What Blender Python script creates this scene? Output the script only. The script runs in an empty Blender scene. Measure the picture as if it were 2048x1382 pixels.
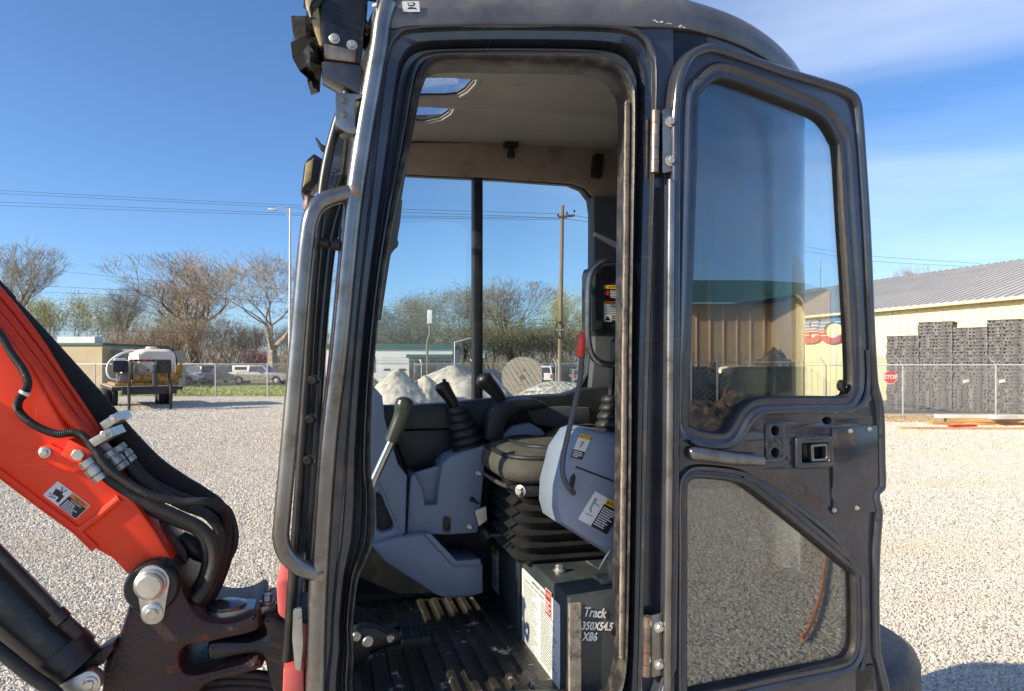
import bpy, bmesh, math, random
from mathutils import Vector, Matrix
R = math.radians
random.seed(7)
scn = bpy.context.scene
COL = scn.collection

# ------------------------------------------------------------------ camera, sky, sun, exposure
FPX, CX, HZ, EYE = 1420.0, 1024.0, 730.0, 1.75
cam_data = bpy.data.cameras.new('camera')
cam_data.sensor_width = 36.0
cam_data.lens = 36.0 * FPX / 2048.0
cam_data.shift_y = (HZ - 691.0) / 2048.0
cam_data.clip_start = 0.05
cam_data.clip_end = 2000.0
cam = bpy.data.objects.new('camera', cam_data)
cam.location = (0, 0, EYE)
cam.rotation_euler = (R(90), 0, 0)
COL.objects.link(cam)
scn.camera = cam

SUN_EL = 27.0
SUN_AZ = (-0.90, -0.44)              # horizontal direction towards the sun: left, a little behind the camera
sun_dir = Vector((SUN_AZ[0], SUN_AZ[1], math.tan(R(SUN_EL)) * math.hypot(*SUN_AZ))).normalized()

world = bpy.data.worlds.new('World')
scn.world = world
world.use_nodes = True
wn, wl = world.node_tree.nodes, world.node_tree.links
wn.clear()
w_out = wn.new('ShaderNodeOutputWorld')
w_bg = wn.new('ShaderNodeBackground')
w_bg.inputs['Strength'].default_value = 0.122
sky = wn.new('ShaderNodeTexSky')
sky.sky_type = 'NISHITA'
sky.sun_disc = False
sky.sun_elevation = R(SUN_EL)
sky.sun_rotation = math.atan2(SUN_AZ[0], SUN_AZ[1])
sky.air_density = 0.8
sky.dust_density = 0.9
sky.ozone_density = 5.5
sky.altitude = 0
tc = wn.new('ShaderNodeTexCoord')
mp = wn.new('ShaderNodeMapping')
mp.inputs['Location'].default_value = (3.3, 6.1, 4.4)
mp.inputs['Rotation'].default_value = (0.0, R(12), R(20))
mp.inputs['Scale'].default_value = (1.3, 1.3, 5.0)
n1 = wn.new('ShaderNodeTexNoise')
n1.inputs['Scale'].default_value = 0.9
n1.inputs['Detail'].default_value = 5
n1.inputs['Roughness'].default_value = 0.55
n1.inputs['Distortion'].default_value = 0.5
cr = wn.new('ShaderNodeValToRGB')
cr.color_ramp.elements[0].position = 0.42
cr.color_ramp.elements[0].color = (0, 0, 0, 1)
cr.color_ramp.elements[1].position = 0.85
cr.color_ramp.elements[1].color = (0.5, 0.5, 0.5, 1)
hs = wn.new('ShaderNodeHueSaturation')
hs.inputs['Saturation'].default_value = 1.06
mx = wn.new('ShaderNodeMix')
mx.data_type = 'RGBA'
mx.inputs[7].default_value = (7.0, 7.3, 8.0, 1)
wl.new(tc.outputs['Generated'], mp.inputs['Vector'])
wl.new(mp.outputs['Vector'], n1.inputs['Vector'])
wl.new(n1.outputs['Fac'], cr.inputs['Fac'])
sxyz = wn.new('ShaderNodeSeparateXYZ')      # thin cloud gathers on the right-hand half of the sky
wl.new(tc.outputs['Generated'], sxyz.inputs[0])
cmr = wn.new('ShaderNodeMapRange')
cmr.inputs['From Min'].default_value = -0.15
cmr.inputs['From Max'].default_value = 0.45
wl.new(sxyz.outputs[0], cmr.inputs['Value'])
cmu = wn.new('ShaderNodeMath')
cmu.operation = 'MULTIPLY'
wl.new(cr.outputs['Color'], cmu.inputs[0])
wl.new(cmr.outputs[0], cmu.inputs[1])
wl.new(cmu.outputs[0], mx.inputs[0])
wl.new(sky.outputs['Color'], hs.inputs['Color'])
wl.new(hs.outputs['Color'], mx.inputs[6])
wl.new(mx.outputs[2], w_bg.inputs['Color'])
wl.new(w_bg.outputs['Background'], w_out.inputs['Surface'])

sun_data = bpy.data.lights.new('sun', 'SUN')
sun_data.energy = 4.7
sun_data.angle = R(0.5)
sun_data.color = (1.0, 0.84, 0.63)
sun = bpy.data.objects.new('sun', sun_data)
sun.rotation_euler = (-sun_dir).to_track_quat('-Z', 'Y').to_euler()
sun.location = sun_dir * 60
COL.objects.link(sun)

scn.view_settings.view_transform = 'Standard'
scn.view_settings.look = 'None'
scn.view_settings.exposure = 0.8
scn.cycles.max_bounces = 7
scn.cycles.adaptive_threshold = 0.02
scn.cycles.caustics_reflective = False
scn.cycles.caustics_refractive = False
scn.cycles.diffuse_bounces = 3
scn.cycles.glossy_bounces = 4
scn.cycles.transparent_max_bounces = 20
scn.view_settings.gamma = 1.0
scn.view_settings.use_curve_mapping = False

# ------------------------------------------------------------------ projection helpers (photo pixel -> point at a chosen real depth)
def W(px, py, Y):
    return Vector(((px - CX) / FPX * Y, Y, EYE + (HZ - py) / FPX * Y))

def G(px, Y, z=0.0):
    return Vector(((px - CX) / FPX * Y, Y, z))

class Frame:
    """A local frame standing on the ground: u along a side, v into depth, z up."""
    def __init__(s, x, y, ang):
        s.x, s.y, s.a = x, y, ang
        s.c, s.s = math.cos(ang), math.sin(ang)
    def _pt(s, t, kx, kz):
        X, Y, Z = t * kx - s.x, t - s.y, EYE + t * kz
        return Vector((s.c * X + s.s * Y, -s.s * X + s.c * Y, Z))
    def k(s, px, py):
        return (px - CX) / FPX, (HZ - py) / FPX
    def v(s, px, py, v):
        kx, kz = s.k(px, py)
        t = (v - s.s * s.x + s.c * s.y) / (s.c - s.s * kx)
        return s._pt(t, kx, kz)
    def u(s, px, py, u):
        kx, kz = s.k(px, py)
        t = (u + s.c * s.x + s.s * s.y) / (s.c * kx + s.s)
        return s._pt(t, kx, kz)
    def z(s, px, py, z):
        kx, kz = s.k(px, py)
        t = (z - EYE) / kz
        return s._pt(t, kx, kz)

# ------------------------------------------------------------------ materials
MATS = {}
def M(name, col, rough=0.5, metal=0.0, var=0.15, scale=6.0, bump=0.0, bscale=80.0, col2=None, lo=0.45, hi=0.62,
      spec=0.5, coat=0.0, rvar=0.1, detail=5.0, stretch=None, emit=None):
    m = bpy.data.materials.new(name)
    m.use_nodes = True
    n, l = m.node_tree.nodes, m.node_tree.links
    b = n['Principled BSDF']
    b.inputs['Roughness'].default_value = rough
    b.inputs['Metallic'].default_value = metal
    b.inputs['Specular IOR Level'].default_value = spec
    b.inputs['Coat Weight'].default_value = coat
    t = n.new('ShaderNodeTexCoord')
    vec = t.outputs['Object']
    if stretch:
        mpn = n.new('ShaderNodeMapping')
        mpn.inputs['Scale'].default_value = stretch
        l.new(vec, mpn.inputs['Vector'])
        vec = mpn.outputs['Vector']
    no = n.new('ShaderNodeTexNoise')
    no.inputs['Scale'].default_value = scale
    no.inputs['Detail'].default_value = detail
    l.new(vec, no.inputs['Vector'])
    ra = n.new('ShaderNodeValToRGB')
    c0 = tuple(max(0, c * (1 - var)) for c in col)
    c1 = tuple(min(1, c * (1 + var)) for c in col)
    ra.color_ramp.elements[0].position = 0.3
    ra.color_ramp.elements[0].color = (*c0, 1)
    ra.color_ramp.elements[1].position = 0.7
    ra.color_ramp.elements[1].color = (*c1, 1)
    l.new(no.outputs['Fac'], ra.inputs['Fac'])
    out = ra.outputs['Color']
    if col2:
        no2 = n.new('ShaderNodeTexNoise')
        no2.inputs['Scale'].default_value = scale * 2.3
        no2.inputs['Detail'].default_value = 8
        no2.inputs['Roughness'].default_value = 0.65
        l.new(vec, no2.inputs['Vector'])
        mr = n.new('ShaderNodeMapRange')
        mr.inputs['From Min'].default_value = lo
        mr.inputs['From Max'].default_value = hi
        l.new(no2.outputs['Fac'], mr.inputs['Value'])
        mi = n.new('ShaderNodeMix')
        mi.data_type = 'RGBA'
        l.new(mr.outputs['Result'], mi.inputs[0])
        l.new(out, mi.inputs[6])
        mi.inputs[7].default_value = (*col2, 1)
        out = mi.outputs[2]
    l.new(out, b.inputs['Base Color'])
    if rvar:
        mr = n.new('ShaderNodeMapRange')
        mr.inputs['To Min'].default_value = max(0.02, rough - rvar)
        mr.inputs['To Max'].default_value = min(1, rough + rvar)
        l.new(no.outputs['Fac'], mr.inputs['Value'])
        l.new(mr.outputs['Result'], b.inputs['Roughness'])
    if bump:
        nb = n.new('ShaderNodeTexNoise')
        nb.inputs['Scale'].default_value = bscale
        nb.inputs['Detail'].default_value = 4
        l.new(vec, nb.inputs['Vector'])
        bp = n.new('ShaderNodeBump')
        bp.inputs['Strength'].default_value = bump
        bp.inputs['Distance'].default_value = 0.01
        l.new(nb.outputs['Fac'], bp.inputs['Height'])
        l.new(bp.outputs['Normal'], b.inputs['Normal'])
    if emit:
        b.inputs['Emission Color'].default_value = (*col, 1)
        b.inputs['Emission Strength'].default_value = emit
    MATS[name] = m
    return m

def glass(name, tint, refl, rough=0.0, dirt=0.0, dirtcol=(0.4, 0.36, 0.3)):
    """Tinted pane: tinted transmission plus a mirror layer that grows at grazing angles, and a film of dust."""
    m = bpy.data.materials.new(name)
    m.use_nodes = True
    n, l = m.node_tree.nodes, m.node_tree.links
    n.clear()
    o = n.new('ShaderNodeOutputMaterial')
    tr = n.new('ShaderNodeBsdfTransparent')
    tr.inputs['Color'].default_value = (*tint, 1)
    gl = n.new('ShaderNodeBsdfGlossy')
    gl.inputs['Roughness'].default_value = rough
    gl.inputs['Color'].default_value = (1, 1, 1, 1)
    lw = n.new('ShaderNodeLayerWeight')
    pw_ = n.new('ShaderNodeMath')
    pw_.operation = 'POWER'
    pw_.inputs[1].default_value = 5.0
    lw.inputs['Blend'].default_value = 0.5
    l.new(lw.outputs['Facing'], pw_.inputs[0])
    ad = n.new('ShaderNodeMath')
    ad.operation = 'MULTIPLY_ADD'
    ad.use_clamp = True
    ad.inputs[1].default_value = 0.95 - refl
    ad.inputs[2].default_value = 0.04 + refl
    l.new(pw_.outputs[0], ad.inputs[0])
    mi = n.new('ShaderNodeMixShader')
    l.new(ad.outputs[0], mi.inputs[0])
    l.new(tr.outputs[0], mi.inputs[1])
    l.new(gl.outputs[0], mi.inputs[2])
    last = mi.outputs[0]
    if dirt:
        di = n.new('ShaderNodeBsdfDiffuse')
        di.inputs['Color'].default_value = (*dirtcol, 1)
        t = n.new('ShaderNodeTexCoord')
        no = n.new('ShaderNodeTexNoise')
        no.inputs['Scale'].default_value = 7
        no.inputs['Detail'].default_value = 9
        no.inputs['Roughness'].default_value = 0.65
        l.new(t.outputs['Object'], no.inputs['Vector'])
        mr = n.new('ShaderNodeMapRange')
        mr.inputs['From Min'].default_value = 0.42
        mr.inputs['From Max'].default_value = 0.75
        mr.inputs['To Min'].default_value = dirt * 0.3
        mr.inputs['To Max'].default_value = dirt * 2.2
        l.new(no.outputs['Fac'], mr.inputs['Value'])
        m2 = n.new('ShaderNodeMixShader')
        l.new(mr.outputs['Result'], m2.inputs[0])
        l.new(last, m2.inputs[1])
        l.new(di.outputs[0], m2.inputs[2])
        last = m2.outputs[0]
    l.new(last, o.inputs['Surface'])
    MATS[name] = m
    return m

M('roof_paint', (0.10, 0.105, 0.115), 0.40, 0.3, var=0.3, scale=4, col2=(0.22, 0.21, 0.195), lo=0.40, hi=0.85, coat=0.2)
M('cab_paint', (0.044, 0.051, 0.066), 0.19, 0.35, var=0.25, scale=5, col2=(0.115, 0.10, 0.083), lo=0.52, hi=0.84, coat=0.6, rvar=0.09)
M('cab_paint_worn', (0.24, 0.24, 0.235), 0.24, 0.85, var=0.3, scale=9, col2=(0.16, 0.13, 0.09), lo=0.52, hi=0.72, rvar=0.12)
M('bare_steel', (0.42, 0.42, 0.40), 0.34, 0.9, var=0.3, scale=20, col2=(0.20, 0.10, 0.05), lo=0.60, hi=0.72)
M('zinc', (0.60, 0.58, 0.52), 0.35, 0.85, var=0.2, scale=30, col2=(0.35, 0.25, 0.13), lo=0.58, hi=0.75)
M('rusty_steel', (0.24, 0.20, 0.17), 0.36, 0.75, var=0.35, scale=26, col2=(0.36, 0.15, 0.05), lo=0.55, hi=0.63)
M('chrome', (0.42, 0.42, 0.40), 0.2, 0.95, var=0.05, scale=8)
M('rubber', (0.014, 0.014, 0.015), 0.55, var=0.3, scale=20, bump=0.15, bscale=200, col2=(0.05, 0.045, 0.04), lo=0.55, hi=0.8)
M('seal_rubber', (0.020, 0.020, 0.022), 0.42, var=0.3, scale=14, bump=0.1, bscale=160, col2=(0.11, 0.095, 0.075), lo=0.47, hi=0.72)
M('trim_tan', (0.25, 0.21, 0.165), 0.6, var=0.25, scale=20, bump=0.3, bscale=300, col2=(0.09, 0.08, 0.07), lo=0.5, hi=0.65)
M('sleeve', (0.012, 0.012, 0.013), 0.75, var=0.3, scale=30, bump=0.7, bscale=300, col2=(0.09, 0.08, 0.07), lo=0.64, hi=0.74)
M('orange_paint', (0.98, 0.060, 0.014), 0.42, var=0.06, scale=3.5, coat=0.10, spec=0.35, col2=(0.80, 0.045, 0.014), lo=0.50, hi=0.85, rvar=0.1)
M('casting', (0.042, 0.022, 0.020), 0.42, 0.15, var=0.35, scale=9, bump=0.35, bscale=120, col2=(0.16, 0.035, 0.02), lo=0.56, hi=0.68)
M('black_paint', (0.016, 0.016, 0.018), 0.38, var=0.4, scale=9, col2=(0.07, 0.06, 0.05), lo=0.53, hi=0.8, rvar=0.12)
M('interior_black', (0.014, 0.015, 0.018), 0.5, var=0.3, scale=9, bump=0.1, bscale=250, col2=(0.045, 0.043, 0.04), lo=0.5, hi=0.8)
M('console_grey', (0.215, 0.255, 0.335), 0.45, var=0.07, scale=5, bump=0.08, bscale=500, col2=(0.20, 0.215, 0.25), lo=0.52, hi=0.85)
M('pillar_grey', (0.075, 0.080, 0.092), 0.6, var=0.1, scale=5, bump=0.08, bscale=400)
M('headliner', (0.42, 0.395, 0.37), 0.9, var=0.12, scale=4, bump=0.35, bscale=500, col2=(0.17, 0.15, 0.13), lo=0.60, hi=0.80)
M('headliner_side', (0.33, 0.27, 0.225), 0.9, var=0.15, scale=4, bump=0.3, bscale=400, col2=(0.16, 0.125, 0.10), lo=0.56, hi=0.75)
M('seat_vinyl', (0.062, 0.058, 0.047), 0.45, var=0.2, scale=9, bump=0.2, bscale=260, col2=(0.10, 0.09, 0.072), lo=0.50, hi=0.8)
M('seat_fabric', (0.075, 0.069, 0.057), 0.85, var=0.25, scale=30, bump=0.4, bscale=500)
M('grip_olive', (0.050, 0.053, 0.042), 0.28, 0.2, var=0.15, scale=10)
M('box_green', (0.040, 0.048, 0.050), 0.40, var=0.25, scale=8, col2=(0.11, 0.095, 0.075), lo=0.56, hi=0.85)
M('mat_floor', (0.036, 0.033, 0.029), 0.42, var=0.45, scale=8, bump=0.25, bscale=90, col2=(0.40, 0.40, 0.37), lo=0.615, hi=0.65, detail=6)
M('cast_grey', (0.060, 0.061, 0.066), 0.5, 0.2, var=0.3, scale=8, bump=0.5, bscale=90, col2=(0.14, 0.125, 0.105), lo=0.5, hi=0.75)
M('white', (0.72, 0.72, 0.70), 0.5, var=0.06, scale=12)
M('black_ink', (0.015, 0.015, 0.015), 0.5)
M('grey_ink', (0.30, 0.30, 0.30), 0.6)
M('yellow_ink', (0.80, 0.55, 0.02), 0.5)
M('orange_ink', (0.80, 0.22, 0.02), 0.5)
M('red_ink', (0.55, 0.02, 0.025), 0.5)
M('red_plastic', (0.62, 0.045, 0.02), 0.35)
M('chalk', (0.70, 0.69, 0.64), 0.9, var=0.2, scale=40)
M('faded_red', (0.55, 0.10, 0.085), 0.5, var=0.12, scale=6, col2=(0.42, 0.12, 0.10), lo=0.5, hi=0.75)
M('lamp_lens', (0.55, 0.55, 0.52), 0.15, var=0.1)
M('dark_plastic', (0.012, 0.012, 0.013), 0.4, var=0.2)
M('torn_plastic', (0.012, 0.012, 0.012), 0.24, var=0.4, scale=14, bump=0.5, bscale=30)
M('light_yellowed', (0.40, 0.33, 0.16), 0.35, var=0.3, scale=20)
def scratches(name, col=(0.34, 0.33, 0.31), amount=0.55, stretch=(3.0, 3.0, 150.0), rot=(0.25, 0.1, 0.0), lo=0.66):
    m = MATS[name]
    n, l = m.node_tree.nodes, m.node_tree.links
    b = n['Principled BSDF']
    src = b.inputs['Base Color'].links[0].from_socket
    t = n.new('ShaderNodeTexCoord')
    out = src
    for k, (st, ro) in enumerate(((stretch, rot), ((stretch[2] * 0.8, 4.0, 4.0), (0.0, 0.5, 0.2)))):
        mpn = n.new('ShaderNodeMapping')
        mpn.inputs['Scale'].default_value = st
        mpn.inputs['Rotation'].default_value = ro
        l.new(t.outputs['Object'], mpn.inputs['Vector'])
        no = n.new('ShaderNodeTexNoise')
        no.inputs['Scale'].default_value = 1.0
        no.inputs['Detail'].default_value = 2
        l.new(mpn.outputs[0], no.inputs['Vector'])
        mr = n.new('ShaderNodeMapRange')
        mr.inputs['From Min'].default_value = lo
        mr.inputs['From Max'].default_value = lo + 0.06
        mr.inputs['To Max'].default_value = amount
        l.new(no.outputs['Fac'], mr.inputs['Value'])
        mi = n.new('ShaderNodeMix')
        mi.data_type = 'RGBA'
        l.new(mr.outputs[0], mi.inputs[0])
        l.new(out, mi.inputs[6])
        mi.inputs[7].default_value = (*col, 1)
        out = mi.outputs[2]
    l.new(out, b.inputs['Base Color'])
scratches('cab_paint', amount=0.35, stretch=(7.0, 7.0, 260.0), lo=0.73)
scratches('roof_paint', (0.42, 0.41, 0.39), 0.4, (6.0, 6.0, 200.0), lo=0.73)
scratches('box_green', (0.18, 0.18, 0.17), 0.4, (6.0, 6.0, 200.0), lo=0.72)
scratches('orange_paint', (0.9, 0.30, 0.22), 0.35, lo=0.70)
glass('glass_door', (0.80, 0.86, 0.86), 0.09, dirt=0.04, dirtcol=(0.40, 0.33, 0.28))
glass('glass_clear', (0.90, 0.94, 0.93), 0.0, dirt=0.006)
glass('glass_quarter', (0.34, 0.38, 0.42), 0.02)
glass('glass_sky', (0.93, 0.96, 0.98), 0.0, dirt=0.05, dirtcol=(0.7, 0.7, 0.7))
glass('glass_car', (0.10, 0.12, 0.13), 0.06)

# ------------------------------------------------------------------ mesh builder
def smooth_path(pts, k=6, closed=False):
    pts = [Vector(p) for p in pts]
    n = len(pts)
    out = []
    rng = n if closed else n - 1
    for i in range(rng):
        p1, p2 = pts[i], pts[(i + 1) % n]
        p0 = pts[i - 1] if (i > 0 or closed) else p1 * 2 - p2
        p3 = pts[(i + 2) % n] if (i + 2 < n or closed) else p2 * 2 - p1
        for j in range(k):
            t = j / k
            out.append(0.5 * ((2 * p1) + (p2 - p0) * t + (2 * p0 - 5 * p1 + 4 * p2 - p3) * t * t + (3 * p1 - p0 - 3 * p2 + p3) * t ** 3))
    if not closed:
        out.append(pts[-1])
    return out

def fillet(pts, r, k=5):
    """2D polygon with rounded corners; r number or list."""
    n = len(pts)
    out = []
    for i in range(n):
        p = Vector(pts[i][:2]); a = Vector(pts[i - 1][:2]); b = Vector(pts[(i + 1) % n][:2])
        rr = r[i] if isinstance(r, (list, tuple)) else r
        da, db = a - p, b - p
        d = min(rr, da.length * 0.45, db.length * 0.45)
        if d < 1e-5:
            out.append(p); continue
        s, e = p + da.normalized() * d, p + db.normalized() * d
        for j in range(k + 1):
            t = j / k
            out.append(s * (1 - t) ** 2 + p * 2 * t * (1 - t) + e * t * t)
    return out

class MB:
    def __init__(s):
        s.V, s.F, s.MI = [], [], []
    def add(s, verts, faces, mi=0):
        o = len(s.V)
        s.V += [tuple(v) for v in verts]
        s.F += [tuple(o + i for i in f) for f in faces]
        s.MI += [mi] * len(faces)
        return s
    def box(s, c, size, rot=None, mi=0):
        c = Vector(c)
        hx, hy, hz = (d / 2 for d in size)
        vs = [Vector((x, y, z)) for x in (-hx, hx) for y in (-hy, hy) for z in (-hz, hz)]
        if rot is not None:
            vs = [rot @ v for v in vs]
        return s.add([v + c for v in vs], [(0, 1, 3, 2), (4, 6, 7, 5), (0, 4, 5, 1), (2, 3, 7, 6), (0, 2, 6, 4), (1, 5, 7, 3)], mi)
    def bb(s, a, b, mi=0):
        a, b = Vector(a), Vector(b)
        return s.box((a + b) / 2, [abs(b[i] - a[i]) for i in range(3)], None, mi)
    def tube(s, pts, r, n=10, mi=0, caps=True, smooth=0, closed=False):
        pts = [Vector(p) for p in pts]
        rs = list(r) if isinstance(r, (list, tuple)) else [r] * len(pts)
        if smooth:
            m = len(pts)
            pts = smooth_path(pts, smooth, closed)
            rs = [rs[min(int(i / smooth), m - 1)] * (1 - (i % smooth) / smooth) + rs[min(int(i / smooth) + 1, m - 1)] * ((i % smooth) / smooth) for i in range(len(pts))]
        N = len(pts)
        t0 = (pts[1] - pts[0]).normalized()
        up = Vector((0, 0, 1)) if abs(t0.z) < 0.9 else Vector((1, 0, 0))
        nrm = t0.cross(up).normalized()
        vs, fs = [], []
        for i in range(N):
            if closed:
                t = pts[(i + 1) % N] - pts[i - 1]
            else:
                t = pts[min(i + 1, N - 1)] - pts[max(i - 1, 0)]
            t.normalize()
            nrm = (nrm - t * nrm.dot(t)).normalized()
            b = t.cross(nrm)
            for j in range(n):
                a = 2 * math.pi * j / n
                vs.append(pts[i] + (nrm * math.cos(a) + b * math.sin(a)) * rs[i])
        for i in range(N if closed else N - 1):
            for j in range(n):
                i2 = (i + 1) % N
                fs.append((i * n + j, i * n + (j + 1) % n, i2 * n + (j + 1) % n, i2 * n + j))
        if caps and not closed:
            fs.append(tuple(reversed(range(n))))
            fs.append(tuple((N - 1) * n + j for j in range(n)))
        return s.add(vs, fs, mi)
    def cyl(s, p0, p1, r0, r1=None, n=16, mi=0):
        return s.tube([p0, p1], [r0, r0 if r1 is None else r1], n, mi)
    def lathe(s, base, axis, prof, n=20, mi=0, sx=1.0):
        """prof: list of (radius, height along axis)."""
        base, ax = Vector(base), Vector(axis).normalized()
        up = Vector((0, 0, 1)) if abs(ax.z) < 0.9 else Vector((0, 1, 0))
        e1 = ax.cross(up).normalized(); e2 = ax.cross(e1)
        vs, fs = [], []
        for (r, h) in prof:
            for j in range(n):
                a = 2 * math.pi * j / n
                vs.append(base + ax * h + e1 * (r * sx * math.cos(a)) + e2 * (r * math.sin(a)))
        for i in range(len(prof) - 1):
            for j in range(n):
                fs.append((i * n + j, i * n + (j + 1) % n, (i + 1) * n + (j + 1) % n, (i + 1) * n + j))
        fs.append(tuple(reversed(range(n))))
        fs.append(tuple((len(prof) - 1) * n + j for j in range(n)))
        return s.add(vs, fs, mi)
    def prism(s, poly, fn, d0, d1, mi=0):
        """poly 2D list; fn(a, b, d) -> 3D."""
        n = len(poly)
        vs = [fn(p[0], p[1], d0) for p in poly] + [fn(p[0], p[1], d1) for p in poly]
        fs = [tuple(range(n)), tuple(reversed(range(n, 2 * n)))]
        fs += [(i, n + i, n + (i + 1) % n, (i + 1) % n) for i in range(n)]
        return s.add(vs, fs, mi)
    def loft(s, rings, closed=True, cap=False, mi=0, wrap=False):
        n = len(rings[0])
        vs = [p for r in rings for p in r]
        fs = []
        m = len(rings)
        for i in range(m if wrap else m - 1):
            for j in range(n if closed else n - 1):
                i2 = (i + 1) % m
                fs.append((i * n + j, i * n + (j + 1) % n, i2 * n + (j + 1) % n, i2 * n + j))
        if cap:
            fs.append(tuple(reversed(range(n))))
            fs.append(tuple((m - 1) * n + j for j in range(n)))
        return s.add(vs, fs, mi)
    def mesh(s, name, mats, bevel=0.0, segs=2, sharp=35, recalc=True, merge=False):
        me = bpy.data.meshes.new(name)
        me.from_pydata(s.V, [], s.F)
        if not isinstance(mats, (list, tuple)):
            mats = [mats]
        for m in mats:
            me.materials.append(MATS[m])
        for i, p in enumerate(me.polygons):
            p.material_index = s.MI[i]
        if recalc or bevel or merge:
            bm = bmesh.new()
            bm.from_mesh(me)
            if merge:
                bmesh.ops.remove_doubles(bm, verts=bm.verts, dist=1e-5)
            if recalc:
                bmesh.ops.recalc_face_normals(bm, faces=bm.faces)
            if bevel:
                ed = [e for e in bm.edges if len(e.link_faces) == 2 and e.calc_face_angle(0) > R(38)]
                bmesh.ops.bevel(bm, geom=ed, offset=bevel, segments=segs, profile=0.6, affect='EDGES', clamp_overlap=True)
            bm.to_mesh(me)
            bm.free()
        if sharp:
            for p in me.polygons:
                p.use_smooth = True
            me.set_sharp_from_angle(angle=R(sharp))
        me.update()
        return me
    def build(s, name, mats, parent=None, **k):
        return link(name, s.mesh(name, mats, **k), parent)

def link(name, me, parent=None, loc=None, rz=0, scale=None):
    o = bpy.data.objects.new(name, me)
    COL.objects.link(o)
    if parent is not None:
        o.parent = parent
    if loc is not None:
        o.location = loc
    if rz:
        o.rotation_euler = (0, 0, rz)
    if scale is not None:
        o.scale = scale if hasattr(scale, '__len__') else (scale,) * 3
    return o

def tag(o, label, cat, group=None):
    o['label'] = label
    o['category'] = cat
    if group:
        o['group'] = group
    return o

def thing(name, label, cat, loc=(0, 0, 0), rz=0.0, group=None, scale=None):
    return tag(link(name, None, None, loc, rz, scale), label, cat, group)

def struct(o, kind='structure'):
    o['kind'] = kind
    return o

def copy_tree(o, parent=None):
    c = o.copy()
    COL.objects.link(c)
    c.parent = parent
    for ch in list(o.children):
        copy_tree(ch, c)
    return c

_dg = None
def curve_mesh(splines, thick, bevel=0.0, res=1):
    """Filled 2D outline with holes, given thickness, as mesh data in x, y, z."""
    cu = bpy.data.curves.new('outline', 'CURVE')
    cu.dimensions = '2D'
    cu.fill_mode = 'BOTH'
    cu.extrude = max(thick / 2 - bevel, 0.0)
    cu.bevel_depth = bevel
    cu.bevel_resolution = res
    cu.offset = -bevel
    for pts in splines:
        sp = cu.splines.new('POLY')
        sp.points.add(len(pts) - 1)
        for i, p in enumerate(pts):
            sp.points[i].co = (p[0], p[1], 0, 1)
        sp.use_cyclic_u = True
    ob = bpy.data.objects.new('outline', cu)
    COL.objects.link(ob)
    dg = bpy.context.evaluated_depsgraph_get()
    me = bpy.data.meshes.new_from_object(ob.evaluated_get(dg))
    bpy.data.objects.remove(ob)
    bpy.data.curves.remove(cu)
    return me

def plate(name, outer, holes, fn, thick, mat, parent=None, bevel=0.0, sharp=35):
    """fn(x, y, d) -> local point; d is the depth across the plate."""
    me = curve_mesh([outer] + list(holes), thick, bevel)
    for v in me.vertices:
        v.co = fn(v.co.x, v.co.y, v.co.z)
    bm = bmesh.new(); bm.from_mesh(me)
    bmesh.ops.remove_doubles(bm, verts=bm.verts, dist=1e-6)
    bmesh.ops.recalc_face_normals(bm, faces=bm.faces)
    bm.to_mesh(me); bm.free()
    me.materials.clear(); me.materials.append(MATS[mat])
    for p in me.polygons:
        p.use_smooth = True
        p.material_index = 0
    me.set_sharp_from_angle(angle=R(sharp))
    me.name = name
    return link(name, me, parent)

def text_geo(body, size, ext=0.0004, align='CENTER', bold=0.0):
    cu = bpy.data.curves.new('lettering', 'FONT')
    cu.body = body
    cu.size = size
    cu.align_x = align
    cu.align_y = 'CENTER'
    cu.extrude = ext
    cu.offset = bold
    cu.resolution_u = 3
    ob = bpy.data.objects.new('lettering', cu)
    COL.objects.link(ob)
    dg = bpy.context.evaluated_depsgraph_get()
    me = bpy.data.meshes.new_from_object(ob.evaluated_get(dg))
    V = [v.co.copy() for v in me.vertices]
    F = [tuple(p.vertices) for p in me.polygons]
    bpy.data.objects.remove(ob); bpy.data.curves.remove(cu); bpy.data.meshes.remove(me)
    return V, F

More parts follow.
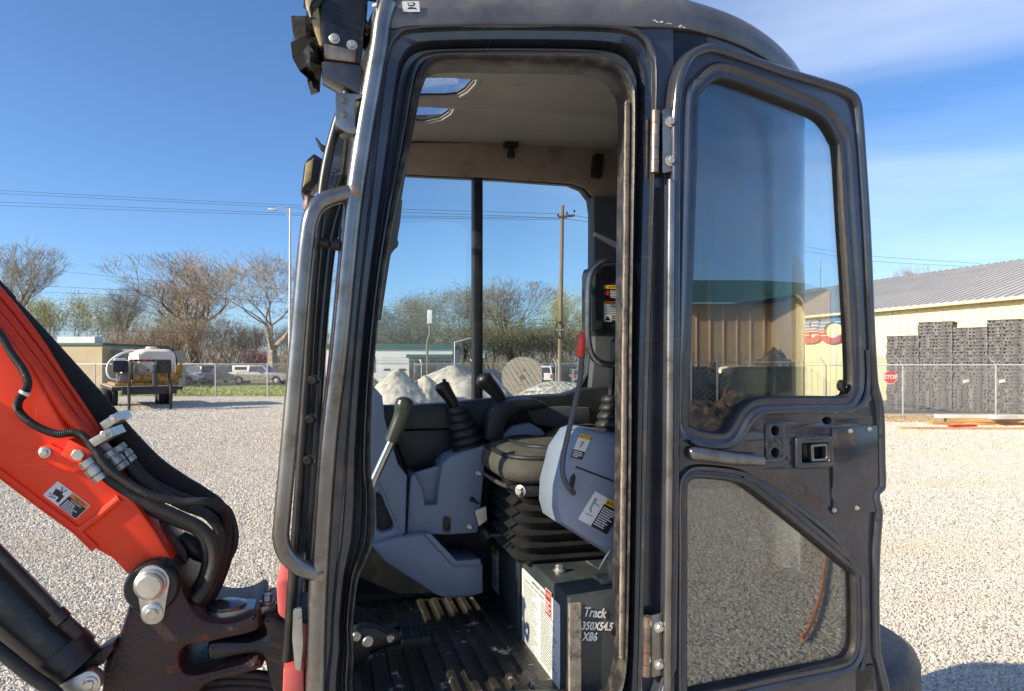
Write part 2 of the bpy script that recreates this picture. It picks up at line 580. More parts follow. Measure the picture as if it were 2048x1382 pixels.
def decal(name, parent, O, X, Y, out, items, mats):
    """Flat printed label. O top left corner, X along the top edge, Y down the left edge (vectors with length), out = unit normal.
    items: ('r', x0, y0, x1, y1, mat) | ('t', x, y, h, text, mat) | ('l', x0, y0, x1, y1, n, mat) | ('p', [(x, y)...], mat)"""
    b = MB()
    lift = [0.0008]
    asp = X.length / Y.length
    def put(poly, mi, dz):
        vs = [O + X * p[0] + Y * p[1] + out * dz for p in poly]
        b.add(vs, [tuple(range(len(poly)))], mi)
    def slab(poly, mi, d0, d1):
        b.prism(poly, lambda x, y, d: O + X * x + Y * y + out * d, d0, d1, mi)
    slab(fillet([(0, 0), (1, 0), (1, 1), (0, 1)], 0.04), 0, 0.0, 0.0008)
    lv = 0.0008
    for it in items:
        lv += 0.00005
        k = it[0]
        if k == 'r':
            _, x0, y0, x1, y1, mi = it
            slab([(x0, y0), (x1, y0), (x1, y1), (x0, y1)], mi, 0.0007, lv)
        elif k == 'p':
            slab(it[1], it[2], 0.0007, lv + 0.0001)
        elif k == 'l':
            _, x0, y0, x1, y1, n, mi = it
            rnd = random.Random(len(b.V))
            st = (y1 - y0) / n
            for i in range(n):
                xe = x0 + (x1 - x0) * rnd.uniform(0.55, 1.0)
                xs = x0
                while xs < xe - 0.02:
                    x2 = min(xe, xs + rnd.uniform(0.05, 0.16) * (x1 - x0) * 1.5)
                    slab([(xs, y0 + st * (i + 0.2)), (x2, y0 + st * (i + 0.2)), (x2, y0 + st * (i + 0.72)), (xs, y0 + st * (i + 0.72))], mi, 0.0007, lv + 0.0002)
                    xs = x2 + 0.03 * (x1 - x0)
        elif k == 't':
            _, x, y, h, body, mi = it[:6]
            V, F = text_geo(body, 1.0, 0.0, bold=0.01)
            sy = h / 0.72
            sx = sy / asp * (it[6] if len(it) > 6 else 1.0)
            b.add([O + X * (x + v.x * sx) + Y * (y - v.y * sy) + out * (lv + 0.0004) for v in V], F, mi)
    return b.build(name, mats, parent, recalc=False, sharp=0)

# ================================================================== EXCAVATOR
CAB_ANG = R(15)
HX, HYD = (1300 - CX) / FPX * 1.52, 1.52
F = Frame(HX, HYD, CAB_ANG)
exc = thing('mini_excavator', 'orange mini excavator with dark grey cab, its side door swung open on the gravel', 'excavator', (HX, HYD, 0), CAB_ANG)

def P(px, py, v):            # point of the machine at depth v behind its left side
    return F.v(px, py, v)
def P2(px, py, v):
    p = F.v(px, py, v)
    return (p.x, p.z)
def side(v0):                # (u, z, d) -> local point on a plane parallel with the cab's left side
    return lambda a, b, d: Vector((a, v0 - d, b))
def pxplate(name, pts, v, thick, mat, parent=exc, holes=(), r=0.0, bevel=0.003, smooth=0):
    """plate parallel with the cab side whose near face lies at v."""
    out = [P2(x, y, v) for x, y in pts]
    if smooth:
        out = [(p.x, p.y) for p in smooth_path([Vector((a, b, 0)) for a, b in out], smooth, True)]
    elif r:
        out = fillet(out, r)
    hs = []
    for h in holes:
        hh = [P2(x, y, v) for x, y in h]
        hs.append(fillet(hh, 0.008))
    return plate(name, out, hs, side(v + thick / 2), thick, mat, parent, bevel)
def hexbolt(b, c, axis, r, h, mi=0, washer=True):
    c, ax = Vector(c), Vector(axis).normalized()
    if washer:
        b.lathe(c, ax, [(r * 1.55, 0), (r * 1.55, h * 0.25), (r * 1.4, h * 0.32)], 20, mi)
    b.lathe(c, ax, [(r, h * 0.2), (r, h * 0.9), (r * 0.85, h)], 6, mi)
NEAR = Vector((0, -1, 0))

# ---- door opening frame: ridged pressing lofted between its outer seam and the inner edge
pairs = [((710,1400),(655,1402)),((708,1300),(662,1300)),((706,1250),(664,1250)),((711,1193),(668,1193)),((718,1150),(672,1150)),
 ((734,1114),(676,1110)),((747,1075),(680,1075)),((749,1000),(686,1000)),((743,950),(690,940)),((741,900),(694,880)),((745,780),(703,770)),
 ((757,640),(714,640)),((773,520),(728,510)),((794,410),(740,400)),((812,330),(748,315)),((829,250),(755,240)),((840,190),(762,180)),((850,152),(768,130)),
 ((863,136),(776,95)),((886,129),(790,70)),((930,128),(818,56)),((1000,130),(960,50)),((1080,131),(1080,50)),((1165,133),(1190,52)),((1204,141),(1252,57)),((1230,156),(1285,70)),
 ((1248,185),(1303,98)),((1252,216),(1311,140)),((1252,320),(1308,300)),((1250,440),(1304,440)),((1247,700),(1296,700)),((1247,880),(1291,880)),
 ((1244,1100),(1287,1100)),((1241,1246),(1284,1246)),((1238,1320),(1282,1330)),((1226,1372),(1280,1400)),((1200,1394),(1262,1436)),((1000,1402),(1000,1446)),((760,1412),(700,1446))]
inn = smooth_path([P(*a, 0.03) for a, b in pairs], 4, True)
outc = smooth_path([P(*b, 0.0) for a, b in pairs], 4, True)
def ringpt(f, v):
    return [Vector((o.x * (1 - f) + i.x * f, v, o.z * (1 - f) + i.z * f)) for o, i in zip(outc, inn)]
prof = [(-0.04, 0.030), (-0.04, -0.004), (0.03, -0.007), (0.07, -0.004), (0.10, 0.010), (0.32, 0.013), (0.37, 0.009), (0.40, 0.016), (0.44, 0.040), (0.55, 0.042), (0.60, 0.022),
        (0.64, 0.016), (0.70, 0.020), (0.76, 0.020), (0.80, 0.026), (0.80, 0.075)]
frame = MB().loft([ringpt(f, v) for f, v in prof]).build('door_frame', 'cab_paint', exc, sharp=50)
sealp = [(0.80, 0.045), (0.79, 0.022), (0.82, 0.006), (0.88, 0.000), (0.94, 0.004), (0.98, 0.014), (1.0, 0.030), (1.0, 0.075), (0.9, 0.085)]
seal = MB().loft([ringpt(f, v) for f, v in sealp]).build('weather_seal', 'seal_rubber', frame, sharp=60)
# tan edge trim on the rear upright of the opening, crumpled by wear
tr = []
for y in range(205, 1330, 15):
    x = 1255 - (y - 205) * 0.0108 + random.uniform(-0.6, 0.6)
    tr.append(P(x, y, 0.012))
tb = MB()
tb.tube(tr, 0.0062, 8)
for i in range(0, len(tr) - 1):
    for k in range(3):
        c = tr[i].lerp(tr[i + 1], k / 3)
        tb.box(c + Vector((-0.004, -0.006, 0)), (0.004, 0.004, 0.0022))
tb.build('edge_trim', 'trim_tan', frame)

# flat strip of the windscreen post seen inside the opening
pxplate('post_strip', [(858, 140), (838, 195), (812, 345), (798, 430), (780, 520), (762, 640), (740, 640), (770, 430), (805, 250), (835, 150)], 0.085, 0.02, 'pillar_grey', frame)

# ---- left side skin round the opening, up to the roof line
outer_skin = [P2(x, y, 0.004) for x, y in [(640, 1460), (640, 1300), (655, 1000), (690, 700), (725, 400), (742, 200), (750, 90), (765, 20), (790, 2), (1100, -4), (1320, 10), (1345, 22), (1348, 200), (1340, 700), (1330, 1460)]]
hole_skin = [(p.x * 0.985 + 0.015 * i.x, p.z * 0.985 + 0.015 * i.z) for p, i in zip(outc, inn)]
plate('side_panel', fillet(outer_skin, 0.02), [hole_skin], side(0.012), 0.016, 'cab_paint', exc)

# ---- front corner post (round tube) with the welded grab handle
post_px = [(776, 6), (769, 26), (763, 55), (758, 95), (750, 140), (742, 186), (728, 266), (713, 366), (701, 460), (678, 700), (659, 860), (648, 1000), (636, 1200), (631, 1400), (630, 1470)]
post = MB().tube([P(x, y, 0.0) for x, y in post_px], 0.0185, 18, smooth=4).build('front_corner_post', 'cab_paint_worn', exc, sharp=60)
hp = [(713, 384, 0), (690, 388, -.005), (660, 396, -.012), (637, 409, -.016), (622, 435, -.02), (614, 480, -.02), (606, 560, -.02), (594, 700, -.02), (577, 900, -.02), (564, 1040, -.02), (562, 1075, -.02), (570, 1104, -.018), (590, 1127, -.014), (615, 1141, -.008), (642, 1150, 0)]
handle = MB().tube([P(x, y, v) for x, y, v in hp], 0.0155, 16, smooth=5).build('grab_handle', 'cab_paint_worn', exc, sharp=60)
for x, y in ((711, 385), (640, 1150)):
    c = P(x, y, 0.0)
    MB().lathe(c + Vector((0.006, 0, 0)), (-1, 0, 0.05), [(0.022, 0), (0.0215, 0.008), (0.018, 0.016), (0.0155, 0.02)], 18).build('weld_bead', 'rusty_steel', handle, sharp=50)

# ---- windscreen: tall pane seen almost edge-on, with its black rails
ws_px = [(700, 262), (676, 330), (655, 410), (643, 500), (632, 620), (620, 800), (608, 980), (598, 1120), (592, 1200)]
ws = smooth_path([P(x, y, 0.40) for x, y in ws_px], 4)
rr = []
for v in (0.03, 0.835):
    rr.append([Vector((p.x, v, p.z)) for p in ws])
gpts = MB()
n = len(ws)
vs = rr[0] + rr[1] + [p + Vector((-0.005, 0, 0)) for p in rr[0]] + [p + Vector((-0.005, 0, 0)) for p in rr[1]]
fs = []
for i in range(n - 1):
    fs += [(i, i + 1, n + i + 1, n + i), (2 * n + i, 3 * n + i, 3 * n + i + 1, 2 * n + i + 1)]
gpts.add(vs, fs)
wsg = gpts.build('windscreen', 'glass_clear', exc)
for v, r in ((0.035, 0.010), (0.83, 0.013)):
    MB().tube([Vector((p.x - 0.004, v, p.z)) for p in ws], r, 8).build('windscreen_rail', 'black_paint', wsg, sharp=60)
MB().tube([rr[0][0], rr[1][0]], 0.012, 8).build('windscreen_rail', 'black_paint', wsg)
MB().tube([rr[0][-1], rr[1][-1]], 0.014, 8).build('windscreen_rail', 'black_paint', wsg)
# far front post of the cab
MB().tube([Vector((p.x + 0.01, 0.865, p.z)) for p in ws[:-2]] + [Vector((ws[-1].x + 0.01, 0.865, 0.95))], 0.024, 12).build('front_corner_post', 'cab_paint', exc, sharp=60)
# latch knob on the windscreen edge
kb = MB()
a, c = P(640, 485, 0.0), P(678, 490, 0.0)
kb.tube([a, a.lerp(c, 0.45)], 0.0085, 12)
kb.tube([a.lerp(c, 0.45), a.lerp(c, 0.6), a.lerp(c, 0.8), c], [0.006, 0.011, 0.011, 0.012], 12)
kb.box(P(681, 490, 0.0), (0.008, 0.012, 0.062))
kb.build('latch_knob', 'dark_plastic', wsg)
for y in (760, 838, 920):
    b = MB(); c = P(629 - (y - 760) * 0.06, y, 0.03)
    b.lathe(c, (-0.3, -1, 0), [(0.010, 0), (0.010, 0.01), (0.007, 0.014)], 12)
    b.build('rubber_stop', 'dark_plastic', wsg)
# lower front panel, faded red moulding and orange sill of the revolving frame in front of the cab
b = MB(); b.bb((ws[-1].x - 0.012, 0.04, 0.93), (ws[-1].x + 0.012, 0.84, ws[-1].z))
b.build('lower_front_panel', 'cab_paint', exc, bevel=0.004)
pxplate('front_cover_moulding', [(552, 1166), (562, 1157), (585, 1155), (590, 1240), (575, 1244), (556, 1232)], 0.12, 0.25, 'faded_red', exc, r=0.01, bevel=0.008)
pxplate('clear_guard', [(586, 1220), (604, 1215), (607, 1290), (602, 1345), (590, 1340), (584, 1280)], -0.01, 0.012, 'bare_steel', exc, r=0.006)
pxplate('frame_sill', [(567, 1338), (590, 1333), (608, 1340), (612, 1500), (560, 1500)], 0.0, 0.30, 'faded_red', exc, bevel=0.006)

# ---- roof: rounded rim over a plan that curls round the rear corner, with two roof lights
pa, pb_ = P(765, 10, 0), P(1290, 12, 0)
kz = (pb_.z - pa.z) / (pb_.x - pa.x)
def zr(u):
    u = max(-0.75, min(u, 0.75))
    return pa.z + kz * (u - pa.x) - 0.30 * max(0.0, u - 0.02) ** 1.7
uf = P(757, 25, 0).x
plan = [(uf - 0.012, 0.03), (uf + 0.03, -0.004), (-0.3, -0.008), (0.03, -0.006), (0.15, 0.012), (0.30, 0.055), (0.455, 0.132), (0.57, 0.23), (0.65, 0.37), (0.68, 0.55), (0.67, 0.75), (0.60, 0.88), (0.3, 0.90), (-0.3, 0.90), (-0.58, 0.90), (-0.615, 0.86), (-0.625, 0.45)]
planc = [(p.x, p.y) for p in smooth_path([Vector((a, b, 0)) for a, b in plan], 6, True)]
def inset(poly, d):
    n = len(poly); out = []
    for i in range(n):
        a, b = Vector(poly[i - 1]), Vector(poly[(i + 1) % n])
        t = (b - a).normalized()
        nn = Vector((-t.y, t.x))
        out.append((poly[i][0] + nn.x * d, poly[i][1] + nn.y * d))
    return out
def outset_pts(poly, d):
    a_ = sum(poly[i - 1][0] * poly[i][1] - poly[i][0] * poly[i - 1][1] for i in range(len(poly)))
    return inset(poly, -d if a_ > 0 else d)
area = sum(planc[i - 1][0] * planc[i][1] - planc[i][0] * planc[i - 1][1] for i in range(len(planc)))
sg = 1 if area > 0 else -1
rings = []
for d, dz in [(0.02, -0.045), (0.004, -0.045), (0.0, -0.035), (0.0, -0.012), (0.006, 0.010), (0.02, 0.028), (0.045, 0.042), (0.09, 0.052)]:
    rings.append([Vector((x, y, zr(x) + dz)) for x, y in inset(planc, d * sg)])
roof = MB().loft(rings).build('roof', 'roof_paint', exc, sharp=60)
def zc(u):
    return pa.z + kz * (u - pa.x) + 0.005
def zceil(u):
    return zc(u) if u < 0.1 else min(zc(u), zr(u) + 0.02)
def on_ceiling(px, py):
    p = F.z(px, py, 2.47)
    for _ in range(6):
        p = F.z(px, py, zceil(p.x))
    return (p.x, p.y)
sky1 = [(700, 151), (951, 149), (946, 160), (930, 178), (915, 187), (890, 190), (700, 194)]
sky2 = [(700, 211), (907, 207), (898, 222), (880, 234), (850, 241), (700, 246)]
s1 = [on_ceiling(*p) for p in sky1]; s2 = [on_ceiling(*p) for p in sky2]
s1 = [(max(a, uf + 0.125), b) for a, b in s1]; s2 = [(max(a, uf + 0.125), b) for a, b in s2]
top_in = inset(planc, 0.089 * sg)
allp = s1 + s2
hu0, hu1 = min(p[0] for p in allp) - 0.01, max(p[0] for p in allp) + 0.03
hv0, hv1 = min(p[1] for p in allp) - 0.02, 0.80
hatch = fillet([(hu0, hv0), (hu1, hv0), (hu1, hv1), (hu0, hv1)], 0.03)
plate('roof_skin', top_in, [hatch], lambda x, y, d: Vector((x, y, zr(x) + 0.050 + d)), 0.006, 'cab_paint', roof)
MB().loft([[Vector((p.x, p.y, zc(p.x) + 0.006)) for p in hatch], [Vector((p.x, p.y, zr(p.x) + 0.053)) for p in hatch]]).build('hatch_surround', 'cab_paint', roof)
ceil_out = inset(planc, 0.025 * sg)
ceil = plate('headlining', ceil_out, [s1, s2], lambda x, y, d: Vector((x, y, zceil(x) + d)), 0.006, 'headliner', exc)
for s_ in (s1, s2):
    b = MB(); q = [Vector((x, y, zc(x) + 0.002)) for x, y in s_]
    b.tube(q, 0.003, 6, closed=True)
    b.build('roof_light_gasket', 'dark_plastic', ceil)
    b = MB(); q = outset_pts(s_, 0.013)
    b.tube([Vector((x, y, zc(x) - 0.004)) for x, y in q], 0.009, 8, closed=True)
    b.build('roof_light_lining', 'headliner', ceil)
    plate('roof_light', s_, [], lambda x, y, d: Vector((x, y, zc(x) + 0.004 + d)), 0.003, 'glass_sky', ceil)
# seam and buttons of the headlining
b = MB()
q = [on_ceiling(1228 - 15 * i, 158 + 12.2 * i) for i in range(11)]
b.tube([Vector((x, y, zceil(x) - 0.003)) for x, y in q], 0.003, 6)
b.build('headlining_seam', 'interior_black', ceil)
for px, py in ((1161, 181), (1106, 229), (1058, 269), (1090, 246)):
    x, y = on_ceiling(px, py)
    MB().lathe((x, y, zceil(x) - 0.003), (0, 0, -1), [(0.012, 0), (0.011, 0.003), (0.006, 0.0045)], 14).build('headlining_button', 'headliner_side', ceil)

# ---- rear corner: skirt, tinted quarter window and post, following the curved plan
curl = smooth_path([Vector((a, b, 0)) for a, b in [(0.028, 0.008), (0.15, 0.022), (0.30, 0.065), (0.455, 0.142), (0.57, 0.24), (0.645, 0.38), (0.67, 0.55), (0.66, 0.75), (0.60, 0.87)]], 5)
def curl_wall(name, z0, z1, i0, i1, mat, parent=exc, t=0.02):
    seg = curl[i0:i1 + 1]
    a, c = [], []
    for i, p in enumerate(seg):
        q0, q1 = seg[max(i - 1, 0)], seg[min(i + 1, len(seg) - 1)]
        tg = (q1 - q0).normalized(); nn = Vector((-tg.y, tg.x, 0))
        zt = z1 if z1 else zr(p.x) - 0.02
        a.append((p, p + nn * t, zt))
    m = len(a)
    vs = [Vector((p.x, p.y, z0)) for p, q, z in a] + [Vector((p.x, p.y, z)) for p, q, z in a] + [Vector((q.x, q.y, z)) for p, q, z in a] + [Vector((q.x, q.y, z0)) for p, q, z in a]
    fs = []
    for k in range(4):
        for i in range(m - 1):
            fs.append((k * m + i, k * m + i + 1, ((k + 1) % 4) * m + i + 1, ((k + 1) % 4) * m + i))
    fs += [(0, m, 2 * m, 3 * m), (m - 1, 4 * m - 1, 3 * m - 1, 2 * m - 1)]
    return MB().add(vs, fs).build(name, mat, parent, sharp=50)
NC = len(curl) - 1
rc = curl_wall('rear_corner_panel', 0.93, 1.62, 0, NC, 'cab_paint')
curl_wall('corner_post', 1.60, 0, 0, 5, 'cab_paint', rc)
curl_wall('corner_post', 1.60, 0, 24, 27, 'cab_paint', rc)
curl_wall('corner_post', 1.60, 0, NC - 3, NC, 'cab_paint', rc)
curl_wall('top_rail', 2.37, 0, 0, NC, 'cab_paint', rc, 0.03)
curl_wall('quarter_window', 1.60, 2.40, 5, 24, 'glass_quarter', exc, 0.005)
curl_wall('rear_window', 1.60, 2.40, 27, NC - 3, 'glass_quarter', exc, 0.005)

# ---- far side wall with its sliding window
FV = 0.85
win_px = [(700, 350), (815, 349), (1000, 358), (1140, 368), (1165, 378), (1180, 398), (1184, 425), (1183, 690), (1176, 745), (1160, 775), (1130, 789), (1000, 796), (900, 806), (800, 814), (690, 820)]
win2 = [P2(x, y, FV) for x, y in win_px]
win2 = [(max(a, -0.60), b) for a, b in win2]
fo = [(-0.66, 0.95), (0.64, 0.95), (0.64, 2.44), (0.2, 2.52), (-0.62, 2.45)]
far = plate('far_side_panel', fo, [win2], side(FV + 0.02), 0.04, 'pillar_grey', exc, 0.003)
MB().tube([Vector((a, FV - 0.002, b)) for a, b in win2], 0.006, 6, closed=True).build('window_gasket', 'interior_black', far)
plate('window_pane', win2, [], side(FV + 0.025), 0.005, 'glass_clear', far)
pxplate('window_mullion', [(948, 350), (966, 351), (966, 806), (948, 808)], FV - 0.012, 0.045, 'interior_black', far)
# beige trim above the window
pxplate('header_trim', [(770, 285), (1000, 285), (1085, 290), (1230, 296), (1300, 298), (1300, 400), (1196, 396), (1184, 390), (1172, 376), (1145, 366), (1000, 356), (815, 347), (770, 345)], FV - 0.02, 0.016, 'headliner_side', exc, bevel=0.004)
b = MB(); cc = F.v(1020, 285, FV - 0.03)
b.box(P(1021, 288, FV - 0.045), (0.044, 0.035, 0.022)); b.tube([P(1021, 292, FV - .05), P(1022, 304, FV - .05)], 0.006, 10); b.tube([P(1022, 302, FV - .05), P(1022, 316, FV - .05)], 0.013, 12)
b.build('coat_hook', 'dark_plastic', exc, bevel=0.002)
b = MB(); b.box(P(1194, 332, FV - 0.045), (0.030, 0.035, 0.075), Matrix.Rotation(R(5), 3, 'Y'))
b.build('cabin_lamp', 'dark_plastic', exc, bevel=0.004)
b = MB(); b.box(P(1247, 292, FV - 0.10), (0.022, 0.05, 0.05), Matrix.Rotation(R(-25), 3, 'Y'))
b.build('speaker_grille', 'dark_plastic', exc, bevel=0.004)
# rear wall of the cab inside
b = MB(); b.bb((0.585, 0.30, 0.98), (0.60, 0.84, 1.62)); b.build('rear_trim', 'pillar_grey', exc)
# grey post trim right of the window
pxplate('rear_post_trim', [(1188, 392), (1320, 398), (1320, 800), (1180, 800), (1190, 700)], FV - 0.05, 0.04, 'pillar_grey', exc, bevel=0.004)

# sill below the far window, black pocket wall, dark lower lining
pxplate('window_ledge', [(700, 812), (800, 812), (900, 806), (1000, 796), (1130, 790), (1170, 778), (1250, 770), (1250, 850), (700, 862)], FV - 0.10, 0.09, 'interior_black', exc, bevel=0.008)
pxplate('lower_lining', [(690, 850), (1250, 840), (1250, 1180), (690, 1190)], FV - 0.045, 0.03, 'interior_black', exc)
pk = pxplate('storage_pocket', [(786, 862), (905, 858), (930, 900), (900, 925), (818, 948), (800, 905)], 0.76, 0.04, 'interior_black', exc, bevel=0.006)
for x in (808, 863):
    MB().lathe(P(x, 877, 0.759), NEAR, [(0.004, 0), (0.004, 0.002)], 10).build('screw', 'dark_plastic', pk)

# ---- floor: ribbed rubber mat
FZ = 1.02
b = MB()
b.bb((-0.70, 0.05, FZ - 0.06), (0.62, 0.84, FZ))
u = -0.60
while u < -0.18:
    q = [(-0.011, 0), (-0.007, 0.009), (0.007, 0.009), (0.011, 0)]
    b.prism(q, lambda a, c, d, u=u: Vector((u + a, d, FZ + c - 0.0005)), 0.07, 0.80)
    u += 0.043
fl = b.build('cab_floor', 'mat_floor', exc, sharp=30)
# sill of the door opening
b = MB(); b.bb((-0.70, -0.005, 0.90), (0.03, 0.06, 0.995)); b.build('door_sill', 'cab_paint', exc, bevel=0.006)

# ---- seat box with its papers
BU = -0.16
box_ = MB(); box_.bb((BU, 0.06, FZ - 0.01), (0.45, 0.78, 1.245))
sb = box_.build('seat_box', 'box_green', exc, bevel=0.004)
b = MB(); b.bb((BU - 0.003, 0.050, FZ), (BU + 0.022, 0.062, 1.235)); b.build('corner_strip', 'trim_tan', sb)
b = MB(); b.bb((BU - 0.012, 0.44, FZ), (BU, 0.455, 1.24)); b.build('hinge_strip', 'box_green', sb)
b = MB(); b.lathe((BU + 0.105, 0.059, 1.165), NEAR, [(0.011, 0), (0.011, 0.004), (0.004, 0.005)], 16); b.build('hole_plug', 'dark_plastic', sb)
ux, uz = Vector((0, -1, 0)), Vector((0, 0, -1))
FR = Vector((-1, 0, 0))
def fu(px, py):
    return F.u(px, py, BU)
a, bq, c = fu(1046, 1134), fu(1122, 1182), fu(1052, 1262)
decal('maintenance_chart', sb, a + FR * 0.002, Vector((0, bq.y - a.y, 0)), Vector((0, 0, -0.20)), FR,
      [('t', 0.5, 0.06, 0.035, 'MAINTENANCE  INTERVALS', 1), ('l', 0.08, 0.10, 0.92, 0.15, 1, 2), ('l', 0.06, 0.17, 0.46, 0.96, 26, 2), ('l', 0.54, 0.17, 0.94, 0.90, 24, 2)], ['white', 'black_ink', 'grey_ink'])
a = fu(985, 1090)
decal('caution_sheet', sb, a + FR * 0.002, Vector((0, -0.085, 0)), Vector((0, 0, -0.13)), FR,
      [('r', 0, 0, 1, 0.16, 1), ('t', 0.5, 0.08, 0.10, 'CAUTION', 2, 0.8), ('l', 0.1, 0.24, 0.9, 0.92, 12, 3)], ['white', 'yellow_ink', 'black_ink', 'grey_ink'])
a = fu(1034, 1122)
decal('blue_sticker', sb, a + FR * 0.002, Vector((0, -0.025, 0)), Vector((0, 0, -0.05)), FR, [('r', 0.15, 0.1, 0.85, 0.9, 1), ('r', 0.2, 0.45, 0.8, 0.55, 0)], ['white', 'grey_ink'])
a = fu(1094, 1174)
decal('notice_sticker', sb, a + FR * 0.0035, Vector((0, -0.045, 0)), Vector((0, 0, -0.062)), FR,
      [('r', 0.03, 0.03, 0.97, 0.97, 1), ('t', 0.55, 0.2, 0.15, 'NOTE', 0, 0.8), ('l', 0.1, 0.4, 0.9, 0.9, 5, 0)], ['white', 'red_ink'])
# chalk writing on the near side of the box
V, Fc = [], []
b = MB()
for body, x, y, h, rot in (('Track', 1190, 1226, 0.019, -8), ('350X54.5', 1195, 1253, 0.016, -6), ('X86', 1180, 1274, 0.017, -6)):
    V, Fc = text_geo(body, h * 1.5, 0.0003, bold=0.0006)
    o = F.v(x, y, 0.058)
    cr_, sr_ = math.cos(R(rot)), math.sin(R(rot))
    b.add([o + Vector(((v.x * cr_ - v.y * sr_) * 0.78 + v.y * 0.15, -0.0005 - v.z, v.x * sr_ + v.y * cr_)) for v in V], Fc)
b.build('chalk_writing', 'chalk', sb, recalc=False, sharp=0)
# bolts and latch on top of the box
b = MB(); hexbolt(b, F.z(1119, 1142, 1.246), (0, 0, 1), 0.010, 0.016); b.build('bolt', 'zinc', sb)
b = MB()
o = F.z(1218, 1160, 1.246)
b.box(o + Vector((0, 0, 0.004)), (0.06, 0.06, 0.008)); b.box(o + Vector((0.012, 0, 0.03)), (0.012, 0.045, 0.05))
b.lathe(o + Vector((0.012, -0.02, 0.032)), NEAR, [(0.012, 0), (0.012, 0.01), (0.006, 0.013)], 12)
b.tube([P(1172, 1122, .12), P(1197, 1139, .12), P(1213, 1112, .12), P(1222, 1100, .12)], 0.0032, 8)
b.build('pivot_bracket', 'zinc', sb, bevel=0.0015)

# ---- seat suspension bellows, cushion, backrest
def rrect(u0, u1, v0, v1, r, z, k=4):
    return [Vector((p.x, p.y, z)) for p in fillet([(u0, v0), (u1, v0), (u1, v1), (u0, v1)], r, k)]
rg = []
z = 1.245; nb = 6
for i in range(nb):
    zz0 = 1.245 + i * 0.030
    gi = 0.010 * i * 0.45
    rg += [rrect(-0.195 + gi, 0.25 - gi, 0.335 + gi, 0.745 - gi, 0.04, zz0), rrect(-0.205 + gi, 0.26 - gi, 0.325 + gi, 0.755 - gi, 0.045, zz0 + 0.012), rrect(-0.185 + gi, 0.24 - gi, 0.345 + gi, 0.735 - gi, 0.04, zz0 + 0.022)]
bel = MB().loft(rg, cap=True).build('seat_bellows', 'rubber', exc, sharp=50)
b = MB(); b.bb((-0.19, 0.335, 1.415), (0.22, 0.74, 1.442)); sf = b.build('seat_frame', 'black_paint', exc, bevel=0.004)
b = MB(); b.tube([(-0.205, 0.74, 1.435), (-0.215, 0.62, 1.43), (-0.205, 0.48, 1.425), (-0.195, 0.40, 1.43)], 0.006, 8, smooth=4); b.build('adjuster_bar', 'rusty_steel', sf)
b = MB(); hexbolt(b, (-0.19, 0.345, 1.43), (-0.7, -0.7, 0), 0.010, 0.014); b.build('bolt', 'zinc', sf)
b = MB(); b.bb((-0.12, 0.318, 1.418), (0.02, 0.336, 1.446)); b.build('slide_rail', 'dark_plastic', sf, bevel=0.003)
def cushion(u0, u1, v0, v1, z0, z1, crown, r):
    rg = []
    for f, dz in [(0.012, 0.0), (0.0, 0.012), (-0.004, 0.03), (0.0, 0.05), (0.012, 0.066), (0.035, 0.078), (0.07, 0.086), (0.12, 0.090)]:
        rg.append(rrect(u0 + f, u1 - f, v0 + f, v1 - f, r, z0 + dz * (z1 - z0) / 0.09, 6))
    return rg
cu = MB().loft(cushion(-0.225, 0.27, 0.31, 0.765, 1.448, 1.535, 0.02, 0.11), cap=True).build('seat_cushion', 'seat_fabric', exc, sharp=70)
bol = MB().loft(cushion(-0.10, 0.25, 0.295, 0.42, 1.452, 1.556, 0.02, 0.05), cap=True).build('seat_bolster', 'seat_vinyl', cu, sharp=70)
MB().loft(cushion(-0.02, 0.26, 0.60, 0.775, 1.47, 1.565, 0.02, 0.07), cap=True).build('seat_bolster', 'seat_vinyl', cu, sharp=70)
crg = cushion(-0.225, 0.27, 0.31, 0.765, 1.448, 1.535, 0.02, 0.11)
for k in (4, 6):
    c0_ = sum(crg[k], Vector()) / len(crg[k])
    MB().tube([p + (p - c0_) * 0.004 + Vector((0, 0, 0.0015)) for p in crg[k]], 0.0065, 6, closed=True).build('seam_welt', 'interior_black', cu, sharp=70)
bk = []
for (zz, uu, w, t) in [(1.50, 0.19, 0.20, 0.07), (1.54, 0.185, 0.215, 0.09), (1.62, 0.20, 0.215, 0.09), (1.72, 0.225, 0.19, 0.085), (1.79, 0.245, 0.15, 0.075), (1.82, 0.26, 0.10, 0.05)]:
    bk.append(rrect(uu, uu + t, 0.55 - w, 0.55 + w, 0.035, zz, 5))
MB().loft(bk, cap=True).build('backrest', 'seat_vinyl', exc, sharp=70)

# ---- far console: mouldings, cup recess, sockets
con = pxplate('control_console', [(814, 1069), (818, 990), (821, 953), (830, 948), (846, 978), (851, 1010), (874, 1010), (878, 970), (884, 929), (900, 914), (935, 902), (972, 892), (968, 950), (956, 1066), (900, 1070)], 0.64, 0.18, 'console_grey', exc, bevel=0.006)
pxplate('cup_recess', [(824, 947), (890, 928), (885, 1018), (840, 1018)], 0.68, 0.02, 'console_grey', con)
for x, y in ((957, 947), (939, 1054)):
    MB().lathe(P(x, y, 0.638), NEAR, [(0.0085, 0), (0.0085, 0.002), (0.006, 0.003), (0.004, 0.0015)], 16).build('screw_cap', 'zinc', con)
b = MB(); b.prism([(p.x, p.y) for p in fillet([P2(886, 1033, .638), P2(901, 1033, .638), P2(901, 1064, .638), P2(886, 1064, .638)], 0.008)], side(0.638), 0, 0.003)
b.lathe(P(894, 1053, 0.635), NEAR, [(0.008, 0), (0.009, 0.003), (0.006, 0.004), (0.0045, 0.001)], 16)
b.build('power_socket', 'dark_plastic', con)
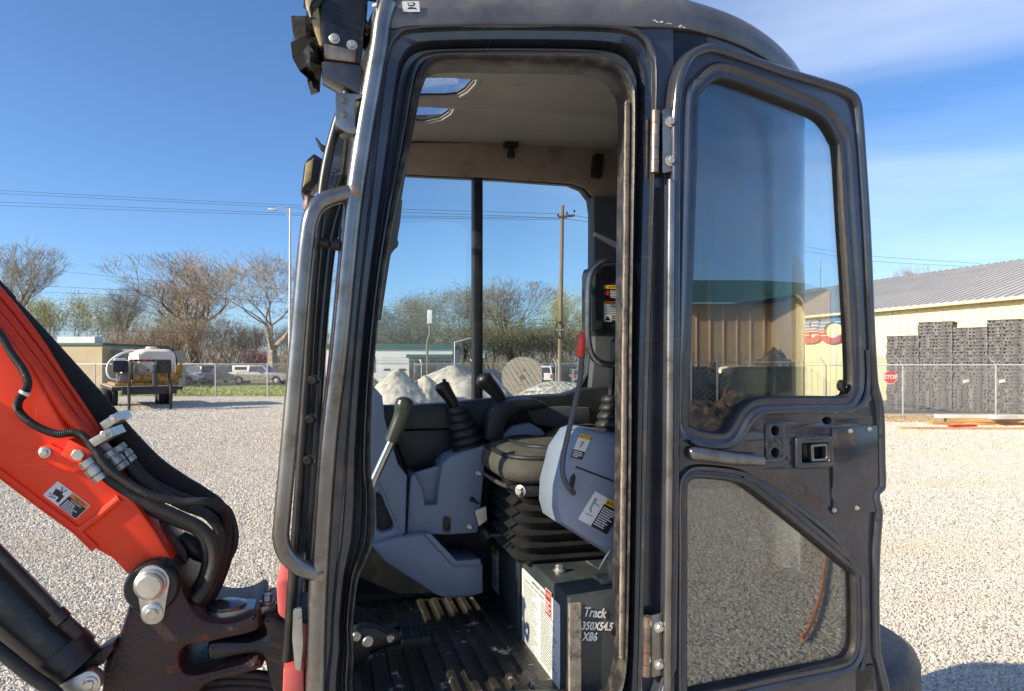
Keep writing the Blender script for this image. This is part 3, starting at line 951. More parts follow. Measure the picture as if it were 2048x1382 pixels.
b = MB(); b.tube([P(944, 998, .63), P(957, 1008, .63)], 0.003, 8); b.lathe(P(944, 999, 0.635), (-0.3, -1, 0.2), [(0.003, -0.008), (0.0075, -0.003), (0.0075, 0.004), (0.003, 0.008)], 12); b.build('small_lever', 'dark_plastic', con)
b = MB(); b.prism([P2(950, 1022, .62), P2(972, 1013, .62), P2(974, 1040, .62), P2(958, 1052, .62)], side(0.62), -0.02, 0.0); b.build('bracket_tab', 'zinc', con)
pc = pxplate('front_column', [(745, 770), (765, 792), (770, 835), (782, 880), (797, 928), (815, 952), (811, 1068), (795, 1074), (752, 1092), (735, 1090), (735, 780)], 0.62, 0.20, 'console_grey', exc, holes=[[(752, 985), (762, 990), (788, 1052), (784, 1060), (764, 1065), (754, 1060)]], bevel=0.008)
pxplate('column_pocket', [(740, 970), (800, 985), (800, 1075), (740, 1078)], 0.65, 0.02, 'interior_black', pc)
MB().tube([P(756, 962, .618), P(775, 1010, .618), P(802, 1072, .618)], 0.004, 8).build('column_bead', 'console_grey', pc)
lc = pxplate('lower_kick_panel', [(742, 1092), (790, 1076), (850, 1068), (906, 1128), (958, 1127), (967, 1130), (967, 1188), (940, 1194), (886, 1196), (870, 1190), (772, 1126)], 0.60, 0.20, 'console_grey', exc, bevel=0.010)
for x, y in ((865, 1078), (905, 1124)):
    MB().lathe(P(x, y, 0.599), NEAR, [(0.0075, 0), (0.0075, 0.003), (0.005, 0.004), (0.003, 0.002)], 16).build('screw_cap', 'zinc', lc)
pxplate('panel_lip', [(848, 1068), (862, 1068), (914, 1122), (962, 1119), (962, 1131), (908, 1135)], 0.592, 0.02, 'console_grey', lc, bevel=0.004)

# ---- control levers
def boot(base, axis, r0, r1, h, nr, mat, parent, sx=1.0):
    pr = []
    for i in range(nr):
        f = i / nr
        r = r0 + (r1 - r0) * f
        pr += [(r * 0.86, h * f), (r, h * (f + 0.25 / nr)), (r * 1.0, h * (f + 0.5 / nr)), (r * 0.84, h * (f + 0.85 / nr))]
    pr.append((r1 * 0.8, h))
    return MB().lathe(base, axis, pr, 20, sx=sx).build('rubber_boot', mat, parent, sharp=50)
a, c = P(940, 902, 0.71), P(914, 812, 0.71)
j1 = MB().tube([P(914, 818, .71), P(905, 803, .71), P(893, 786, .71), P(884, 772, .71), P(881, 766, .71)], [0.012, 0.0165, 0.020, 0.024, 0.014], 14, smooth=3).build('joystick', 'dark_plastic', exc, sharp=60)
b = MB(); b.lathe(P(889, 763, .70), (-0.4, -0.3, 1), [(0.006, -0.004), (0.006, 0.006), (0.003, 0.008)], 10); b.build('thumb_button', 'dark_plastic', j1)
boot(a, c - a, 0.056, 0.026, (c - a).length, 6, 'rubber', j1)
MB().prism([P2(905, 912, .66), P2(968, 890, .66), P2(972, 900, .66), P2(925, 918, .66)], side(0.66), -0.08, 0.0).build('boot_flange', 'bare_steel', j1)
j2 = MB().tube([P(1010, 812, .76), P(996, 790, .76), P(980, 771, .76), P(967, 757, .76), P(962, 750, .76)], [0.016, 0.02, 0.024, 0.028, 0.016], 14, smooth=3).build('console_grip', 'dark_plastic', exc, sharp=60)
pxplate('armrest', [(972, 880), (975, 845), (985, 822), (1005, 807), (1040, 798), (1070, 797), (1088, 803), (1098, 814), (1070, 817), (1040, 823), (1020, 836), (1010, 856), (1008, 885), (990, 888)], 0.66, 0.09, 'interior_black', exc, bevel=0.012)
pxplate('seat_hinge_cover', [(1000, 872), (1025, 852), (1060, 845), (1085, 858), (1100, 878), (1060, 890), (1010, 888)], 0.69, 0.04, 'console_grey', exc, bevel=0.01)
pxplate('side_tray', [(1050, 818), (1130, 812), (1180, 815), (1182, 850), (1120, 858), (1070, 850)], 0.74, 0.05, 'pillar_grey', exc, bevel=0.008)
b = MB(); lv = 0.36
b.tube([P(742, 972, lv), P(788, 872, lv)], 0.0105, 14)
rod = b.build('blade_lever', 'chrome', exc)
MB().tube([P(782, 884, lv), P(793, 858, lv), P(803, 832, lv), P(808, 812, lv), P(810, 800, lv), P(811, 794, lv)], [0.0165, 0.0185, 0.020, 0.0235, 0.021, 0.010], 16, smooth=4).build('lever_grip', 'grip_olive', rod, sharp=60)

# ---- near console with warning labels, left joystick, safety lever
nc = pxplate('left_console', [(1160, 866), (1180, 858), (1235, 868), (1275, 880), (1275, 1140), (1236, 1122), (1180, 1087), (1122, 1050), (1114, 1020), (1116, 975), (1134, 905)], 0.13, 0.16, 'console_grey', exc, bevel=0.022)
b = MB(); b.prism([P2(1150, 935, .13), P2(1153, 932, .13), P2(1290, 985, .13), P2(1290, 988, .13)], side(0.13), -0.004, 0.0012); b.build('panel_gap', 'interior_black', nc)
pxplate('lever_slot', [(1140, 955), (1149, 945), (1152, 955), (1146, 985), (1140, 980)], 0.1285, 0.012, 'interior_black', nc, bevel=0.002)
o, x, y = P(1190, 982, 0.129), P(1244, 1012, 0.129), P(1154, 1030, 0.129)
x = o + (x - o) * 1.05
y = P(1156, 1038, 0.129)
decal('caution_label', nc, o, x - o, y - o, NEAR, [('r', 0.44, 0.0, 1, 1.0, 2), ('r', 0.44, 0.0, 1, 0.2, 1), ('p', [(0.50, 0.17), (0.56, 0.17), (0.53, 0.05)], 2), ('t', 0.77, 0.11, 0.12, 'CAUTION', 2, 0.85),
      ('l', 0.48, 0.27, 0.96, 0.93, 9, 0), ('p', [(0.10, 0.2), (0.16, 0.15), (0.2, 0.22), (0.17, 0.5), (0.25, 0.62), (0.22, 0.66), (0.12, 0.55)], 3), ('p', [(0.2, 0.3), (0.36, 0.34), (0.36, 0.37), (0.2, 0.35)], 3), ('p', [(0.1, 0.72), (0.34, 0.7), (0.34, 0.73), (0.1, 0.76)], 3)],
      ['white', 'yellow_ink', 'black_ink', 'grey_ink'])
o, x, y = P(1160, 867, 0.128), P(1183, 873, 0.128), P(1140, 914, 0.128)
decal('caution_label', nc, o, x - o, y - o, NEAR, [('r', 0, 0, 1, 0.17, 1), ('t', 0.5, 0.09, 0.11, 'CAUTION', 2, 0.9), ('r', 0.0, 0.66, 1, 1, 2), ('l', 0.1, 0.70, 0.9, 0.96, 4, 0), ('p', [(0.35, 0.28), (0.6, 0.26), (0.62, 0.30), (0.5, 0.56), (0.42, 0.54)], 3)],
      ['white', 'yellow_ink', 'black_ink', 'grey_ink'])
sl = MB().tube([P(1165, 706, .10), P(1160, 760, .10), P(1152, 800, .10), P(1138, 860, .10), P(1128, 905, .10), P(1125, 935, .10), P(1128, 958, .10), P(1138, 975, .10), P(1147, 986, .12)], 0.0062, 12, smooth=4).build('safety_lever', 'pillar_grey', exc, sharp=60)
MB().tube([P(1160, 714, .10), P(1161, 700, .10), P(1163, 680, .10), P(1164, 668, .10), P(1164, 663, .1)], [0.0085, 0.010, 0.009, 0.006, 0.002], 12, smooth=3).build('lever_grip', 'red_plastic', sl, sharp=60)
gh = MB().tube([P(1262, 521, .14), P(1225, 521, .14), P(1200, 526, .14), P(1184, 542, .14), P(1177, 570, .14), P(1176, 620, .14), P(1176, 670, .14), P(1180, 700, .14), P(1192, 720, .14), P(1215, 729, .14), P(1262, 730, .14)], 0.0078, 14, smooth=5).build('inner_grab_handle', 'cab_paint_worn', exc, sharp=60)
gb = pxplate('gauge_panel', [(1190, 532), (1290, 530), (1290, 672), (1196, 670), (1186, 655), (1186, 545)], 0.55, 0.10, 'interior_black', exc, bevel=0.008)
pxplate('panel_rim', [(1183, 538), (1206, 534), (1206, 545), (1193, 548), (1193, 640), (1206, 643), (1206, 660), (1183, 660)], 0.54, 0.03, 'box_green', gb, bevel=0.002)
o, x, y = P(1208, 570, .548), P(1241, 571, .548), P(1208, 598, .548)
decal('caution_label', gb, o, x - o, y - o, NEAR, [('r', 0, 0.26, 1, 1, 2), ('r', 0, 0, 1, 0.26, 1), ('t', 0.55, 0.13, 0.16, 'CAUTION', 2, 0.8), ('p', [(0.06, 0.6), (0.1, 0.42), (0.2, 0.38), (0.3, 0.45), (0.3, 0.7), (0.2, 0.78), (0.1, 0.74)], 3), ('l', 0.38, 0.36, 0.95, 0.92, 5, 0)],
      ['white', 'yellow_ink', 'black_ink', 'red_ink'])
o, x, y = P(1208, 602, .548), P(1252, 603, .548), P(1208, 643, .548)
decal('warning_label', gb, o, x - o, y - o, NEAR, [('r', 0, 0, 1, 0.15, 1), ('t', 0.8, 0.08, 0.1, 'WARNING', 2, 0.7), ('r', 0.35, 0.70, 1, 1, 2), ('l', 0.38, 0.74, 0.95, 0.96, 2, 0), ('l', 0.05, 0.22, 0.95, 0.66, 4, 3), ('p', [(0.03, 0.95), (0.3, 0.95), (0.16, 0.72)], 2)],
      ['white', 'orange_ink', 'black_ink', 'grey_ink'])
o, x, y = P(1244, 570, .548), P(1275, 571, .548), P(1244, 598, .548)
decal('warning_label', gb, o, x - o, y - o, NEAR, [('r', 0, 0, 1, 0.26, 1), ('l', 0.1, 0.35, 0.95, 0.92, 4, 2)], ['white', 'orange_ink', 'black_ink'])
jl = MB().tube([P(1222, 792, .24), P(1226, 740, .24), P(1230, 712, .24), P(1234, 690, .24), P(1238, 676, .24)], [0.008, 0.010, 0.015, 0.020, 0.012], 12, smooth=3).build('joystick', 'dark_plastic', exc, sharp=60)
a, c = P(1222, 872, .24), P(1222, 790, .24)
boot(a, c - a, 0.044, 0.020, (c - a).length, 5, 'rubber', jl)

# seat slide knob and lever in front of the bellows
b = MB(); o = P(972, 1072, 0.60)
b.lathe(o, (-1, -0.5, 0), [(0.010, -0.02), (0.020, -0.012), (0.022, 0.004), (0.016, 0.012)], 8)
b.tube([o, P(1005, 1072, .56)], 0.008, 10); b.box(P(1014, 1078, .54), (0.03, 0.03, 0.045))
b.build('weight_knob', 'dark_plastic', exc, bevel=0.002)

# ---- pedals
for k, (quad, zz) in enumerate(((((795, 1228), (841, 1221), (849, 1246), (800, 1254)), 1.10), (((798, 1256), (853, 1247), (861, 1274), (803, 1283)), 1.095))):
    q = [F.z(x, y, zz) for x, y in quad]
    b = MB()
    b.add([p for p in q] + [p - Vector((0, 0, 0.018)) for p in q], [(0, 1, 2, 3), (7, 6, 5, 4), (0, 4, 5, 1), (1, 5, 6, 2), (2, 6, 7, 3), (3, 7, 4, 0)])
    for i in range(6):
        f0, f1 = (i + 0.25) / 6, (i + 0.75) / 6
        A, B, C, D = (q[0].lerp(q[1], f0), q[0].lerp(q[1], f1), q[3].lerp(q[2], f1), q[3].lerp(q[2], f0))
        up = Vector((0, 0, 0.004))
        b.add([A, B, C, D, A + up, B + up, C + up, D + up], [(4, 5, 6, 7), (0, 1, 5, 4), (1, 2, 6, 5), (2, 3, 7, 6), (3, 0, 4, 7)])
    pd = b.build('travel_pedal', 'rubber', exc, bevel=0.002)
    b = MB(); c0 = (q[0] + q[3]) / 2
    b.tube([c0 + Vector((0, 0, -0.01)), c0 + Vector((-0.05, 0, -0.02)), c0 + Vector((-0.10, 0.01, -0.05)), c0 + Vector((-0.13, 0.01, -0.09))], 0.012, 8, smooth=3)
    b.build('pedal_arm', 'black_paint', pd)
b = MB(); b.bb(F.z(712, 1250, 1.03), F.z(765, 1215, 1.07))
fr_ = b.build('foot_rest', 'rubber', exc)
for i in range(9):
    a, c = F.z(713 + i * 6, 1212 + i * 4, 1.10), F.z(712 + i * 6, 1246 + i * 4, 1.07)
    MB().tube([a, c], 0.005, 6).build('tread_bar', 'rubber', fr_)
pm = pxplate('pedal_mount', [(708, 1262), (725, 1255), (752, 1258), (772, 1268), (790, 1266), (800, 1276), (790, 1288), (745, 1296), (730, 1330), (708, 1330)], 0.24, 0.04, 'black_paint', exc, bevel=0.003)
for x, y, r in ((735, 1283, .013), (780, 1277, .009), (712, 1273, .011)):
    b = MB(); b.lathe(P(x, y, 0.239), NEAR, [(r, 0), (r, 0.004), (r * 0.75, 0.007), (r * 0.7, 0.004)], 16); b.build('bolt', 'zinc', pm)
# ================================================================== the open door
DX, DYD, DANG = (1338 - CX) / FPX * 1.505, 1.505, R(23)
D = Frame(DX, DYD, DANG)
def D2(px, py, v=0.0):
    p = D.v(px, py, v)
    return (p.x, p.z)
rel = Vector((F.c * (DX - HX) + F.s * (DYD - HYD), -F.s * (DX - HX) + F.c * (DYD - HYD), 0))
d_out = [(1334, 1450), (1334, 1330), (1338, 1000), (1340, 700), (1341, 420), (1341, 260), (1345, 185), (1353, 145), (1371, 108), (1398, 91), (1428, 88), (1493, 109), (1576, 138), (1660, 163), (1700, 179), (1717, 200), (1723, 233),
         (1730, 330), (1738, 460), (1745, 620), (1749, 700), (1753, 765), (1762, 800), (1766, 850), (1767, 920), (1768, 975), (1756, 990), (1760, 1010), (1762, 1030), (1757, 1100), (1755, 1200), (1757, 1300), (1757, 1450)]
g_up = [(1393, 200), (1403, 180), (1424, 160), (1446, 155), (1493, 170), (1560, 196), (1626, 223), (1653, 243), (1673, 276), (1681, 305), (1690, 450), (1698, 570), (1704, 690), (1706, 762), (1699, 787), (1685, 797), (1622, 797), (1531, 799),
        (1502, 805), (1481, 823), (1466, 849), (1455, 864), (1440, 869), (1405, 865), (1381, 856), (1373, 838), (1377, 693), (1383, 512), (1389, 330)]
g_lo = [(1370, 1384), (1370, 1109), (1370, 985), (1376, 960), (1390, 953), (1420, 954), (1456, 958), (1487, 967), (1522, 991), (1609, 1060), (1690, 1128), (1707, 1142), (1712, 1165), (1713, 1275), (1704, 1312), (1678, 1328), (1590, 1346), (1504, 1364), (1400, 1386), (1378, 1392)]
def sm(pts, k=4):
    return [(p.x, p.y) for p in smooth_path([Vector((*D2(x, y), 0)) for x, y in pts], k, True)]
dout, gup, glo = sm(d_out, 3), sm(g_up), sm(g_lo)
def ell(px, py, rx, ry, n=16):
    return [D2(px + rx * math.cos(2 * math.pi * i / n), py + ry * math.sin(2 * math.pi * i / n)) for i in range(n)]
slot = fillet([D2(1592, 882), D2(1652, 880), D2(1654, 925), D2(1594, 928)], 0.008)
door = plate('door', dout, [gup, glo, ell(1548, 861, 8, 10), ell(1548, 905, 8, 10), ell(1654, 841, 9, 6), slot], lambda a, b, d: Vector((a, 0.016 - d, b)), 0.034, 'cab_paint', exc, 0.006, sharp=40)
door.location = rel
door.rotation_euler = (0, 0, DANG - CAB_ANG)
door['label'] = 'cab door swung open, dark grey with scratched paint and two panes'
def poly_sign(poly):
    return 1 if sum(poly[i - 1][0] * poly[i][1] - poly[i][0] * poly[i - 1][1] for i in range(len(poly))) > 0 else -1
def outset(poly, d):
    # winding-independent outward offset
    return inset(poly, -d * poly_sign(poly))
def lip(name, poly, prof, mat, smooth_n=3):
    rg = []
    for d, dep in prof:
        q = outset(poly, d)
        rg.append([Vector((x, -dep, z)) for x, z in q])
    return MB().loft(rg).build(name, mat, door, sharp=55)
# raised bead round the whole door and pressed channels round both panes
lip('door_bead', dout, [(-0.002, -0.002), (-0.001, 0.006), (-0.006, 0.011), (-0.014, 0.012), (-0.020, 0.008), (-0.023, 0.0005)], 'cab_paint')
lip('window_channel', gup, [(-0.003, -0.025), (-0.002, 0.004), (0.003, 0.006), (0.010, 0.002), (0.016, 0.004), (0.020, 0.010), (0.026, 0.011), (0.031, 0.004), (0.034, 0.0005)], 'cab_paint')
lip('window_channel', glo, [(-0.003, -0.025), (-0.002, 0.004), (0.004, 0.006), (0.012, 0.003), (0.016, 0.009), (0.022, 0.010), (0.027, 0.0005)], 'cab_paint')
lip('pane_gasket', gup, [(-0.006, -0.024), (-0.0055, -0.006), (-0.004, 0.003), (-0.001, 0.0045), (0.001, 0.003)], 'rubber')
lip('pane_gasket', glo, [(-0.006, -0.024), (-0.0055, -0.006), (-0.004, 0.003), (-0.001, 0.0045), (0.001, 0.003)], 'rubber')
plate('upper_pane', outset(gup, 0.001), [], lambda a, b, d: Vector((a, 0.016 - d, b)), 0.005, 'glass_door', door)
plate('lower_pane', outset(glo, 0.001), [], lambda a, b, d: Vector((a, 0.016 - d, b)), 0.005, 'glass_door', door)
def dplate(name, pts, dep, thick, mat, r=0.004, bevel=0.002, holes=()):
    o = fillet([D2(x, y) for x, y in pts], r)
    return plate(name, o, list(holes), lambda a, b, d: Vector((a, -dep - d, b)), thick, mat, door, bevel)
# round vent grommet in the pane corner
b = MB(); c = D.v(1680, 771, 0.01)
b.lathe(c, NEAR, [(0.014, 0), (0.014, 0.010), (0.010, 0.013), (0.008, 0.009)], 20, sx=0.8); b.build('pane_grommet', 'dark_plastic', door, sharp=40)
# latch recess, handle, cover plate, arm rest bar, scratches of the lower corner
dplate('latch_rim', [(1586, 874), (1660, 871), (1662, 932), (1588, 936)], 0.004, 0.012, 'cab_paint', 0.008, 0.003, [fillet([D2(1597, 886), D2(1650, 884), D2(1652, 922), D2(1598, 925)], 0.006)])
dplate('latch_back', [(1588, 876), (1660, 873), (1662, 930), (1590, 934)], -0.020, 0.004, 'black_paint')
dplate('latch_handle', [(1617, 888), (1653, 885), (1654, 921), (1619, 923)], 0.000, 0.014, 'cab_paint_worn', 0.005, 0.003, [fillet([D2(1624, 894), D2(1647, 892), D2(1648, 915), D2(1625, 917)], 0.003)])
MB().prism([D2(x, y) for x, y in ((1661, 856), (1752, 850), (1754, 1022), (1663, 1028))], lambda a, b, d: Vector((a, -d, b)), -0.004, 0.006).build('cover_plate', 'cab_paint', door, bevel=0.0015)
for x, y in ((1667, 1020), (1713, 1016), (1700, 862), (1738, 858)):
    b = MB(); hexbolt(b, D.v(x, y, -0.006), NEAR, 0.0038, 0.007); b.build('bolt', 'zinc', door)
dplate('hole_plate', [(1528, 846), (1568, 846), (1570, 918), (1530, 920)], 0.002, 0.004, 'cab_paint', 0.010, 0.0015, [ell(1548, 861, 8, 10), ell(1548, 905, 8, 10)])
b = MB(); b.tube([D.v(x, y, -0.012) for x, y in ((1378, 908), (1386, 907), (1420, 911), (1470, 918), (1524, 922))], [0.010, 0.015, 0.015, 0.014, 0.012], 12, smooth=3)
b.build('arm_bar', 'cab_paint_worn', door, sharp=60)
b = MB(); b.tube([D.v(x, y, -0.002) for x, y in ((1485, 952), (1530, 972), (1590, 1015), (1650, 1060), (1690, 1105), (1722, 1150), (1732, 1190), (1732, 1290), (1722, 1340))], 0.007, 8, smooth=5)
b.build('pressed_rib', 'cab_paint', door, sharp=60)
b = MB(); b.tube([D.v(x, y, -0.004) for x, y in ((1380, 880), (1400, 890), (1440, 893), (1468, 886), (1488, 862), (1505, 838), (1530, 823), (1600, 820), (1690, 820), (1722, 806), (1735, 770), (1733, 700))], 0.008, 8, smooth=5)
b.build('pressed_rib', 'cab_paint', door, sharp=60)
# worn bright hinge-side edge of the door
b = MB(); b.tube([D.v(x, y, -0.008) for x, y in ((1342, 360), (1340, 600), (1338, 900), (1335, 1200), (1334, 1450))], 0.0085, 10, smooth=3)
b.build('hinge_edge', 'cab_paint_worn', door, sharp=60)

# ---- hinges on the cab
def hinge(y0, y1, xb, xp):
    A, B = P(xb, y0, -0.018), P(xb - 2, y1, -0.018)
    b = MB()
    n_ = 5
    for i in range(n_):
        a, c = A.lerp(B, i / n_ + 0.004), A.lerp(B, (i + 1) / n_ - 0.004)
        b.tube([a, c], 0.0095 if i % 2 == 0 else 0.009, 14)
    h = b.build('hinge', 'rusty_steel', exc, sharp=50)
    o = [P2(xp - 17, y0 - 2, -0.02), P2(xp + 20, y0 - 12, -0.02), P2(xp + 18, y1 - 6, -0.02), P2(xp - 17, y1 + 2, -0.02)]
    plate('hinge_leaf', fillet(o, 0.005), [], side(-0.022), 0.006, 'cab_paint_worn', h, 0.0015)
    for yy in (y0 + 22, y1 - 24):
        b = MB(); hexbolt(b, P(xp, yy, -0.025), NEAR, 0.0075, 0.010); b.build('bolt', 'zinc', h)
    return h
hinge(222, 346, 1311, 1340)
hinge(1232, 1352, 1295, 1318)

# sticker on the roof edge
o = P(804, 3, -0.010)
decal('roof_sticker', roof, o, P(838, 3, -0.01) - o, P(806, 24, -0.01) - o, NEAR, [('p', [(0.3, 0.15), (0.7, 0.1), (0.78, 0.3), (0.6, 0.5), (0.35, 0.45)], 1), ('p', [(0.36, 0.2), (0.62, 0.18), (0.66, 0.32), (0.42, 0.38)], 0), ('p', [(0.25, 0.75), (0.4, 0.55), (0.75, 0.6), (0.85, 0.8), (0.6, 0.72)], 1)], ['white', 'black_ink'])
# chips of missing paint along the shoulder
b = MB()
rn = random.Random(3)
q = [(1268, 40), (1285, 36), (1300, 42), (1330, 44), (1345, 50), (1370, 54)]
for i in range(len(q) - 1):
    for k in range(4):
        t = rn.random()
        x, y = q[i][0] + (q[i + 1][0] - q[i][0]) * t, q[i][1] + (q[i + 1][1] - q[i][1]) * t
        c = P(x, y + rn.uniform(-2, 2), -0.0065 if x < 1330 else -0.004)
        w = rn.uniform(0.002, 0.006)
        b.box(c, (w, 0.001, w * 0.35))
b.build('paint_chips', 'white', roof)['kind'] = 'stuff'

# ---- work light wrapped in torn black plastic, on its bracket at the top of the front post
lamp = pxplate('work_light', [(640, -40), (740, -40), (735, 20), (722, 128), (700, 128), (648, 122), (640, 60)], 0.02, 0.10, 'torn_plastic', exc, bevel=0.01)
lamp['label'] = 'work light wrapped in torn black plastic'
rn = random.Random(11)
b = MB()
cen = [(622, -20), (628, 30), (616, 65), (626, 95), (616, 118), (627, 135)]
for (x, y) in cen:
    c = P(x, y, 0.07)
    vs, fs = [], []
    n_, m_ = 7, 5
    for i in range(m_ + 1):
        for j in range(n_):
            th, ph = math.pi * i / m_, 2 * math.pi * j / n_
            r_ = rn.uniform(0.5, 1.55)
            vs.append(c + Vector((0.024 * math.sin(th) * math.cos(ph) * r_, 0.05 * math.sin(th) * math.sin(ph) * r_, 0.032 * math.cos(th) * r_)))
    for i in range(m_):
        for j in range(n_):
            fs.append((i * n_ + j, i * n_ + (j + 1) % n_, (i + 1) * n_ + (j + 1) % n_, (i + 1) * n_ + j))
    b.add(vs, fs)
b.build('torn_wrap', 'torn_plastic', lamp, sharp=20)
pxplate('lamp_lens', [(606, -30), (634, -30), (640, 30), (652, 70), (648, 95), (640, 90), (622, 40)], 0.03, 0.08, 'light_yellowed', lamp, bevel=0.004)
pxplate('lamp_shroud', [(650, 84), (715, 98), (712, 126), (648, 118), (646, 100)], 0.012, 0.08, 'rusty_steel', lamp, bevel=0.008)
for x, y in ((669, 78), (704, 91)):
    b = MB(); hexbolt(b, P(x, y, 0.018), NEAR, 0.0065, 0.010); b.build('bolt', 'zinc', lamp)
b = MB(); b.tube([P(722, 55, .04), P(745, 55, .04)], 0.010, 10); b.tube([P(729, 55, .04), P(735, 55, .04)], 0.014, 10); b.build('rubber_mount', 'dark_plastic', lamp)
pxplate('lamp_bracket', [(643, 123), (650, 121), (724, 130), (722, 190), (715, 187), (645, 148)], 0.01, 0.06, 'cab_paint', lamp, bevel=0.003)
br = pxplate('post_bracket', [(671, 184), (728, 188), (727, 194), (711, 200), (710, 252), (726, 256), (722, 266), (702, 268), (690, 264), (672, 252)], -0.012, 0.05, 'cab_paint_worn', exc, bevel=0.002)
for x, y in ((687, 200), (688, 229)):
    MB().lathe(P(x, y, -0.0125), NEAR, [(0.006, 0), (0.006, 0.002), (0.003, 0.003)], 10).build('bolt', 'rusty_steel', br)
# small flood lamp on the far front post, cut cable
fl2 = pxplate('flood_lamp', [(628, 306), (647, 318), (642, 360), (626, 378), (602, 382), (608, 330), (614, 318)], 0.86, 0.10, 'dark_plastic', exc, bevel=0.008)
pxplate('lamp_lens', [(612, 326), (628, 316), (622, 360), (606, 374)], 0.855, 0.012, 'light_yellowed', fl2)
b = MB(); b.tube([P(618, 380, .9), P(616, 395, .9), P(612, 420, .9)], 0.012, 8); b.tube([P(606, 398, .9), P(640, 394, .9)], 0.006, 6); b.build('lamp_stalk', 'rusty_steel', fl2)
b = MB(); b.tube([P(632, 276, .86), P(640, 290, .86), P(648, 298, .86), P(654, 302, .86)], [0.003, 0.006, 0.011, 0.009], 8); b.build('cut_cable', 'dark_plastic', fl2)
# wiper motor hump inside the near front post
pxplate('wiper_housing', [(806, 398), (802, 440), (797, 470), (795, 490), (784, 505), (772, 508), (770, 490), (778, 430), (790, 395)], 0.10, 0.06, 'pillar_grey', exc, bevel=0.01)
b = MB(); b.lathe(P(784, 487, 0.10), NEAR, [(0.013, 0), (0.013, 0.006), (0.011, 0.010), (0.004, 0.011)], 18); b.build('wiper_cap', 'pillar_grey', exc, sharp=40)

# ================================================================== boom
BV = 0.26
bd_ = ((P(-40, 603, BV) - P(0, 650, BV)).normalized() + (P(-40, 917, BV) - P(0, 949, BV)).normalized()).normalized()
boom_px = [(-40, 603), (0, 650), (62, 735), (128, 852), (190, 912), (240, 962), (279, 1018), (314, 1067), (345, 1122), (352, 1150), (346, 1185), (325, 1215), (295, 1218), (272, 1200), (263, 1158), (223, 1117), (192, 1100), (153, 1063), (87, 1015), (0, 949), (-40, 917)]
bo_ = [P2(x, y, BV) for x, y in boom_px]
tp_, bt_ = P(-40, 603, BV) + bd_ * 0.95, P(-40, 917, BV) + bd_ * 0.95
boom = plate('boom', [(tp_.x, tp_.z)] + bo_ + [(bt_.x, bt_.z)], [], side(BV + 0.095), 0.19, 'orange_paint', exc, 0.007)
boom['label'] = 'orange boom arm with black hoses clipped along its top'
# welded-on lower lip and weld bead
b = MB(); b.tube([P(x, y, BV + 0.002) for x, y in ((0, 945), (87, 1011), (153, 1059), (192, 1097))], 0.010, 8); b.tube([P(-40, 913, BV + .002) + bd_ * 0.94, P(-40, 913, BV + .002), P(0, 945, BV + .002)], 0.010, 8); b.build('flange_lip', 'orange_paint', boom)
b = MB(); b.tube([P(160, 1060, BV), P(200, 1030, BV), P(240, 996, BV)], 0.009, 10); b.build('weld_rib', 'orange_paint', boom)
# orange pressure pipes along the top edge
for k, (dx, dy, r) in enumerate(((6, -8, 0.013), (16, -26, 0.011), (26, -44, 0.011))):
    v_ = BV + 0.02 + 0.03 * k
    b = MB(); b.tube([P(-40 + dx, 615 + dy, v_) + bd_ * 0.93, P(-40 + dx, 615 + dy, v_), P(0 + dx, 662 + dy, v_), P(62 + dx, 742 + dy, v_), P(128 + dx, 838 + dy, v_), P(186 + dx * 0.6, 896 + dy * 0.6, v_)], r, 12)
    b.build('hydraulic_pipe', 'orange_paint', boom, sharp=60)
# pipe clamps
def pblock(name, c, size, ang, v, mat, parent, bev=0.002, thick=0.05):
    ca, sa = math.cos(R(ang)), math.sin(R(ang))
    pts = [(c[0] + x * ca - y * sa, c[1] + x * sa + y * ca) for x, y in ((-size[0], -size[1]), (size[0], -size[1]), (size[0], size[1]), (-size[0], size[1]))]
    return pxplate(name, pts, v, thick, mat, parent, bevel=bev)
for c, s_, a_, v_ in (((220, 843), (20, 9), -33, 0.26), ((202, 876), (24, 9), -30, 0.22)):
    cl = pblock('pipe_clamp', c, s_, a_, v_, 'zinc', boom, thick=0.10)
    b = MB(); hexbolt(b, P(c[0] + 8, c[1] - 6, v_ - 0.001), NEAR, 0.006, 0.010); b.build('bolt', 'zinc', cl)
bk_ = pblock('clamp_block', (156, 908), (30, 18), 27, BV - 0.03, 'orange_paint', boom, thick=0.035)
b = MB(); hexbolt(b, P(158, 909, BV - 0.031), NEAR, 0.0125, 0.012, washer=False); b.build('bolt', 'zinc', bk_)
pxplate('clamp_base', [(68, 905), (80, 893), (100, 888), (120, 897), (130, 905), (150, 925), (170, 938), (150, 946), (125, 940), (95, 925), (75, 915)], BV - 0.008, 0.01, 'orange_paint', boom, bevel=0.002)
b = MB(); hexbolt(b, P(90, 905, BV - 0.009), NEAR, 0.0075, 0.009); b.build('bolt', 'zinc', boom)
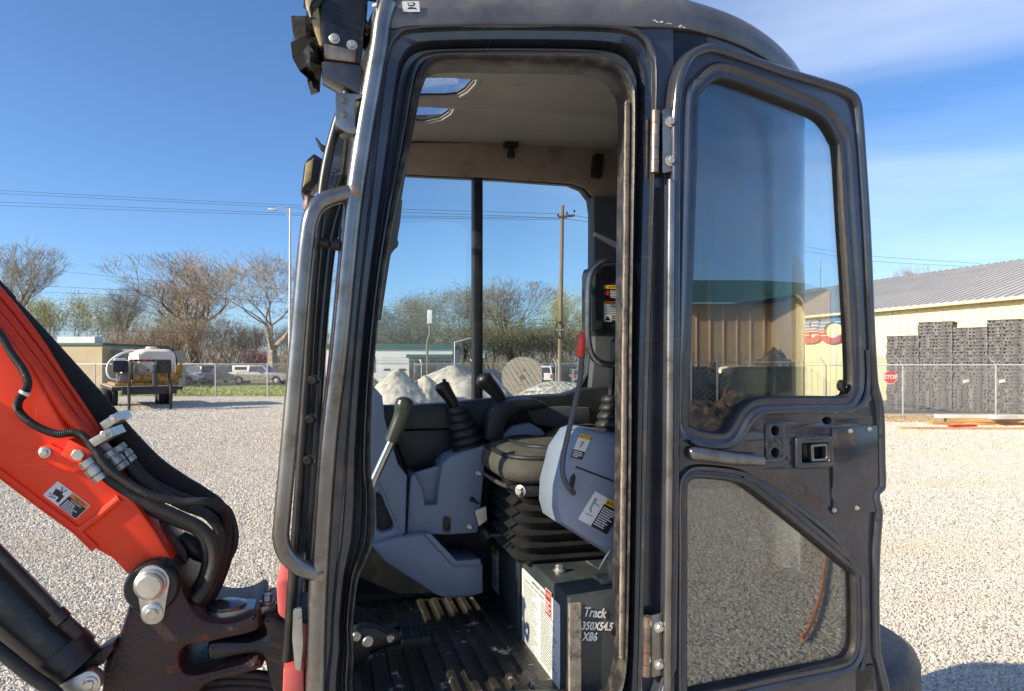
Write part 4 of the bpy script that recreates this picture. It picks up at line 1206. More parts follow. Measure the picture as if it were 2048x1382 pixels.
# warning label on the boom
o, x, y = P(116, 962, BV - 0.0005), P(181, 1011, BV - 0.0005), P(86, 990, BV - 0.0005)
decal('warning_label', boom, o, x - o, y - o, NEAR, [('r', 0.46, 0.03, 0.985, 0.97, 1), ('r', 0.46, 0.03, 0.985, 0.26, 2), ('t', 0.73, 0.15, 0.13, 'WARNING', 1, 0.8), ('t', 0.72, 0.36, 0.1, 'BOOM PINCH POINTS', 0, 0.45), ('l', 0.5, 0.44, 0.96, 0.95, 5, 0),
      ('p', [(0.10, 0.35), (0.3, 0.28), (0.33, 0.62), (0.14, 0.66)], 1), ('p', [(0.30, 0.42), (0.38, 0.40), (0.40, 0.84), (0.32, 0.86)], 1), ('p', [(0.16, 0.10), (0.19, 0.09), (0.27, 0.27), (0.24, 0.28)], 1), ('p', [(0.30, 0.08), (0.33, 0.08), (0.30, 0.26), (0.28, 0.26)], 1), ('p', [(0.06, 0.72), (0.2, 0.68), (0.2, 0.71), (0.07, 0.76)], 1), ('p', [(0.1, 0.85), (0.26, 0.72), (0.28, 0.75), (0.12, 0.88)], 1)],
      ['white', 'black_ink', 'orange_ink'])
# hose bundle in its fabric sleeve
slv = MB().tube([P(-60, 540, .36) + bd_ * 0.9] + [P(x, y, v) for x, y, v in ((-60, 540, .36), (0, 606, .36), (60, 668, .36), (120, 734, .36), (185, 806, .36), (245, 876, .36), (300, 932, .37), (350, 968, .38), (400, 996, .38), (432, 1020, .38), (448, 1060, .38), (446, 1110, .38), (430, 1160, .38), (405, 1205, .37))], [0.0285] * 9 + [0.026, 0.025, 0.023, 0.022, 0.021, 0.020], 14, smooth=5).build('hose_sleeve', 'sleeve', boom, sharp=60)
hoses = [
 ([(196, 930), (222, 958), (262, 985), (310, 1012), (360, 1035), (400, 1055), (425, 1085), (430, 1125), (415, 1170), (392, 1200)], .245, 0.0135),
 ([(240, 905), (270, 950), (320, 985), (370, 1012), (415, 1030), (440, 1065), (440, 1120), (425, 1175), (400, 1215)], .30, 0.0115),
 ([(255, 912), (290, 955), (340, 985), (390, 1005), (436, 1020), (455, 1050), (452, 1110), (435, 1170), (408, 1215)], .33, 0.0115),
 ([(205, 945), (240, 985), (290, 1015), (350, 1042), (395, 1062), (412, 1090), (412, 1135), (395, 1180)], .29, 0.0115),
 ([(440, 1010), (458, 1022), (470, 1060), (468, 1095), (450, 1130), (430, 1170)], .34, 0.0075)]
for pts, v, r in hoses:
    MB().tube([P(x, y, v) for x, y in pts], r, 12, smooth=5).build('hydraulic_hose', 'rubber', boom, sharp=60)
# thin corrugated conduit looping over the boom side
cp = smooth_path([P(x, y, v) for x, y, v in ((-60, 590, .24), (0, 668, .24), (22, 705, .24), (45, 738, .235), (56, 765, .23), (50, 785, .23), (38, 800, .23), (36, 818, .235), (52, 838, .235), (80, 856, .235), (115, 868, .235), (145, 865, .235), (168, 873, .23), (190, 900, .225), (215, 935, .22), (250, 962, .215), (300, 990, .21), (360, 1003, .215), (410, 1003, .22), (440, 1012, .25), (452, 1040, .30), (448, 1100, .33))], 14)
MB().tube(cp, [0.0088 if i % 2 else 0.0074 for i in range(len(cp))], 8).build('corrugated_conduit', 'rubber', boom, sharp=60)
b = MB(); i0 = min(range(len(cp)), key=lambda i: (cp[i] - P(49, 786, .23)).length); b.tube(cp[i0 - 3:i0 + 3], 0.0105, 12); b.build('white_tape', 'white', boom)
# crimped hose ends
for (x0, y0), (x1, y1), v, r in (((172, 918), (206, 958), .235, .019), ((214, 903), (246, 938), .27, .018), ((232, 893), (262, 925), .31, .018)):
    b = MB(); A, B = P(x0, y0, v), P(x1, y1, v)
    L_ = (B - A).length
    b.lathe(A, B - A, [(r * .7, 0), (r, L_ * .05), (r, L_ * .3), (r * .8, L_ * .33), (r * .8, L_ * .4), (r * 1.02, L_ * .43), (r * 1.02, L_ * .7), (r * .85, L_ * .74), (r * .95, L_ * .78), (r * .9, L_)], 12)
    b.build('hose_fitting', 'bare_steel', boom, sharp=40)
# sheet guard behind the boom foot, dark cylinder foot
pxplate('guard_sheet', [(295, 1032), (335, 1048), (352, 1075), (372, 1100), (376, 1118), (362, 1146), (350, 1120), (320, 1070)], BV + 0.06, 0.05, 'casting', boom, bevel=0.004)
b = MB(); b.tube([P(362, 1070, .36), P(380, 1088, .36), P(398, 1106, .36), P(412, 1118, .36)], [0.012, 0.022, 0.020, 0.012], 12, smooth=3); b.build('hose_elbow', 'black_paint', boom)

# ---- swing bracket casting
sw_px = [(x / 2.867, 900 + y / 2.867) for x, y in [(752, 800), (758, 735), (785, 680), (830, 645), (890, 632), (950, 645), (1000, 690), (1035, 760), (1075, 850), (1120, 930), (1180, 975), (1290, 990), (1400, 968), (1480, 930), (1492, 1020), (1430, 1060), (1290, 1092), (1150, 1122), (1075, 1130), (1035, 1175), (1040, 1250), (1090, 1288), (1200, 1270), (1380, 1225), (1480, 1190), (1500, 1260), (1330, 1310), (1200, 1345), (1140, 1420), (1130, 1700), (560, 1700), (575, 1382), (585, 1250), (640, 1150), (690, 1030), (725, 920)]]
swb = pxplate('swing_bracket', sw_px, BV - 0.035, 0.26, 'casting', exc, bevel=0.016, smooth=3)
# pin retainer plate, pin head, bolt
def tear(c1, r1, c2, r2, n=14):
    a = math.atan2(c2[1] - c1[1], c2[0] - c1[0])
    pts = [(c1[0] + r1 * math.cos(a + math.pi / 2 + math.pi * i / n), c1[1] + r1 * math.sin(a + math.pi / 2 + math.pi * i / n)) for i in range(n + 1)]
    pts += [(c2[0] + r2 * math.cos(a - math.pi / 2 + math.pi * i / n), c2[1] + r2 * math.sin(a - math.pi / 2 + math.pi * i / n)) for i in range(n + 1)]
    return pts
VP = BV - 0.052
bs = MB(); bs.lathe(P(306, 1172, BV - 0.028), NEAR, [(0.053, -0.02), (0.053, 0.012), (0.048, 0.018)], 30); bs.build('pin_boss', 'black_paint', swb, sharp=40)
pin = pxplate('pin_retainer', tear((305, 1165), 34, (305, 1225), 24), VP, 0.010, 'zinc', swb, bevel=0.002)
b = MB(); b.lathe(P(302, 1168, VP), NEAR, [(0.031, 0), (0.031, 0.010), (0.027, 0.013), (0.026, 0.019), (0.022, 0.022), (0.002, 0.0225)], 28); b.build('pivot_pin', 'zinc', swb, sharp=35)
b = MB(); b.lathe(P(305, 1226, VP), NEAR, [(0.021, 0), (0.021, 0.006), (0.018, 0.008)], 24); hexbolt(b, P(305, 1226, VP - 0.004), NEAR, 0.0125, 0.012, washer=False); b.build('bolt', 'zinc', swb)
# top lug with its dust cap and bolt
tc0 = F.v(455, 1207, 0.30); zt = tc0.z
b = MB()
ring_l = tear((0, 0), 0.052, (0.085, -0.01), 0.022)
b.prism(ring_l, lambda x, y, d: tc0 + Vector((x, y, d)), -0.022, -0.004)
b.lathe(tc0 + Vector((0, 0, -0.006)), (0, 0, 1), [(0.040, 0), (0.040, 0.006), (0.026, 0.012), (0.004, 0.014)], 24)
hexbolt(b, tc0 + Vector((0.085, -0.01, -0.004)), (0, 0, 1), 0.011, 0.022)
b.build('king_pin_cap', 'cab_paint_worn', swb, sharp=35)
# swing post of the machine reaching the bracket from the cab side
sp = pxplate('swing_post', [(x / 2.867, 900 + y / 2.867) for x, y in [(1190, 1120), (1260, 1100), (1420, 1100), (1520, 1060), (1500, 980), (1540, 950), (1640, 985), (1800, 1020), (1800, 1480), (1600, 1420), (1540, 1330), (1520, 1230), (1460, 1180), (1350, 1190), (1240, 1215), (1190, 1200)]], BV - 0.02, 0.22, 'black_paint', exc, bevel=0.014, smooth=3)
for dz in (0, 14, 28):
    MB().tube([P(412, 1352 + dz, .30), P(470, 1347 + dz, .30), P(540, 1352 + dz, .30), P(600, 1370 + dz, .30)], 0.011, 8, smooth=3).build('lower_hose', 'rubber', exc, sharp=60)

# ---- boom cylinder and its pipe below the boom
cylv = 0.22
A, B = P(-420, 760, cylv), P(150, 1335, cylv)
A = B + (A - B).normalized() * 0.92
b = MB(); b.tube([A, B], 0.056, 24); b.tube([B + (A - B).normalized() * 0.02, B + (A - B).normalized() * 0.05], 0.061, 24)
bc = b.build('boom_cylinder', 'black_paint', exc, sharp=40)
bc['label'] = 'thick black hydraulic boom cylinder below the orange arm'
b = MB(); b.tube([P(-120, 974, .17), P(0, 1107, .17), P(118, 1230, .17)], 0.0105, 12); b.tube([P(112, 1224, .17), P(128, 1240, .17)], 0.016, 12); b.tube([P(128, 1240, .17), P(158, 1268, .18)], 0.013, 8)
b.build('cylinder_pipe', 'black_paint', bc, sharp=50)
b = MB(); b.tube([P(-130, 1205, .14), P(-80, 1240, .14), P(0, 1302, .14), P(60, 1350, .14), P(110, 1386, .14), P(170, 1450, .14)], 0.0125, 12, smooth=4); b.build('hydraulic_hose', 'rubber', bc, sharp=60)
ep = pxplate('cylinder_eye', tear((178, 1366), 24, (90, 1430), 44), 0.175, 0.03, 'zinc', bc, bevel=0.004)
b = MB(); hexbolt(b, P(181, 1366, 0.174), NEAR, 0.0085, 0.012); b.build('bolt', 'zinc', ep)
pxplate('side_gusset', [(176, 1318), (200, 1300), (228, 1284), (228, 1300), (205, 1330), (150, 1362), (120, 1378), (120, 1368)], 0.21, 0.06, 'casting', bc, bevel=0.008)

# ================================================================== body, counterweight and tracks
b = MB(); b.bb((-0.66, 0.06, 0.62), (0.62, 1.30, 0.925)); b.build('revolving_frame', 'black_paint', exc, bevel=0.01)
cw = [(0.10, 0.10), (0.30, 0.15), (0.55, 0.20), (0.76, 0.23), (0.95, 0.27), (1.10, 0.40), (1.16, 0.62), (1.15, 1.0), (1.05, 1.25), (0.7, 1.35), (0.1, 1.35)]
cwc = [(p.x, p.y) for p in smooth_path([Vector((a, c, 0)) for a, c in cw], 4, True)]
sgn = poly_sign(cwc)
rg = []
for d, z in [(0.04, 0.55), (0.0, 0.60), (0.0, 0.845), (0.012, 0.872), (0.04, 0.89)]:
    rg.append([Vector((x, y, z)) for x, y in inset(cwc, d * sgn)])
MB().loft(rg, cap=True).build('counterweight', 'cast_grey', exc, sharp=50)
hd = [(0.12, 0.12), (0.35, 0.20), (0.60, 0.24), (0.76, 0.30), (0.86, 0.42), (0.90, 0.60), (0.90, 1.0), (0.82, 1.25), (0.5, 1.32), (0.12, 1.32)]
hdc = [(p.x, p.y) for p in smooth_path([Vector((a, c, 0)) for a, c in hd], 4, True)]
rg = []
for d, z in [(0.0, 0.86), (0.0, 1.40), (0.015, 1.45), (0.05, 1.48)]:
    rg.append([Vector((x, y, z)) for x, y in inset(hdc, d * poly_sign(hdc))])
MB().loft(rg, cap=True).build('engine_cover', 'black_paint', exc, sharp=50)
for k, v0 in enumerate((-0.02, 0.98)):
    prf = []
    L_, r_ = 1.55, 0.27
    for i in range(13):
        a = -math.pi / 2 + math.pi * i / 12
        prf.append((L_ / 2 + r_ * math.cos(a), r_ + 0.01 + r_ * math.sin(a)))
    for i in range(13):
        a = math.pi / 2 + math.pi * i / 12
        prf.append((-L_ / 2 + r_ * math.cos(a), r_ + 0.01 + r_ * math.sin(a)))
    b = MB(); b.prism(prf, lambda a, c, d, v0=v0: Vector((0.1 + a, v0 + d, c)), 0, 0.35)
    b.build('track', 'rubber', exc, bevel=0.02)
b = MB(); b.bb((-0.5, 0.3, 0.25), (0.7, 1.0, 0.62)); b.build('undercarriage', 'black_paint', exc, bevel=0.02)
# ================================================================== GROUND
def gravel_mat(name, c_dark, c_mid, c_light, cell, bump, patch=(0.40, 0.36, 0.30)):
    m = bpy.data.materials.new(name)
    m.use_nodes = True
    n, l = m.node_tree.nodes, m.node_tree.links
    b = n['Principled BSDF']
    b.inputs['Roughness'].default_value = 0.92
    b.inputs['Specular IOR Level'].default_value = 0.2
    t = n.new('ShaderNodeTexCoord')
    vo = n.new('ShaderNodeTexVoronoi'); vo.inputs['Scale'].default_value = cell
    l.new(t.outputs['Object'], vo.inputs['Vector'])
    sep = n.new('ShaderNodeSeparateColor'); l.new(vo.outputs['Color'], sep.inputs[0])
    ra = n.new('ShaderNodeValToRGB')
    e = ra.color_ramp.elements
    e[0].position, e[0].color = 0.0, (*c_dark, 1)
    e[1].position, e[1].color = 1.0, (*c_light, 1)
    em = e.new(0.35); em.color = (*c_mid, 1)
    l.new(sep.outputs[0], ra.inputs['Fac'])
    # dark gaps between stones
    mr = n.new('ShaderNodeMapRange'); mr.inputs['From Min'].default_value = 0.25; mr.inputs['From Max'].default_value = 0.75
    mr.inputs['To Min'].default_value = 0.0; mr.inputs['To Max'].default_value = 0.55
    l.new(vo.outputs['Distance'], mr.inputs['Value'])
    mi = n.new('ShaderNodeMix'); mi.data_type = 'RGBA'; mi.inputs[7].default_value = (c_dark[0] * .55, c_dark[1] * .52, c_dark[2] * .48, 1)
    l.new(mr.outputs[0], mi.inputs[0]); l.new(ra.outputs[0], mi.inputs[6])
    # broad dusty patches and wheel tracks
    no = n.new('ShaderNodeTexNoise'); no.inputs['Scale'].default_value = 0.35; no.inputs['Detail'].default_value = 7
    mpn = n.new('ShaderNodeMapping'); mpn.inputs['Scale'].default_value = (0.5, 1.6, 1)
    l.new(t.outputs['Object'], mpn.inputs['Vector']); l.new(mpn.outputs[0], no.inputs['Vector'])
    mr2 = n.new('ShaderNodeMapRange'); mr2.inputs['From Min'].default_value = 0.46; mr2.inputs['From Max'].default_value = 0.68; mr2.inputs['To Max'].default_value = 0.55
    l.new(no.outputs['Fac'], mr2.inputs['Value'])
    m2 = n.new('ShaderNodeMix'); m2.data_type = 'RGBA'; m2.inputs[7].default_value = (*patch, 1)
    l.new(mr2.outputs[0], m2.inputs[0]); l.new(mi.outputs[2], m2.inputs[6])
    l.new(m2.outputs[2], b.inputs['Base Color'])
    bp = n.new('ShaderNodeBump'); bp.inputs['Strength'].default_value = bump; bp.inputs['Distance'].default_value = 0.02; bp.invert = True
    l.new(vo.outputs['Distance'], bp.inputs['Height']); l.new(bp.outputs[0], b.inputs['Normal'])
    MATS[name] = m
gravel_mat('gravel', (0.34, 0.31, 0.26), (0.60, 0.555, 0.475), (0.80, 0.75, 0.65), 34.0, 0.8, (0.56, 0.49, 0.39))
gravel_mat('pile_gravel', (0.16, 0.16, 0.15), (0.42, 0.41, 0.38), (0.62, 0.60, 0.56), 14.0, 0.9)
M('sand', (0.48, 0.44, 0.38), 0.95, var=0.25, scale=1.6, bump=1.0, bscale=7, col2=(0.32, 0.30, 0.27), lo=0.48, hi=0.62, detail=9)
M('dry_ground', (0.16, 0.14, 0.07), 0.95, var=0.4, scale=0.25, col2=(0.09, 0.12, 0.03), lo=0.45, hi=0.6, detail=8)
M('asphalt', (0.10, 0.10, 0.10), 0.9, var=0.2, scale=0.8, bump=0.3, bscale=60)
M('grass_base', (0.19, 0.23, 0.06), 0.95, var=0.3, scale=0.6, detail=8, col2=(0.22, 0.21, 0.08), lo=0.5, hi=0.7)
M('grass_blade', (0.24, 0.29, 0.055), 0.7, var=0.35, scale=0.5)
M('straw', (0.38, 0.28, 0.14), 0.9, var=0.3, scale=3)

def sheet(name, x0, x1, y0, y1, z, mat, kind='structure'):
    b = MB(); b.add([(x0, y0, z), (x1, y0, z), (x1, y1, z), (x0, y1, z)], [(0, 1, 2, 3)])
    return struct(b.build(name, mat, recalc=False, sharp=0), kind)
sheet('ground', -900, 900, -500, 1400, -0.012, 'dry_ground')
sheet('gravel_yard', -75, 45, -60, 39.5, 0.0, 'gravel')
sheet('road', -160, 140, 61, 69, -0.004, 'asphalt')
sheet('pavement', 7.0, 45, 25.6, 60, 0.004, 'asphalt')
sheet('grass_verge', -75, -2, 40.0, 60.5, -0.002, 'grass_base')
# grass tufts on the verge
rn = random.Random(5)
b = MB()
vs, fs = [], []
for i in range(9000):
    x, y = rn.uniform(-34, -9), 40.2 + 19 * rn.random() ** 1.6
    h, a, w = rn.uniform(0.05, 0.16), rn.uniform(0, 6.28), rn.uniform(0.02, 0.05)
    dx, dy = math.cos(a) * w, math.sin(a) * w
    o = len(vs)
    vs += [(x - dx, y - dy, 0), (x + dx, y + dy, 0), (x + rn.uniform(-.06, .06), y + rn.uniform(-.06, .06), h)]
    fs.append((o, o + 1, o + 2))
b.add(vs, fs)
gr = b.build('verge_grass', 'grass_blade', recalc=False, sharp=0)
struct(gr, 'stuff'); gr['label'] = 'short green grass on the verge behind the left fence'

# loose stones: real geometry near the camera
m = bpy.data.materials.new('stone')
m.use_nodes = True
n_, l_ = m.node_tree.nodes, m.node_tree.links
pb = n_['Principled BSDF']; pb.inputs['Roughness'].default_value = 0.9; pb.inputs['Specular IOR Level'].default_value = 0.25
oi = n_.new('ShaderNodeObjectInfo'); ra = n_.new('ShaderNodeValToRGB')
e = ra.color_ramp.elements
e[0].position, e[0].color = 0, (0.38, 0.355, 0.31, 1)
e[1].position, e[1].color = 1, (0.64, 0.61, 0.54, 1)
em = e.new(0.25); em.color = (0.46, 0.435, 0.38, 1)
em = e.new(0.7); em.color = (0.54, 0.515, 0.455, 1)
l_.new(oi.outputs['Random'], ra.inputs[0])
sn = n_.new('ShaderNodeTexNoise'); sn.inputs['Scale'].default_value = 0.55; sn.inputs['Detail'].default_value = 5
sm0 = n_.new('ShaderNodeMapping'); sm0.inputs['Scale'].default_value = (0.5, 1.5, 1.0)
l_.new(oi.outputs['Location'], sm0.inputs['Vector']); l_.new(sm0.outputs[0], sn.inputs['Vector'])
smr = n_.new('ShaderNodeMapRange'); smr.inputs['From Min'].default_value = 0.44; smr.inputs['From Max'].default_value = 0.68; smr.inputs['To Max'].default_value = 0.6
l_.new(sn.outputs['Fac'], smr.inputs['Value'])
smx = n_.new('ShaderNodeMix'); smx.data_type = 'RGBA'; smx.inputs[7].default_value = (0.50, 0.44, 0.345, 1)
l_.new(smr.outputs[0], smx.inputs[0]); l_.new(ra.outputs[0], smx.inputs[6]); l_.new(smx.outputs[2], pb.inputs['Base Color'])
MATS['stone'] = m
def scatter(name, poly, density, size, seed, label):
    me = bpy.data.meshes.new(name)
    me.from_pydata([(x, y, 0.0) for x, y in poly], [], [tuple(range(len(poly)))])
    me.materials.append(MATS['stone'])
    ob = link(name, me)
    struct(ob, 'stuff'); ob['label'] = label
    ng = bpy.data.node_groups.new(name, 'GeometryNodeTree')
    ng.interface.new_socket('Geometry', in_out='INPUT', socket_type='NodeSocketGeometry')
    ng.interface.new_socket('Geometry', in_out='OUTPUT', socket_type='NodeSocketGeometry')
    N, Lk = ng.nodes, ng.links
    gi, go = N.new('NodeGroupInput'), N.new('NodeGroupOutput')
    dp = N.new('GeometryNodeDistributePointsOnFaces'); dp.inputs['Density'].default_value = density; dp.inputs['Seed'].default_value = seed
    ic = N.new('GeometryNodeMeshIcoSphere'); ic.inputs['Radius'].default_value = 1.0; ic.inputs['Subdivisions'].default_value = 1
    # dent the stone so that it is not a ball
    sp = N.new('GeometryNodeSetPosition'); rv0 = N.new('FunctionNodeRandomValue'); rv0.data_type = 'FLOAT_VECTOR'
    rv0.inputs[0].default_value = (-.3, -.3, -.3); rv0.inputs[1].default_value = (.3, .3, .3); rv0.inputs['Seed'].default_value = seed + 3
    Lk.new(ic.outputs['Mesh'], sp.inputs['Geometry']); Lk.new(rv0.outputs[0], sp.inputs['Offset'])
    sm_ = N.new('GeometryNodeSetMaterial'); sm_.inputs['Material'].default_value = MATS['stone']
    Lk.new(sp.outputs[0], sm_.inputs['Geometry'])
    ip = N.new('GeometryNodeInstanceOnPoints')
    r1 = N.new('FunctionNodeRandomValue'); r1.data_type = 'FLOAT_VECTOR'; r1.inputs[0].default_value = (0, 0, 0); r1.inputs[1].default_value = (6.28, 6.28, 6.28)
    r2 = N.new('FunctionNodeRandomValue'); r2.data_type = 'FLOAT_VECTOR'; r2.inputs[0].default_value = (size * .55, size * .5, size * .35); r2.inputs[1].default_value = (size * 1.45, size * 1.2, size * .9); r2.inputs['Seed'].default_value = 9
    Lk.new(gi.outputs[0], dp.inputs['Mesh']); Lk.new(dp.outputs['Points'], ip.inputs['Points'])
    Lk.new(sm_.outputs[0], ip.inputs['Instance']); Lk.new(r1.outputs[0], ip.inputs['Rotation']); Lk.new(r2.outputs[0], ip.inputs['Scale'])
    Lk.new(ip.outputs[0], go.inputs[0])
    md = ob.modifiers.new('stones', 'NODES'); md.node_group = ng
    return ob
def mirror(px, Y, z=0.0):
    """where a thing stands that shows in the open door's glass at this column and distance"""
    p = G(px, Y, z); nrm = Vector((math.sin(DANG), -math.cos(DANG), 0))
    return p - nrm * 2 * nrm.dot(p - Vector((DX, DYD, 0)))
# orange hose lying on the gravel, seen as a reflection
b = MB(); b.tube([mirror(px_, 2485 / (py_ - 730), 0.03) for px_, py_ in ((1668, 1080), (1662, 1110), (1655, 1150), (1650, 1190), (1640, 1230), (1626, 1268), (1610, 1292))], 0.013, 8, smooth=4)
tag(b.build('garden_hose', 'orange_ink', sharp=60), 'orange hose on the gravel, seen as a curved streak reflected in the lower door pane', 'hose')

# ------------------------------------------------------------------ heaps of sand and stone beyond the excavator
def heap(name, label, cx, cy, rx, ry, h, mat, seed, peaks, group=None, res=90, ex=1.35, rough=0.5):
    rn = random.Random(seed)
    from mathutils import noise
    vs, fs = [], []
    for j in range(res + 1):
        for i in range(res + 1):
            x, y = (i / res * 2 - 1), (j / res * 2 - 1)
            z = 0
            for (px_, py_, ph, pr) in peaks:
                d = math.hypot(x - px_, y - py_) / pr
                z = max(z, ph * (1 - d ** ex))
            nz = (noise.fractal(Vector((x * 2.6 + seed, y * 2.6, seed)), 0.8, 2.0, 6) * 0.09 + abs(noise.noise(Vector((x * 21, y * 21, seed)))) * 0.035 + noise.noise(Vector((x * 45, y * 45, seed))) * 0.012) * rough
            z = z * h + (nz * h * 1.6 if z > 0.02 else 0)
            edge = max(abs(x), abs(y))
            vs.append((x * rx, y * ry, max(z, 0) - (0.05 if z <= 0.02 else 0)))
    for j in range(res):
        for i in range(res):
            a = j * (res + 1) + i
            fs.append((a, a + 1, a + res + 2, a + res + 1))
    ob = MB().add(vs, fs).build(name, mat, recalc=False, sharp=60)
    ob.location = (cx, cy, 0)
    return tag(ob, label, 'heap', group)
p = G(838, 17); heap('sand_pile', 'pale sand pile nearest the left part of the cab window', p.x, p.y, 1.75, 2.4, 1.62, 'sand', 3, [(-0.3, 0, 1, 0.9), (0.05, 0.1, 0.9, 0.7), (-0.75, 0.1, .95, 0.6), (0.45, 0.1, 0.5, 0.5)])
p = G(905, 19); heap('sand_pile', 'lumpy white sand pile left of the window mullion, behind the nearer one', p.x, p.y, 2.6, 2.4, 1.80, 'sand', 8, [(0, 0, 0.95, 0.9), (0.35, 0, 0.85, 0.5), (-0.6, 0.0, 0.7, 0.6)])
p = G(1120, 16); heap('gravel_pile', 'smooth rounded heap of white gravel right of the cable reel', p.x, p.y, 1.9, 1.9, 1.46, 'pile_gravel', 5, [(0, 0, 0.95, 1.0), (0.3, 0, 0.93, .8), (-0.35, 0, 0.78, 0.7)], ex=2.2, rough=0.10)

# ------------------------------------------------------------------ cable reel
M('weathered_wood', (0.30, 0.27, 0.23), 0.9, var=0.3, scale=2.5, stretch=(1, 1, 14), col2=(0.15, 0.13, 0.11), lo=0.5, hi=0.7)
M('new_wood', (0.52, 0.30, 0.12), 0.8, var=0.3, scale=2, stretch=(1, 6, 6), col2=(0.35, 0.16, 0.05), lo=0.5, hi=0.75)
M('pale_board', (0.62, 0.58, 0.50), 0.8, var=0.15, scale=3)
c = W(1046, 752, 38)
reel = thing('cable_reel', 'large grey wooden cable reel standing on edge seen through the cab window', 'cable reel', (c.x, c.y, 0), R(-8))
rr_ = 1.08; cz = 1.10
for yy in (-0.45, 0.45):
    xs = [-rr_ + 2 * rr_ * i / 9 for i in range(10)]
    for i in range(9):
        x0, x1 = xs[i] + 0.012, xs[i + 1] - 0.012
        pts = []
        for k in range(7):
            x = x0 + (x1 - x0) * k / 6
            pts.append((x, math.sqrt(max(rr_ ** 2 - x * x, 0.0))))
        pts += [(x, -z) for x, z in reversed(pts)]
        if min(abs(q[1]) for q in pts) < 0.01:
            pts = [q for q in pts if abs(q[1]) > 0.01]
        ca, sa = math.cos(R(32)), math.sin(R(32))
        bb_ = MB(); bb_.prism([(x * ca - z * sa, x * sa + z * ca) for x, z in pts], lambda a, z, d, yy=yy: Vector((a, yy + d, cz + z)), -0.05 + 0.006 * (i % 3), 0.05)
        bb_.build('plank', 'weathered_wood', reel)
b = MB(); b.tube([(0, -0.4, cz), (0, 0.4, cz)], 0.55, 24); b.build('drum', 'weathered_wood', reel)
b = MB(); b.box((0, -0.51, cz), (0.22, 0.02, 0.22), Matrix.Rotation(R(30), 3, 'Y')); b.build('hub_plate', 'rusty_steel', reel)
for k in range(6):
    a = k * math.pi / 3 + 0.3
    MB().lathe((0.38 * math.cos(a), -0.5, cz + 0.38 * math.sin(a)), NEAR, [(0.035, 0), (0.03, 0.03)], 8).build('bolt', 'rusty_steel', reel)

